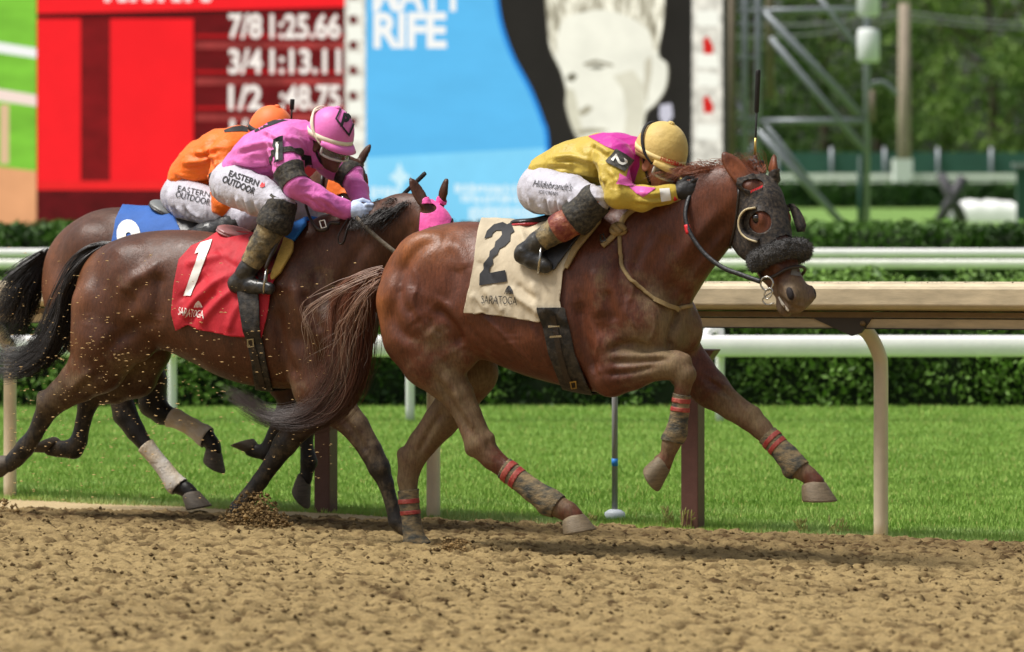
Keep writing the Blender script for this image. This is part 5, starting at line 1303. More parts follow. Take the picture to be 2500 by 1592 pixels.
def jockey(label, fr, J):
    out = {}
    H = Hd(fr, *J['head']); out['H'] = H
    # body (skin) - one continuous figure under the clothes
    HL = Hd(fr, *J['head']); HL.o = HL.o-HL.up*.018+HL.fw*.010; out['HL'] = HL
    S = Sdf(); add_head(S, HL)
    tor = [(x, y, r*.72, t) for x, y, r, t in J['torso']]
    chain(S, fr, tor, .03, 1.25)
    S.cone(H.p(-.02, 0, -.06), fr.p(*[J['torso'][-1][i] for i in (0, 1, 3)]), .056, .06, .03)
    for nm in ('arm_near', 'arm_far'):
        a = J[nm]; chain(S, fr, [(x, y, r*.74, t) for x, y, r, t in a[:-1]], .02)
        add_hand(S, fr.p(*[a[-2][i] for i in (0, 1, 3)]), fr.p(*[a[-1][i] for i in (0, 1, 3)]), .93, 1 if a[-1][3] > 0 else -1)
    for nm in ('leg_near', 'leg_far'):
        chain(S, fr, [(x, y, r*.8, t) for x, y, r, t in J[nm]], .03)
        f = J[nm.replace('leg', 'foot')]; chain(S, fr, [(J[nm][-1][0], J[nm][-1][1], 14, J[nm][-1][3])]+[(x, y, r*.8, t) for x, y, r, t in f], .02)
    V, F = S.mesh(.0068, 1)
    loc = w2(fr.p(J['torso'][0][0], J['torso'][0][1], 0)) - np.array([0, 0, .25])
    o = mk('person', w2(V), F[:, ::-1].copy(), J['skin'], None, loc=loc, label=label, cat='person', group='jockeys riding the racehorses'); out['o'] = o; out['body'] = (V, F)
    # silks
    S = Sdf(); chain(S, fr, J['torso'], .04, 1.3)
    for x, y, t, r in J['shoulders']: S.ell(fr.p(x, y, t), (r, r*.8, r), None, .04)
    for nm in ('arm_near', 'arm_far'): chain(S, fr, [p for p in J[nm][:-1]], .025)
    S.cone(H.p(-.03, 0, -.075), H.p(-.035, 0, -.115), .066, .075, .02)
    V, F = S.mesh(.0058, 1); V = wrinkle(V, F, .009, (1.0, 1, 1.7), 7, 3); V = folds(V, F, J.get('folds_j')); V = relax(V, F, .15)
    out['jacket'] = (V, F); out['jacket_o'] = mk('silk_jacket', w2(V), F[:, ::-1].copy(), J['silk'], o)
    # breeches
    S = Sdf(); x, y, r, t = J['torso'][0]
    S.ell(fr.p(*J['seat'][:3]), J['seat'][3:6], None, .04)
    chain(S, fr, J['torso'][:2], .04, 1.2, -.012)
    for nm in ('leg_near', 'leg_far'): chain(S, fr, J[nm][:J.get('knee_i', 3)], .03, .95)
    V, F = S.mesh(.0058, 1); V = wrinkle(V, F, .005, (2.6, 1, .6), 9, 7); V = folds(V, F, J.get('folds_b')); V = relax(V, F, .15)
    out['breeches'] = (V, F); mk('breeches', w2(V), F[:, ::-1].copy(), m_brch, o)
    # boots
    for nm in ('near', 'far'):
        lg = J['leg_'+nm][J.get('knee_i', 3)-1:]; ft = J['foot_'+nm]
        S = Sdf(); chain(S, fr, [(lg[0][0], lg[0][1], lg[0][2]*.86, lg[0][3])]+list(lg[1:]), .02, .95, .004)
        chain(S, fr, [lg[-1]]+ft, .018, .85, .003)
        V, F = S.mesh(.0068, 1); V = wrinkle(V, F, .004, (1, 1, 1), 16, 5)
        bo = mk('boot', w2(V), F[:, ::-1].copy(), J.get('boot_mat', m_boot), o)
        if nm == 'near': out['boot'] = (V, F); out['boot_o'] = bo
    # gloves
    for nm in ('arm_near', 'arm_far'):
        a = J[nm]; S = Sdf(); add_hand(S, fr.p(*[a[-2][i] for i in (0, 1, 3)]), fr.p(*[a[-1][i] for i in (0, 1, 3)]), 1.08, 1 if a[-1][3] > 0 else -1)
        V, F = S.mesh(.0035, 1); mk('glove', w2(V), F[:, ::-1].copy(), J['glove'], o)
        if nm == 'arm_near': out['glove'] = (V, F)
    hr, hl, hu = J.get('hs', (.130, .112, .142))
    hm, _ = helmet(H, J['cap'], o, hr, hl, hu, J.get('peak')); out['helmet_o'] = hm
    # helmet surface for lettering
    nt, npn = 24, 48; Vh = np.array([H.p(hr*math.sin(th)**.93*math.cos(ph), hl*math.sin(th)**.93*math.sin(ph), hu*math.cos(th)) for th in np.radians(np.linspace(2, 98, nt)) for ph in np.linspace(0, 2*math.pi, npn, endpoint=False)])
    Fh = np.array([(i*npn+j, i*npn+(j+1) % npn, (i+1)*npn+(j+1) % npn, (i+1)*npn+j) for i in range(nt-1) for j in range(npn)]); out['helmet'] = (Vh, Fh)
    return out

m_yel = cloth_mat('yellow_silk', srgb(190, 165, 66), .08, .4, .5, 26, .1); m_mag = cloth_mat('magenta_silk', srgb(196, 44, 150), .05, .3, .5)
m_pinkd = cloth_mat('pink_patch', srgb(224, 100, 178), .06, .3, .5); m_pink = cloth_mat('pink_silk', srgb(222, 112, 186), .05, .4, .5)
m_org = cloth_mat('orange_silk', srgb(240, 112, 22), .08, .4, .5); m_caporg = cloth_mat('orange_cap', srgb(244, 118, 56), .04, .1)
m_capy = cloth_mat('yellow_cap', srgb(204, 176, 104), .10, .2, .6, 40); m_capp = cloth_mat('pink_cap', srgb(228, 116, 188), .04, .15, .5)
m_gblk = mat('black_glove', srgb(22, 20, 20), .6, bump=.2, bscale=60); m_gblu = mat('pale_glove', srgb(188, 204, 232), .6, bump=.25, bscale=50, var=.08, vscale=20)
J2 = jockey('crouched jockey in yellow and magenta silks on the leading chestnut horse', FR2, dict(
  folds_j=[(7, .011, [(1338, 388), (1395, 382), (1450, 396)]), (7, .011, [(1345, 418), (1410, 420), (1466, 432)]), (6, .009, [(1330, 402), (1370, 398), (1400, 404)]), (6, .010, [(1462, 392), (1470, 420), (1478, 450)]), (6, .009, [(1488, 415), (1506, 440), (1512, 462)]), (6, .009, [(1545, 488), (1585, 492), (1622, 490)]), (6, .008, [(1560, 470), (1590, 476), (1615, 472)]), (6, .008, [(1440, 345), (1470, 362), (1490, 378)])],
  folds_b=[(5, .008, [(1338, 482), (1344, 505), (1352, 528)]), (5, .008, [(1362, 485), (1368, 508), (1374, 528)]), (5, .007, [(1388, 484), (1394, 500), (1400, 518)]), (6, .008, [(1296, 430), (1288, 460), (1300, 495)]), (5, .008, [(1430, 470), (1450, 482), (1470, 486)]), (5, .008, [(1425, 490), (1440, 505), (1452, 520)]), (5, .007, [(1310, 500), (1330, 512), (1345, 530)])],
  head=(1612, 374, .0, 24, 10), skin=m_skinL, silk=m_yel, cap=m_capy, glove=m_gblk, boot_mat=m_boot, hs=(.130, .114, .150),
  torso=[(1345, 425, 52, 0), (1400, 400, 55, 0), (1465, 388, 58, 0), (1515, 382, 54, 0), (1545, 378, 36, 0)],
  shoulders=[(1500, 385, .15, .085), (1530, 380, -.15, .085)],
  arm_near=[(1492, 385, 40, .17), (1500, 435, 35, .22), (1512, 478, 31, .25), (1570, 486, 28, .19), (1628, 476, 22, .11), (1640, 474, 21, .10), (1672, 466, 22, .09)],
  arm_far=[(1530, 378, 38, -.17), (1590, 430, 34, -.24), (1615, 452, 30, -.26), (1720, 448, 26, -.20), (1790, 436, 21, -.17), (1800, 434, 20, -.165), (1836, 424, 22, -.16)],
  seat=(1328, 462, 0, .115, .165, .12), knee_i=3,
  leg_near=[(1335, 468, 56, .11), (1395, 480, 50, .20), (1450, 492, 37, .25), (1412, 530, 33, .26), (1370, 555, 30, .27), (1312, 592, 22, .28)],
  leg_far=[(1350, 468, 56, -.11), (1410, 478, 50, -.20), (1470, 490, 37, -.25), (1432, 528, 33, -.26), (1390, 553, 30, -.27), (1332, 590, 22, -.28)],
  foot_near=[(1278, 620, 21, .28), (1300, 634, 20, .285), (1332, 650, 15, .29)], foot_far=[(1298, 618, 21, -.28), (1320, 632, 20, -.285), (1352, 648, 15, -.29)]))
J1 = jockey('jockey in pink silks with pale gloves on the dark bay horse', FR1, dict(
  folds_j=[(7, .011, [(562, 392), (615, 402), (668, 396)]), (7, .010, [(572, 368), (625, 352), (672, 346)]), (6, .010, [(585, 412), (630, 424), (668, 426)]), (6, .010, [(668, 352), (672, 385), (680, 412)]), (6, .010, [(700, 330), (722, 348), (742, 382)]), (5, .008, [(715, 332), (735, 350), (752, 375)]), (6, .009, [(765, 470), (800, 492), (830, 516)]), (6, .008, [(745, 470), (775, 488), (800, 508)]), (6, .008, [(640, 318), (665, 330), (690, 345)])],
  folds_b=[(5, .008, [(598, 482), (606, 505), (614, 526)]), (5, .008, [(622, 488), (630, 508), (638, 524)]), (5, .008, [(576, 478), (584, 502), (596, 522)]), (6, .008, [(532, 420), (526, 455), (540, 485)]), (5, .008, [(650, 484), (675, 486), (700, 488)]), (5, .008, [(652, 500), (670, 515), (690, 522)]), (5, .007, [(552, 486), (566, 508), (584, 524)])],
  head=(806, 330, .0, 22, 14), skin=m_skinD, silk=m_pink, cap=m_capp, glove=m_gblu, boot_mat=m_boot, hs=(.128, .112, .146),
  torso=[(598, 415, 52, 0), (640, 378, 56, 0), (690, 356, 60, 0), (730, 350, 54, 0), (758, 345, 36, 0)],
  shoulders=[(700, 352, .15, .085), (745, 350, -.15, .085)],
  arm_near=[(692, 356, 38, .17), (702, 410, 33, .22), (722, 452, 29, .25), (780, 486, 26, .19), (836, 510, 21, .11), (848, 514, 20, .10), (872, 516, 21, .09)],
  arm_far=[(755, 352, 38, -.17), (815, 405, 32, -.23), (856, 426, 28, -.24), (872, 462, 24, -.18), (884, 500, 20, -.12), (888, 510, 19, -.11), (902, 528, 20, -.09)],
  seat=(575, 448, 0, .12, .165, .12), knee_i=3,
  leg_near=[(578, 455, 52, .11), (632, 478, 46, .20), (686, 502, 35, .25), (672, 540, 33, .26), (640, 600, 28, .27), (602, 662, 21, .28)],
  leg_far=[(600, 458, 52, -.11), (680, 490, 46, -.20), (765, 520, 35, -.25), (730, 560, 32, -.26), (690, 610, 28, -.27), (650, 660, 21, -.28)],
  foot_near=[(578, 692, 20, .28), (612, 698, 18, .285), (658, 704, 13, .30)], foot_far=[(628, 690, 20, -.28), (662, 696, 18, -.285), (706, 702, 13, -.29)]))
J3 = jockey('jockey in orange silks half hidden behind the pink rider', FR3, dict(
  folds_j=[(7, .011, [(425, 420), (470, 436), (520, 430)]), (7, .011, [(440, 398), (485, 395), (530, 380)]), (6, .010, [(500, 360), (520, 385), (530, 412)]), (6, .010, [(530, 420), (535, 455), (545, 490)]), (6, .010, [(470, 372), (500, 372), (530, 360)])],
  folds_b=[(5, .008, [(430, 500), (445, 520), (465, 535)]), (5, .008, [(455, 500), (470, 520), (490, 532)]), (6, .008, [(415, 455), (412, 485), (425, 510)])],
  head=(660, 322, .0, 20, 8), skin=m_skinL, silk=m_org, cap=m_caporg, glove=m_gblk, boot_mat=m_boot, hs=(.126, .11, .142),
  torso=[(462, 432, 48, 0), (495, 400, 52, 0), (545, 372, 54, 0), (590, 358, 50, 0), (618, 350, 34, 0)],
  shoulders=[(560, 368, .15, .08), (600, 360, -.15, .08)],
  arm_near=[(552, 378, 36, .17), (545, 440, 32, .23), (548, 498, 30, .26), (620, 512, 26, .20), (690, 505, 22, .12), (702, 503, 20, .11), (724, 498, 20, .09)],
  arm_far=[(605, 368, 36, -.17), (620, 430, 31, -.23), (640, 480, 28, -.25), (690, 490, 24, -.18), (720, 492, 20, -.12), (730, 492, 19, -.11), (750, 490, 20, -.09)],
  seat=(452, 478, 0, .115, .16, .12), knee_i=3,
  leg_near=[(458, 488, 50, .11), (530, 512, 42, .20), (598, 532, 34, .25), (560, 555, 30, .26), (505, 572, 27, .27), (430, 600, 20, .28)],
  leg_far=[(475, 488, 50, -.11), (545, 512, 42, -.20), (615, 530, 34, -.25), (578, 555, 30, -.26), (520, 572, 27, -.27), (448, 600, 20, -.28)],
  foot_near=[(402, 620, 19, .28), (436, 628, 17, .285), (470, 632, 13, .29)], foot_far=[(420, 620, 19, -.28), (452, 628, 17, -.285), (486, 632, 13, -.29)]))

# ---- details of the leading rider
T2 = bvh(J2['jacket'], J2['breeches'], J2['boot']); TJ2 = bvh(J2['jacket']); TB2 = bvh(J2['breeches']); TH2 = bvh(J2['helmet'])
def patch(J, name, poly, m, off=.0025):
    V, F = J['jacket']; N = normals(V, F); view = V-CAMT; face = -(N*view).sum(1)/np.linalg.norm(view, axis=1)
    r = poly_sd(pix(V), poly); tr = bvh(J['jacket']); vis = np.ones(len(V), bool)
    for i in np.where(r < 12)[0]:
        h_ = tr.ray_cast(CAMO, (Vector(w2(V[i]))-CAMO).normalized())
        vis[i] = h_[0] is not None and (h_[0]-Vector(w2(V[i]))).length < .03
    r[~vis | (face < -.05)] = 8
    return shell(name, V, F, r, off, m, J['jacket_o'], .001)
patch(J2, 'yoke', [(1436, 333), (1475, 324), (1512, 318), (1550, 322), (1560, 345), (1562, 405), (1548, 448), (1528, 436), (1536, 402), (1520, 374), (1478, 358)], m_mag)
decal('diamond', poly2d([(1512, 424), (1534, 438), (1552, 455), (1530, 455), (1506, 450)]), TJ2, m_pinkd, J2['jacket_o'], .006, 5)
patch(J2, 'diamond', [(1533, 454), (1570, 456), (1602, 460), (1570, 481), (1552, 472)], m_pinkd)
m_numb = mat('number_badge', srgb(58, 56, 54), .7, var=.4, vscale=50, col2=srgb(86, 82, 76))
arm2 = decal('armband', poly2d([(1479, 396), (1503, 365), (1545, 390), (1524, 421)]), TJ2, m_numb, J2['jacket_o'], .008, 7)
decal('number', fit_text('2', 1511, 394, 20, 32, ang=122, bold=.02), TJ2, m_wht, J2['jacket_o'], .012, 5)


decal('cuff', poly2d([(1609, 462), (1634, 460), (1638, 488), (1614, 492)]), TJ2, m_wht, J2['jacket_o'], .004, 6)
decal('lettering', fit_text("Hildebrandt's", 1350, 453, 96, 17, ang=7, shear=.35, bold=-.005), TB2, m_ink, J2['o'], .004, 6)
decal('lettering', fit_text('ICE CREAM', 1340, 471, 46, 8.5, ang=7, bold=.0), TB2, m_ink, J2['o'], .004, 6)
TBt2 = bvh(J2['boot'])
m_cuffred = mat('red_leather', srgb(122, 44, 40), .5, var=.4, vscale=25, bump=.3, col2=srgb(140, 86, 60))
def boot_band(J, fr, A, B, m, name, off, R=.1):
    V, F = J['boot']; return shell(name, V, F, seg_r(V, fr.p(*A), fr.p(*B), R), off, m, J['boot_o'], .003)
boot_band(J2, FR2, (1462, 486, .25), (1400, 534, .262), m_blkmud, 'cuff', .016); boot_band(J2, FR2, (1400, 534, .262), (1358, 562, .272), m_cuffred, 'band', .004); boot_band(J2, FR2, (1358, 562, .272), (1322, 586, .28), m_bootmud, 'shaft', .002)
band(J2['H'], 'band', -.012, .012, .130, .114, .150, mat('cap_band', srgb(228, 204, 138), .6, var=.15, vscale=30), J2['helmet_o'], -.0)
decal('lettering', fit_text('HILDEBRANDT', 1650, 399, 78, 10, ang=20, bold=.02), TH2, m_redp, J2['helmet_o'], .008, 5)
g2 = goggles(J2['HL'], J2['o'], -.034, frame=m_clear)
gstrap(J2['H'], g2, m_blk, [(.045, .103, -.035), (-.01, .117, .0), (-.06, .105, .06), (-.085, .06, .105), (-.09, 0, .12), (-.085, -.06, .105), (-.06, -.105, .06), (-.01, -.117, 0), (.045, -.103, -.035)])
gstrap(J2['H'], J2['helmet_o'], m_blk, [(-.03, .088, -.02), (-.0, .075, -.08), (.03, .05, -.13), (.04, 0, -.152), (.03, -.05, -.13), (0, -.075, -.08), (-.03, -.088, -.02)], .007)

# ---- details of the pink rider
TJ1 = bvh(J1['jacket']); TB1 = bvh(J1['breeches']); TH1 = bvh(J1['helmet']); TBt1 = bvh(J1['boot'])
decal('stripe', stroke2d([(622, 322), (645, 308), (690, 292), (735, 287)], [4, 10, 9, 5]), TJ1, m_blk, J1['jacket_o'], .003, 6)
def sleeve_band(J, fr, A, B, m, name='armband', off=.005, R=.09):
    V, F = J['jacket']; return shell(name, V, F, seg_r(V, fr.p(*A), fr.p(*B), R), off, m, J['jacket_o'], .002)
sleeve_band(J1, FR1, (703, 414, .225), (721, 452, .25), m_blkmud); sleeve_band(J1, FR1, (838, 416, -.236), (860, 432, -.236), m_blkmud)
nb1 = decal('number_badge', poly2d([(667, 340), (690, 334), (692, 392), (672, 398)]), TJ1, m_blk, J1['jacket_o'], .010, 7)
decal('number', poly2d([(674, 346), (682, 344), (681, 392), (674, 393)]), TJ1, m_wht, J1['jacket_o'], .014, 7)
sleeve_band(J1, FR1, (696, 376, .19), (699, 390, .20), m_blkmud, 'badge_strap', .006)
decal('panel', poly2d([(738, 376), (760, 380), (764, 410), (746, 424), (736, 400)]), TJ1, m_blk, J1['jacket_o'], .003, 6)
decal('lettering', fit_text('EASTERN', 596, 436, 76, 15, ang=20, bold=.02), TB1, m_ink, J1['o'], .004, 6)
decal('lettering', fit_text('OUTDOOR', 584, 452, 84, 17, ang=22, bold=.02), TB1, m_ink, J1['o'], .004, 6)
decal('flame', poly2d([(636, 452), (640, 446), (644, 450), (647, 446), (646, 456), (640, 459), (634, 456)]), TB1, m_redp, J1['o'], .004, 6)
boot_band(J1, FR1, (694, 488, .25), (664, 556, .263), m_blkmud, 'cuff', .016); boot_band(J1, FR1, (664, 556, .263), (614, 645, .277), m_bootmud, 'shaft', .004)
m_cream = mat('cream_band', srgb(226, 214, 186), .6, var=.1, vscale=30)
band(J1['H'], 'band', -.016, .012, .128, .112, .146, m_cream, J1['helmet_o'])
decal('diamond', ring2d([(834, 256), (865, 300), (851, 334), (818, 291)], 4), TH1, m_ink, J1['helmet_o'], .006, 5)
decal('letter', fit_text('P', 842, 295, 17, 34, ang=14, bold=.05), TH1, m_ink, J1['helmet_o'], .006, 5)
g1 = goggles(J1['HL'], J1['o'], -.036)
for dz in (0, .016):
    gstrap(J1['H'], g1, m_cream, [(.05, .100, -.035), (0, .114, .0), (-.05, .108, .045+dz), (-.095, .06, .085+dz), (-.105, 0, .10+dz), (-.095, -.06, .085+dz), (-.05, -.108, .045+dz), (0, -.114, 0), (.05, -.100, -.035)], .007)
gstrap(J1['H'], J1['helmet_o'], m_blk, [(-.03, .086, -.02), (-.0, .075, -.08), (.03, .05, -.13), (.04, 0, -.152), (.03, -.05, -.13), (0, -.075, -.08), (-.03, -.086, -.02)], .007)

# ---- details of the orange rider
TJ3 = bvh(J3['jacket']); TB3 = bvh(J3['breeches'])
decal('stripe', stroke2d([(548, 321), (570, 316), (590, 314), (612, 318)], [6, 12, 14, 10]), TJ3, m_blk, J3['jacket_o'], .003, 6)
decal('strap', stroke2d([(505, 436), (520, 424), (535, 420)], 8), TJ3, m_blk, J3['jacket_o'], .005, 6)
decal('lettering', fit_text('EASTERN', 474, 468, 80, 13, ang=12, bold=.0), TB3, m_ink, J3['o'], .004, 6)
decal('lettering', fit_text('OUTDOOR', 472, 484, 86, 15, ang=14, bold=.0), TB3, m_ink, J3['o'], .004, 6)
goggles(J3['HL'], J3['o'], -.036)
band(J3['H'], 'band', -.016, .012, .126, .11, .142, m_blk, J3['helmet_o'])
# ================================================================== TACK
def mirror_px(Hs, V=None):
    """photo pixels of the near-side twin of every vertex (so cloths come out the same on both sides)"""
    V = Hs['V'] if V is None else V
    U = V.copy(); q0 = Hs['fr'].q0; U[:, 1] = q0+np.abs(V[:, 1]-q0); return pix(U)
def head_px(Hs):
    h = Hs['hd']; d = (Hs['V']-h['P'])@h['Y']; U = Hs['V']+np.outer(np.where(d < 0, -2*d, 0), h['Y']); return pix(U)
def base_loc(Hs, px, py): return w2(Hs['fr'].p(px, py, 0))
for Hs in (H1, H2, H3): Hs['mpx'] = mirror_px(Hs); Hs['hpx'] = head_px(Hs); Hs['tree'] = bvh((Hs['V'], Hs['F']))
def outward(Hs): return np.abs(Hs['V'][:, 1]-Hs['fr'].q0)

m_cream_c = mat('cream_cloth', srgb(188, 174, 148), .8, var=.12, vscale=9, bump=.5, bscale=14, stretch=(1, 1, .5)); m_red_c = mat('red_cloth', srgb(186, 22, 40), .7, var=.12, vscale=10, bump=.5, bscale=14, stretch=(1, 1, .5)); m_blu_c = mat('blue_cloth', srgb(40, 92, 168), .75, var=.1, vscale=10, bump=.4, bscale=16)
m_tanmud = mat('muddy_tan', srgb(146, 124, 84), .75, var=.2, vscale=24, bump=.3, bscale=40); m_leath = mat('dark_leather', srgb(44, 34, 28), .45, var=.3, vscale=30, bump=.2)
m_girth = mat('black_girth', srgb(26, 25, 25), .6, var=.4, vscale=26, col2=srgb(58, 52, 44), bump=.2); m_steel = mat('bit_steel', srgb(180, 178, 172), .25, metal=1.0); m_gold = mat('brass', srgb(190, 160, 90), .35, metal=.8)

def on_torso(Hs, poly):
    r = poly_sd(Hs['mpx'], poly); r[Hs['V'][:, 2] < .55] = 50
    return r
# ---- leading horse
poly2 = [(1186, 505), (1170, 570), (1160, 640), (1151, 700), (1136, 763), (1180, 766), (1234, 773), (1319, 787), (1345, 772), (1380, 783), (1368, 735), (1376, 665), (1410, 610), (1462, 545), (1455, 480), (1300, 480)]
fold2 = line_disp(H2['mpx'], [(9, .016, [(1275, 560), (1290, 610), (1325, 650)]), (10, .018, [(1250, 700), (1270, 725), (1315, 760)]), (9, -.012, [(1262, 690), (1285, 715), (1320, 735)]), (10, .014, [(1180, 700), (1215, 740), (1235, 765)]), (9, -.010, [(1165, 640), (1190, 660), (1215, 700)]), (8, .012, [(1300, 680), (1312, 730), (1318, 780)]), (10, .012, [(1150, 720), (1175, 735), (1200, 760)])])
SC2 = shell('saddle_cloth', H2['V'], H2['F'], on_torso(H2, poly2), .016, m_cream_c, None, .006, .034, 5.5, stretch=(1.6, 1, .45), extra=fold2, label='cream saddle cloth with a black number two on the chestnut horse', cat='saddle cloth', group='numbered saddle cloths')
def c1(p): return [(800+x*.3262, 500+y*.3262) for x, y in p]
TC2 = bvh((SC2[1], SC2[2]))
two = c1([(1172, 258), (1192, 200), (1245, 152), (1310, 135), (1345, 152), (1372, 138), (1400, 202), (1372, 222), (1366, 272), (1330, 312), (1290, 332), (1272, 372), (1236, 402), (1240, 442), (1214, 482), (1214, 512), (1332, 490), (1346, 576), (1138, 606), (1140, 520), (1166, 488), (1170, 440), (1210, 390), (1216, 350), (1250, 320), (1258, 280), (1290, 252), (1308, 228), (1302, 196), (1262, 196), (1236, 216), (1228, 240)])
def ear_fill(pts):
    bm = bmesh.new(); vs = [bm.verts.new((x, y, 0)) for x, y in pts]; f = bm.faces.new(vs); bm.normal_update(); bmesh.ops.triangulate(bm, faces=[f], ngon_method='EAR_CLIP'); bm.verts.index_update(); bm.verts.ensure_lookup_table()
    V = np.array([v.co[:2] for v in bm.verts]); F = [[v.index for v in f.verts] for f in bm.faces]; bm.free(); return V, F
decal('number', ear_fill(two), TC2, m_ink, SC2[0], .005, 9)
decal('lettering', fit_text('SARATOGA', 1220, 733, 88, 20, ang=2, bold=-.005), TC2, m_ink, SC2[0], .005, 6)
def parasol(cx, cy, w, h): return join2d(*[stroke2d(crv([(cx, cy-h), (cx+w*f*.6, cy-h*.55), (cx+w*f, cy)], 6), 2.2) for f in (-.5, -.28, -.08, .12, .32, .5)])
decal('emblem', parasol(1243, 718, 20, 20), TC2, m_ink, SC2[0], .005, 6, kind='stuff')
sad2 = empty('racing_saddle', base_loc(H2, 1350, 560), 'small black racing saddle with red piping on the chestnut horse', 'saddle', 'racing saddles')
m_sadblk = mat('saddle_black', srgb(34, 32, 33), .4, var=.2, vscale=20, bump=.1); m_sadred = mat('saddle_red', srgb(176, 50, 56), .4); m_sadmaroon = mat('saddle_maroon', srgb(150, 104, 104), .4, var=.1, vscale=10); m_sadgrey = mat('saddle_grey', srgb(120, 122, 120), .4, var=.1, vscale=10)
def seat(Hs, par, cx, cy, tilt, rx, ry, m, mp, lift=0, rz=.022):
    fr = Hs['fr']; a = math.radians(tilt); A = np.array([[math.cos(a), 0, math.sin(a)], [0, 1, 0], [-math.sin(a), 0, math.cos(a)]])
    S = Sdf(); S.ell(fr.p(cx, cy, 0), (rx, ry, rz), A, .02); S.ell(fr.p(cx, cy, 0)+A[0]*rx*1.0, (rx*1.1, ry*.55, rz*1.1), A, .04); S.ell(fr.p(cx, cy, 0)+A[2]*.03+A[0]*.01, (rx*.7, ry*.7, .022), A, .02, None, True)
    V, F = S.mesh(.007, 1); mk('seat', w2(V), F, m, par)
    S = Sdf(); S.ell(fr.p(cx, cy, 0)-A[2]*.012, (rx*1.02, ry*1.02, rz*.8), A, .02); V, F = S.mesh(.007, 1); mk('seat_rim', w2(V), F, mp, par)
seat(H2, sad2, 1300, 540, 4, .10, .13, m_sadblk, m_sadred)
shell('flap', H2['V'], H2['F'], on_torso(H2, [(1340, 560), (1420, 520), (1455, 545), (1400, 605), (1358, 662), (1322, 668), (1318, 640)]), .030, m_sadblk, sad2, .008)
shell('pad', H2['V'], H2['F'], on_torso(H2, [(1478, 500), (1470, 548), (1415, 615), (1388, 660), (1380, 655), (1400, 612), (1450, 545), (1455, 490)]), .030, m_tanmud, sad2, .016)
G2 = shell('girth', H2['V'], H2['F'], on_torso(H2, [(1319, 752), (1381, 752), (1388, 785), (1404, 862), (1436, 930), (1462, 1000), (1404, 1000), (1372, 935), (1342, 862), (1324, 775)]), .018, m_girth, sad2, .008, extra=.030*np.clip(.5-poly_sd(H2['mpx'], poly2)/30, 0, 1))
TG2 = bvh((G2[1], G2[2]))
decal('girth_strap', stroke2d([(1350, 770), (1356, 800), (1366, 860), (1384, 920), (1400, 945)], 13), TG2, m_leath, sad2, .006, 8)
for x, y in ((1354, 797), (1358, 822)): decal('buckle', stroke2d([(x-14, y), (x+14, y-2)], 5), TG2, m_steel, sad2, .010, 8)
decal('buckle', ring2d([(1392, 928), (1408, 926), (1410, 944), (1396, 946)], 3), TG2, m_gold, sad2, .011, 8)
# hood
hood2_poly = [(1800, 448), (1803, 514), (1796, 570), (1789, 608), (1789, 640), (1806, 655), (1828, 668), (1848, 655), (1848, 624), (1856, 610), (1876, 598), (1896, 582), (1920, 572), (1990, 566), (2000, 480), (1940, 400), (1800, 400)]
r = poly_sd(H2['hpx'], hood2_poly); hx = H2['hpx']
hdz = ((H2['V']-H2['hd']['P'])@H2['hd']['Z'])/H2['hd']['L']; hdx = ((H2['V']-H2['hd']['P'])@H2['hd']['X'])/H2['hd']['L']; hdy = np.abs((H2['V']-H2['hd']['P'])@H2['hd']['Y'])/H2['hd']['L']
r = np.maximum(r, 26-np.hypot((hx[:, 0]-1857), (hx[:, 1]-543)))
r = np.maximum(r, 1-np.hypot((hx[:, 0]-1836)/34, (hx[:, 1]-452)/19)*1.0 if False else (1-np.hypot((hx[:, 0]-1838)/26, (hx[:, 1]-452)/13))*18)
r = np.maximum(r, (hdz-.06)*300); r = np.maximum(r, (-.03-hdx)*300); r = np.maximum(r, (outward(H2)-.42)*200)
m_hood = mat('black_hood', srgb(32, 28, 29), .7, var=.55, vscale=60, detail=10, col2=srgb(66, 57, 47), bump=.2, bscale=120)
HD2 = shell('blinker_hood', H2['V'], H2['F'], r, .007, m_hood, None, .004, .003, 20, label='mud spattered black blinker hood on the chestnut horse', cat='hood', group='racing hoods')
def cup(Hs, hood, arc, h, m1, m2):
    tr = Hs['tree']; hd = Hs['hd']; P = surf_path(tr, arc, .004, 18)
    Yw = np.array([hd['Y'][0]*HV[0]+hd['Y'][1]*NV[0], hd['Y'][0]*HV[1]+hd['Y'][1]*NV[1], 0.0]); Pw = w2(hd['P'])
    Zw = np.array([hd['X'][0]*HV[0]+hd['X'][1]*NV[0], hd['X'][0]*HV[1]+hd['X'][1]*NV[1], hd['X'][2]])
    for s in (1, -1):
        Q = [p if s == 1 else p-2*((p-Pw)@Yw)*Yw for p in P]
        up = [q+s*Yw*h*math.sin(math.pi*(.12+.76*i/(len(Q)-1)))**.5 + Zw*.012 for i, q in enumerate(Q)]
        k = len(Q); V = np.array(Q+up); F = [(i, i+1, k+i+1, k+i) for i in range(k-1)]
        o = mk('blinker_cup', V, F, m1, hood); md = o.modifiers.new('thickness', 'SOLIDIFY'); md.thickness = .006
        MB().tube(up, .005, 6).build('cup_edge', m2, hood)
fc = [(.20, .0), (.25, .035), (.31, .05), (.37, .05), (.42, .02)]
cp = np.array([H2['hd']['pt'](x, -.15-.0*y, -.04) for x, y in fc]+[H2['hd']['pt'](x+.02, -.16-y*.9, .0+y*.3) for x, y in fc])
o = mk('blinker_cup', w2(cp), [(i, i+1, 6+i, 5+i) for i in range(4)], m_hood, HD2[0]); md = o.modifiers.new('thickness', 'SOLIDIFY'); md.thickness = .006
m_cupedge = mat('cup_edge', srgb(196, 180, 142), .6, var=.2, vscale=40)
cup(H2, HD2[0], [(1852, 502), (1832, 506), (1820, 522), (1817, 542), (1822, 562), (1836, 576), (1856, 584)], .035, m_hood, m_cupedge)
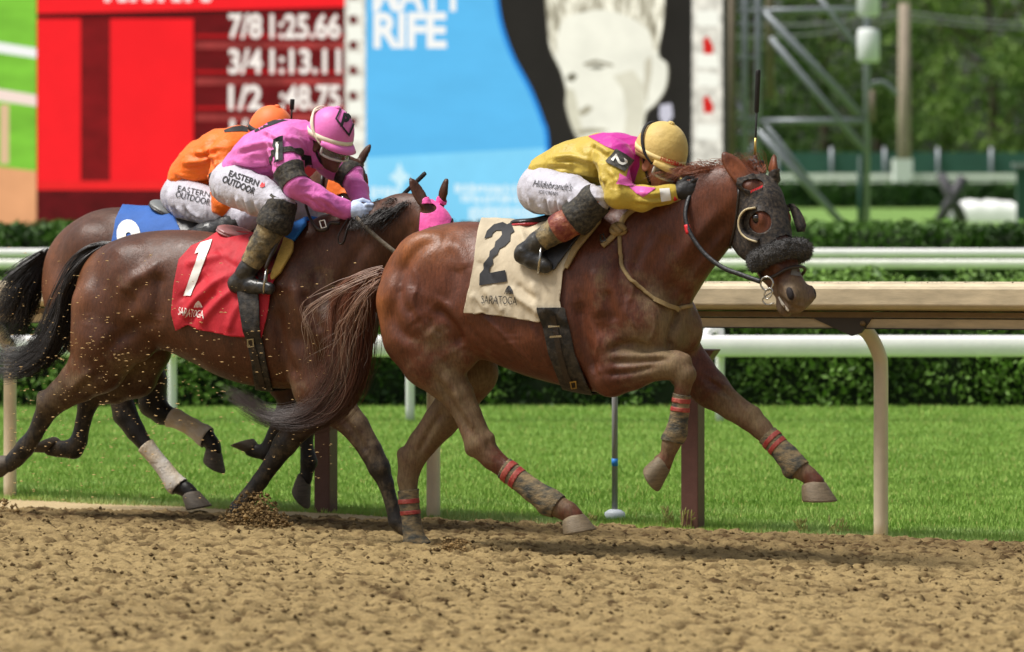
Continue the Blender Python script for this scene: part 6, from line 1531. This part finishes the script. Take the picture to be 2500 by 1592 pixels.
for i in range(5): decal('red_stitch', poly2d([(1833+i*5.6, 466-i*2.0), (1838+i*5.6, 463-i*2.0), (1838+i*5.6, 468-i*2), (1834+i*5.6, 471-i*2)]), H2['tree'], m_redp, HD2[0], .012, 8)
# bridle
br2 = empty('bridle', base_loc(H2, 1880, 690), 'bridle with black sheepskin noseband and steel bit on the chestnut horse', 'bridle', 'bridles and reins')
pt2 = H2['hd']['pt']
path = crv([pt2(.57, .145, -.24), pt2(.57, .16, -.18), pt2(.58, .15, -.08), pt2(.585, .10, .015), pt2(.585, 0, .045), pt2(.58, -.10, .01), pt2(.57, -.15, -.10), pt2(.55, -.155, -.2)], 40)
S = Sdf()
for a, b in zip(path[:-1], path[1:]): S.cone(a, b, .034, .034, .02)
V, F = S.mesh(.006, 1); Nn = normals(V, F); V = V+Nn*(.016*(fbm(V, 45, 3, 3)-.5))[:, None]
m_fleece = mat('black_fleece', srgb(46, 43, 41), .95, var=.5, vscale=90, bump=.9, bscale=140, sheen=.3)
mk('noseband', w2(V), F, m_fleece, br2)
rf = np.random.RandomState(9); nfz = 4200; ix = rf.randint(0, len(V), nfz); d_ = Nn[ix]+.6*rf.normal(size=(nfz, 3)); d_ /= np.linalg.norm(d_, axis=1, keepdims=True)
L_ = (.008+.010*rf.rand(nfz))[:, None]; sd_ = np.cross(d_, rf.normal(size=(nfz, 3))); sd_ /= np.linalg.norm(sd_, axis=1, keepdims=True)
mk('fleece_hair', w2(np.stack([V[ix]-sd_*.0016, V[ix]+sd_*.0016, V[ix]+d_*L_], 1).reshape(-1, 3)), np.arange(nfz*3).reshape(-1, 3), m_fleece, br2, kind='stuff')
def ring3(c, R, r_, ax1, ax2, m, par, name='bit_ring'):
    P = [c+R*(math.cos(a)*ax1+math.sin(a)*ax2) for a in np.linspace(0, 2*math.pi, 22)]; MB().tube(w2(np.array(P)), r_, 6, cap=False).build(name, m, par)
t_b = .245
ax1, ax2 = np.array([1.0, 0, 0]), np.array([0, 0, 1.0])
bit = FR2.p(1872, 692, t_b)
ring3(bit, .030, .0042, ax1, ax2, m_steel, br2); ring3(bit+np.array([.012, .01, -.045]), .022, .0036, ax1*.9+ax2*.4, ax2, m_steel, br2)
MB().tube(w2(crv([FR2.p(1886, 712, t_b), FR2.p(1862, 730, t_b), FR2.p(1872, 744, t_b), FR2.p(1890, 740, t_b-.01)], 12)), .0035, 6).build('bit_shank', m_steel, br2)
MB().tube(surf_path(H2['tree'], [(1846, 625), (1852, 650), (1860, 668), (1866, 682)], .012, 8), .010, 6, flat=.6).build('cheek_strap', m_leath, br2)
decal('cheek_buckle', ring2d([(1846, 645), (1856, 643), (1860, 660), (1850, 662)], 3), H2['tree'], m_steel, br2, .022, 8)
MB().tube(w2(crv([pt2(.70, .145, -.24), pt2(.73, .13, -.12), pt2(.72, .09, -.02), pt2(.72, 0, .02), pt2(.72, -.1, -.03), pt2(.73, -.14, -.14)], 24)), .008, 6).build('flash_strap', m_leath, br2)
decal('nose_tape', poly2d([(1934, 652), (1960, 644), (1974, 668), (1955, 676), (1930, 672)]), H2['tree'], mat('grey_tape', srgb(112, 108, 102), .7, var=.2, vscale=40), br2, .004, 7)
m_rein = mat('black_rubber_rein', srgb(30, 31, 34), .5, bump=.2, bscale=120)
MB().tube(w2(crv([FR2.p(1858, 688, t_b), FR2.p(1832, 679, .235), FR2.p(1805, 669, .225), FR2.p(1764, 653, .205), FR2.p(1723, 622, .185), FR2.p(1694, 585, .17), FR2.p(1679, 555, .16), FR2.p(1673, 526, .145), FR2.p(1677, 497, .12), FR2.p(1686, 472, .09)], 40)), .0115, 8, flat=.75).build('rein', m_rein, br2)
MB().tube(w2(crv([FR2.p(1682, 570, .163), FR2.p(1679, 560, .16), FR2.p(1677, 549, .157)], 5)), .0135, 8, flat=.8).build('rein_tape', m_redp, br2)
MB().tube(surf_path(H2['tree'], [(1806, 462), (1802, 500), (1798, 545), (1788, 585), (1776, 612)], .008, 12), .007, 6, flat=.6).build('throat_latch', m_leath, br2)
fr_end = surf_path(H2['tree'], [(1640, 492), (1600, 496), (1560, 508), (1530, 530), (1516, 555)], .012, 18)
MB().tube([w2(FR2.p(1668, 480, .10))]+fr_end, .014, 8, flat=.55).build('rein', m_tanmud, br2)
MB().tube(surf_path(H2['tree'], [(1655, 484), (1648, 488)], .02, 4), .016, 8).build('rein_tape', m_redp, br2)
k0 = surf_path(H2['tree'], [(1513, 562)], .018)[0]
S = Sdf()
kc = FR2.p(1513, 562, 0)
mb = MB(); aw = np.array([HV[0], HV[1], 0]); zw = np.array([0, 0, 1.0]); nw = np.array([NV[0], NV[1], 0])
mb.tube([k0+aw*.030*math.cos(a)+zw*.020*math.sin(a)+nw*.012*math.sin(2*a) for a in np.linspace(0, 6.28, 18)], .014, 8, cap=False); mb.build('rein_knot', m_tanmud, br2)
MB().tube([k0+aw*x+zw*z+nw*.016 for x, z in ((-.02, .018), (0, .0), (.02, -.016))], .014, 8).build('rein_knot', m_tanmud, br2)
MB().tube(surf_path(H2['tree'], [(1506, 572), (1490, 588), (1472, 604)], .014, 10), .013, 8, flat=.5).build('rein_end', m_tanmud, br2)
decal('rein_buckle', ring2d([(1467, 582), (1478, 578), (1482, 596), (1470, 600)], 3), H2['tree'], m_steel, br2, .03, 9)
bc = MB().tube(surf_path(H2['tree'], [(1514, 578), (1514, 620), (1522, 655), (1545, 688), (1580, 718), (1610, 740), (1650, 752), (1690, 742), (1712, 725), (1718, 700)], .009, 60), .0095, 8, flat=.6).build('breast_collar', m_tanmud)
tag(bc, 'thin tan breast collar across the chestnut horse chest', 'collar')
decal('keeper', stroke2d([(1594, 734), (1625, 748), (1662, 754)], 11), H2['tree'], m_tanmud, bc, .020, 8)
decal('teeth', stroke2d([(1902, 724), (1912, 744), (1926, 758)], [4, 8, 4]), H2['tree'], m_wht, br2, .003, 6)
# bandages
def bandage(Hs, A, B, t, m, R=.075, off=.006, par=None, name='leg_bandage'):
    a, b = Hs['fr'].p(*A, t), Hs['fr'].p(*B, t); r = seg_r(Hs['V'], a, b, R)
    return shell(name, Hs['V'], Hs['F'], r, off, m, par or Hs['o'], .004, .004, 30)
m_bgrey = mat('muddy_bandage', srgb(62, 64, 58), .8, var=.3, vscale=16, detail=7, col2=srgb(128, 110, 78), bump=.35, bscale=90, stretch=(1, 1, 2.5)); m_rtape = mat('red_tape', srgb(160, 48, 44), .6, var=.3, vscale=40, col2=srgb(150, 74, 60))
for A, B, t, tapes in (((1232, 1146), (1362, 1236), .125, [((1238, 1150), (1249, 1158)), ((1257, 1163), (1268, 1171))]),
                       ((((996, 1196)), (1013, 1330), -.09, [((998, 1218), (999, 1229)), ((1001, 1246), (1002, 1256))])),
                       (((1665, 962), (1646, 1078), .148, [((1664, 972), (1663, 983)), ((1662, 994), (1661, 1004))])),
                       (((1872, 1062), (1952, 1150), -.125, [((1880, 1070), (1888, 1078)), ((1893, 1085), (1901, 1093))]))):
    bo = bandage(H2, A, B, t, m_bgrey, .085, .006)[0]
    for a_, b_ in tapes: bandage(H2, a_, b_, t, m_rtape, .085, .0085, bo, 'tape')
# mane and tail
strands('tail', [(940, 660, .0), (880, 676, .02), (830, 716, .03), (822, 800, .04), (822, 862, .05), (795, 935, .06), (745, 1000, .07), (655, 1012, .08), (575, 958, .08), (522, 938, .08)],
        [(942, 676, .0), (912, 716, .03), (904, 800, .04), (900, 870, .05), (882, 945, .06), (838, 1010, .07), (770, 1042, .08), (690, 1040, .08), (602, 1004, .08), (540, 950, .08)], 2400, m_hair, H2['o'], FR2, .0013, .034, 1, 30, .034, .45, ((.13, .036, .013), (.24, .07, .024)), tipcol=(.036, .017, .011))
strands('tail_wisps', [(934, 655, .02), (860, 682, .05), (790, 720, .06), (812, 770, .07), (800, 860, .08), (770, 960, .08), (640, 1010, .08), (540, 960, .08)],
        [(936, 680, .02), (905, 720, .05), (880, 800, .06), (870, 880, .07), (850, 960, .08), (760, 1060, .08), (640, 1060, .08), (520, 1010, .08)], 150, m_hair, H2['o'], FR2, .0014, .07, 2, 30, .11, .3, ((.2, .08, .04), (.3, .17, .1)), tipcol=(.16, .11, .07))
mc = ((.16, .045, .018), (.28, .085, .03))
strands('mane', [(1806, 412, .0), (1772, 400, .03), (1738, 406, .06), (1712, 432, .09)], [(1706, 440, .0), (1660, 424, .04), (1610, 424, .09), (1560, 446, .13)], 420, m_hair, H2['o'], FR2, .0017, .022, 3, 18, .035, .4, mc)
strands('forelock', [(1862, 418, .0), (1850, 402, .0), (1832, 394, .0), (1806, 396, .0)], [(1830, 428, .0), (1812, 408, .0), (1790, 398, .0), (1764, 402, .0)], 130, m_hair, H2['o'], FR2, .0014, .03, 4, 16, .04, .4, mc)
# whip
def whip(pts, fr, label, pad=True):
    P = [fr.p(*p) for p in pts]; a, b = P[0], P[-1]; o = empty('riding_whip', w2(b), label, 'whip', 'riding whips')
    e = (a-b)/np.linalg.norm(a-b); L = np.linalg.norm(a-b)
    MB().tube(w2(np.array([b, b+e*L*.12])), .009, 8).build('handle', m_blk, o)
    MB().tube(w2(np.array([b+e*L*.12, b+e*L*.30])), .006, 8).build('grip', m_gold, o) if pad else None
    MB().tube(w2(np.array([b+e*L*.12, b+e*L*.62])), .0045, 8).build('shaft', m_blk, o)
    MB().tube(w2(np.array([b+e*L*.55, b+e*L*.57, b+e*L*.97, b+e*L])), [.004, .011, .012, .010], 8, flat=.55).build('paddle', m_blk, o)
whip([(1851, 170, -.15), (1842, 408, -.16)], FR2, 'upright black riding whip with flat paddle above the leading horse head')

# ---- pink rider's horse
poly1 = [(585, 545), (520, 584), (470, 604), (440, 637), (428, 700), (424, 765), (436, 806), (463, 792), (489, 804), (530, 812), (571, 821), (642, 824), (655, 765), (669, 700), (706, 602), (748, 548), (740, 520), (620, 520)]
fold1 = line_disp(H1['mpx'], [(9, .018, [(440, 790), (480, 735), (520, 700), (570, 672)]), (9, -.014, [(455, 800), (495, 750), (540, 712)]), (9, .016, [(490, 800), (510, 770), (545, 735), (590, 700)]), (8, -.012, [(435, 740), (470, 705), (510, 670)]), (9, .014, [(450, 650), (500, 640), (560, 625)]), (8, .012, [(560, 815), (575, 770), (600, 730)]), (8, -.010, [(530, 605), (555, 640), (590, 660)])])
SC1 = shell('saddle_cloth', H1['V'], H1['F'], on_torso(H1, poly1), .016, m_red_c, None, .006, .034, 5.5, stretch=(1.6, 1, .45), extra=fold1, label='red saddle cloth with a white number one on the dark bay horse', cat='saddle cloth', group='numbered saddle cloths')
TC1 = bvh((SC1[1], SC1[2]))
def c2(p): return [(350+x*.3392, 230+y*.3392) for x, y in p]
decal('number', ear_fill(c2([(415, 1072), (498, 1048), (482, 1100), (345, 1454), (291, 1450), (403, 1142), (372, 1152), (388, 1110)])), TC1, m_wht, SC1[0], .006, 9)
decal('lettering', fit_text('SARATOGA', 468, 764, 62, 19, ang=9, bold=-.005), TC1, m_wht, SC1[0], .006, 6)
decal('emblem', parasol(484, 750, 20, 16), TC1, m_wht, SC1[0], .006, 6, kind='stuff')
sad1 = empty('racing_saddle', base_loc(H1, 640, 590), 'small maroon racing saddle with steel stirrup on the dark bay horse', 'saddle', 'racing saddles')
seat(H1, sad1, 576, 566, -20, .09, .13, m_sadmaroon, m_sadmaroon, rz=.02)
shell('flap', H1['V'], H1['F'], on_torso(H1, [(610, 590), (690, 545), (715, 580), (690, 650), (640, 690), (622, 660)]), .028, mat('flap_red', srgb(110, 20, 30), .5, var=.4, vscale=20, col2=srgb(40, 22, 22)), sad1, .008)
m_ypad = mat('yellow_foam', srgb(196, 164, 84), .9, var=.15, vscale=30, bump=.4); m_bpad = mat('blue_foam', srgb(30, 108, 186), .8, var=.1, vscale=20)
for sg in (1, -1):
    r_ = on_torso(H1, [(700, 588), (722, 594), (718, 618), (690, 668), (672, 686), (668, 678)]); r_[(H1['V'][:, 1]-Q1)*sg < .02] = 40
    shell('pad', H1['V'], H1['F'], r_, .034, m_ypad, sad1, .020)
shell('pad', H1['V'], H1['F'], on_torso(H1, [(700, 586), (722, 594), (752, 555), (756, 520), (730, 520)]), .034, m_bpad, sad1, .020)
G1 = shell('girth', H1['V'], H1['F'], on_torso(H1, [(586, 700), (638, 700), (641, 815), (651, 877), (666, 945), (676, 1000), (634, 1000), (614, 871), (601, 809)]), .018, m_girth, sad1, .008, extra=.032*np.clip(.5-poly_sd(H1['mpx'], poly1)/30, 0, 1))
TG1 = bvh((G1[1], G1[2])); decal('girth_strap', stroke2d([(612, 830), (622, 860), (634, 910), (644, 950)], 12), TG1, m_leath, sad1, .006, 8)
decal('buckle', ring2d([(604, 826), (620, 824), (622, 846), (606, 848)], 3), TG1, m_steel, sad1, .010, 8)
for Hs, fr, sd, foot, ank in ((H1, FR1, sad1, (648, 702, .315), (655, 660, .30)), (H2, FR2, sad2, (1318, 650, .30), (1360, 600, .285))):
    for sg in (1, -1):
        f = fr.p(foot[0], foot[1], foot[2]*sg); c = f+np.array([0, 0, .028])
        P = [c+np.array([0.008*math.cos(a), .045*math.sin(a), .062*math.cos(a)]) + np.array([.02*math.sin(a)*sg*1.0, 0, 0]) for a in np.linspace(0, 2*math.pi, 26)]
        MB().tube(w2(np.array(P)), .0058, 8, cap=False).build('stirrup', m_steel, sd)
        top = fr.p(ank[0]+35, ank[1]-95, .24*sg)
        MB().tube(w2(crv([c+np.array([0, 0, .064]), (c+top)/2+np.array([0, .02*sg, .02]), top], 10)), .010, 6, flat=.4).build('stirrup_leather', m_leath, sd)
def simple_hood(Hs, poly, hole, m, label, eye=None):
    hc = pix(Hs['hd']['pt'](.05, .10, -.03)[None])[0]; hole = (hc[0], hc[1], hole[2], hole[3])
    hx = Hs['hpx']; h = Hs['hd']; r = poly_sd(hx, poly); r = np.maximum(r, (1-np.hypot((hx[:, 0]-hole[0])/hole[2], (hx[:, 1]-hole[1])/hole[3]))*18)
    z = ((Hs['V']-h['P'])@h['Z'])/h['L']; x = ((Hs['V']-h['P'])@h['X'])/h['L']
    r = np.maximum(r, (z-.035)*300); r = np.maximum(r, (-.03-x)*300)
    if eye: r = np.maximum(r, eye[2]-np.hypot(hx[:, 0]-eye[0], hx[:, 1]-eye[1]))
    return shell('blinker_hood', Hs['V'], Hs['F'], r, .008, m, None, .004, .004, 14, label=label, cat='hood', group='racing hoods')
m_hpink = cloth_mat('pink_hood', srgb(240, 92, 168), .05, .3); m_horg = cloth_mat('orange_hood', srgb(246, 118, 34), .05, .3)
e1 = pix(H1['hd']['pt'](.285, .13, -.098)[None])[0]; e3 = pix(H3['hd']['pt'](.285, .13, -.098)[None])[0]
HD1 = simple_hood(H1, [(1030, 500), (1026, 560), (1030, 640), (1060, 700), (1110, 680), (1150, 650), (1220, 620), (1200, 500), (1100, 440), (1036, 440)], (1060, 508, 22, 12), m_hpink, 'pink hood with black diamond on the dark bay horse', (e1[0], e1[1], 26))
decal('diamond', ring2d([(1112, 512), (1143, 543), (1128, 580), (1097, 546)], 5), bvh((HD1[1], HD1[2])), m_ink, HD1[0], .005, 6)
HD3 = simple_hood(H3, [(806, 430), (797, 470), (797, 520), (806, 570), (850, 600), (890, 530), (928, 512), (990, 500), (960, 420), (900, 340), (810, 380)], (846, 404, 20, 12), m_horg, 'orange hood with black trim on the brown horse by the rail', (e3[0], e3[1], 15))
TH3 = bvh((HD3[1], HD3[2]))
for s_ in (((880, 430), (902, 452)), ((874, 438), (895, 460)), ((892, 458), (905, 452))): decal('trim', stroke2d(s_, 7), TH3, m_blk, HD3[0], .005, 6)
decal('trim', stroke2d([(886, 512), (905, 500), (922, 508)], 7), TH3, m_blk, HD3[0], .005, 6)
br1 = empty('bridle', base_loc(H1, 960, 600), 'muddy grey rein and looped strap on the dark bay horse neck', 'bridle', 'bridles and reins')
m_reing = mat('muddy_rein', srgb(92, 82, 68), .8, var=.35, vscale=30, bump=.3)
MB().tube(w2(crv([FR1.p(868, 528, .10), FR1.p(890, 552, .14), FR1.p(930, 588, .17), FR1.p(975, 624, .18), FR1.p(1060, 690, .20), FR1.p(1110, 730, .20)], 24)), .013, 8, flat=.6).build('rein', m_reing, br1)
MB().tube(w2(crv([FR1.p(860, 532, .11), FR1.p(848, 560, .15), FR1.p(838, 592, .17), FR1.p(828, 594, .17), FR1.p(826, 576, .17), FR1.p(838, 552, .14), FR1.p(850, 534, .12)], 30)), .008, 6, flat=.5).build('rein_loop', m_leath, br1)
MB().tube(w2(crv([FR1.p(746, 500, .14), FR1.p(758, 535, .17), FR1.p(776, 560, .19), FR1.p(796, 560, .18), FR1.p(806, 545, .16), FR1.p(830, 545, .14)], 24)), .011, 6, flat=.5).build('neck_strap', m_leath, br1)
bk = w2(np.array([FR1.p(x, y, .215) for x, y in ((780, 540), (792, 537), (797, 554), (785, 557), (780, 540))])); MB().tube(bk, .003, 6).build('buckle', m_wht, br1)
rr_ = FR1.p(1112, 735, .2); ring3(rr_, .03, .004, ax1, ax2, m_steel, br1)
for A, B, n_, seed in (((((1032, 488, .0), (1004, 500, .06), (966, 530, .12), (930, 570, .15))), (((884, 528, .0), (868, 536, .06), (850, 556, .12), (836, 590, .14))), 620, 11),
                       ((((1030, 486, .0), (1010, 476, .02), (985, 490, .04), (940, 496, .05))), (((930, 512, .0), (915, 506, .03), (890, 520, .06), (868, 536, .08))), 140, 12)):
    strands('mane', A, B, n_, m_hair, H1['o'], FR1, .0022, .02, seed, 18, .03, .5, ((.012, .010, .009), (.03, .025, .022)))
strands('tail', [(268, 594, .0), (225, 600, .02), (182, 640, .04), (145, 720, .05), (108, 800, .06), (60, 850, .07), (0, 846, .08), (-70, 800, .08)],
        [(258, 608, .0), (215, 655, .03), (178, 725, .05), (168, 800, .06), (130, 872, .07), (70, 912, .08), (0, 920, .08), (-70, 900, .08)], 1400, m_hair, H1['o'], FR1, .002, .03, 13, 28, .03, .6, ((.012, .010, .009), (.032, .027, .024)))
whip([(1039, 422, -.10), (905, 552, -.10)], FR1, 'slanting black riding whip behind the ears of the dark bay horse', False)

# ---- orange rider's horse
poly3 = [(360, 480), (300, 506), (284, 540), (272, 600), (268, 760), (420, 790), (470, 780), (520, 560), (500, 490)]
SC3 = shell('saddle_cloth', H3['V'], H3['F'], on_torso(H3, poly3), .016, m_blu_c, None, .006, .014, 7, label='blue saddle cloth with a white number behind the red one', cat='saddle cloth', group='numbered saddle cloths')
TC3 = bvh((SC3[1], SC3[2])); decal('number', fit_text('8', 318, 600, 62, 126, ang=-8, bold=.05), TC3, m_wht, SC3[0], .006, 9)
sad3 = empty('racing_saddle', base_loc(H3, 450, 540), 'small grey racing saddle on the brown horse by the rail', 'saddle', 'racing saddles')
seat(H3, sad3, 418, 512, -24, .12, .13, m_sadgrey, m_sadblk, rz=.026)
shell('flap', H3['V'], H3['F'], on_torso(H3, [(430, 540), (560, 500), (600, 530), (560, 600), (470, 620)]), .026, m_sadblk, sad3, .008)
m_bwhite = mat('white_bandage', srgb(214, 208, 200), .8, var=.15, vscale=7, detail=7, col2=srgb(192, 172, 140), bump=.3, bscale=80)
bandage(H3, (356, 1088), (436, 1190), .112, m_bwhite, .09, .008); bandage(H3, (418, 1014), (506, 1070), -.115, m_bwhite, .09, .008)
strands('tail', [(112, 612, .0), (78, 636, .03), (40, 672, .05), (6, 716, .06), (-40, 760, .08)], [(104, 660, .0), (84, 720, .03), (66, 780, .05), (30, 840, .06), (-20, 880, .08)], 900, m_hair, H3['o'], FR3, .002, .03, 15, 24, .03, .7, ((.012, .010, .009), (.028, .024, .022)))
whip([(714, 242, .02), (711, 300, .02)], FR3, 'short upright black whip beside the orange cap', False)
# rein of the third horse, mostly behind the pink rider
br3 = empty('bridle', base_loc(H3, 860, 560), 'dark bridle under the orange hood of the brown horse', 'bridle', 'bridles and reins')
MB().tube(w2(crv([FR3.p(724, 500, .09), FR3.p(790, 560, .16), FR3.p(880, 620, .18), FR3.p(930, 640, .17)], 16)), .010, 6, flat=.6).build('rein', m_leath, br3)
MB().tube(surf_path(H3['tree'], [(790, 430), (786, 470), (784, 510), (790, 560)], .010, 12), .010, 6, flat=.6).build('cheek_strap', m_leath, br3)
ring3(FR3.p(934, 640, .17), .03, .004, ax1, ax2, m_steel, br3)

# ---- dirt thrown up by the hooves
rd = np.random.RandomState(21)
def spray(fr, cx, cy, wx, wy, n, smax, seed, lab, tail=1.5):
    r = np.random.RandomState(seed); u = r.normal(size=n); v = np.abs(r.normal(size=n))
    px = cx+wx*np.clip(u, -2.2, 2.2)*.5; py = cy-wy*np.clip(v, 0, 2.4)*.5*np.clip(1.25-np.abs(u)*.42, .15, 1); t = r.normal(size=n)*.12
    P = w2(np.array([fr.p(a, b, c) for a, b, c in zip(px, py, t)])); zmin = np.array([zg(fr.q0+c)+.01 for c in t]); P[:, 2] = np.maximum(P[:, 2], zmin)
    R = .003+smax*r.rand(n)**2.5; V, F = lumps(P, R, seed+1, .85) if 'lumps' in globals() else (P, None)
    tn = np.repeat(r.rand(n), 6)[:, None]; c = np.array(srgb(92, 72, 46)[:3])*(1-tn)+np.array(srgb(150, 124, 82)[:3])*tn
    mk('dirt_spray', V, F, MATS['dirt'], kind='stuff', attrs={'col': c}, smooth=False, label=lab, cat='dirt')
spray(FR1, 622, 1304, 84, 84, 3200, .013, 31, 'clods of dirt bursting round the planted hoof of the dark bay horse')
spray(FR2, 1108, 1352, 62, 30, 1400, .011, 33, 'small burst of dirt beside the planted hoof of the chestnut horse')
spray(FR1, 0, 1330, 90, 90, 1700, .015, 35, 'clods of dirt flying at the left behind the horses')
n = 1500; px = rd.uniform(20, 900, n); py = 560+700*rd.beta(2.2, 1.7, n)
wgt = np.clip(1.2-px/900, .1, 1); ok = rd.rand(n) < wgt; px, py = px[ok], py[ok]; t = .34+.25*rd.rand(len(px))
P = w2(np.array([FR1.p(a, b, c) for a, b, c in zip(px, py, t)])); R = .0016+.0042*rd.rand(len(px))**2.2
V, F = lumps(P, R, 41, .6); V = V.reshape(-1, 6, 3); c0 = V.mean(1, keepdims=True); V = c0+(V-c0)*np.array([1.9, 1, .8]); V = V.reshape(-1, 3)
mk('flying_dirt', V, F, MATS['dirt'], kind='stuff', attrs={'col': np.tile(np.array(srgb(196, 164, 112)[:3]), (len(V), 1))}, smooth=False, label='specks of tan dirt flying in the air beside the dark bay horse', cat='dirt')
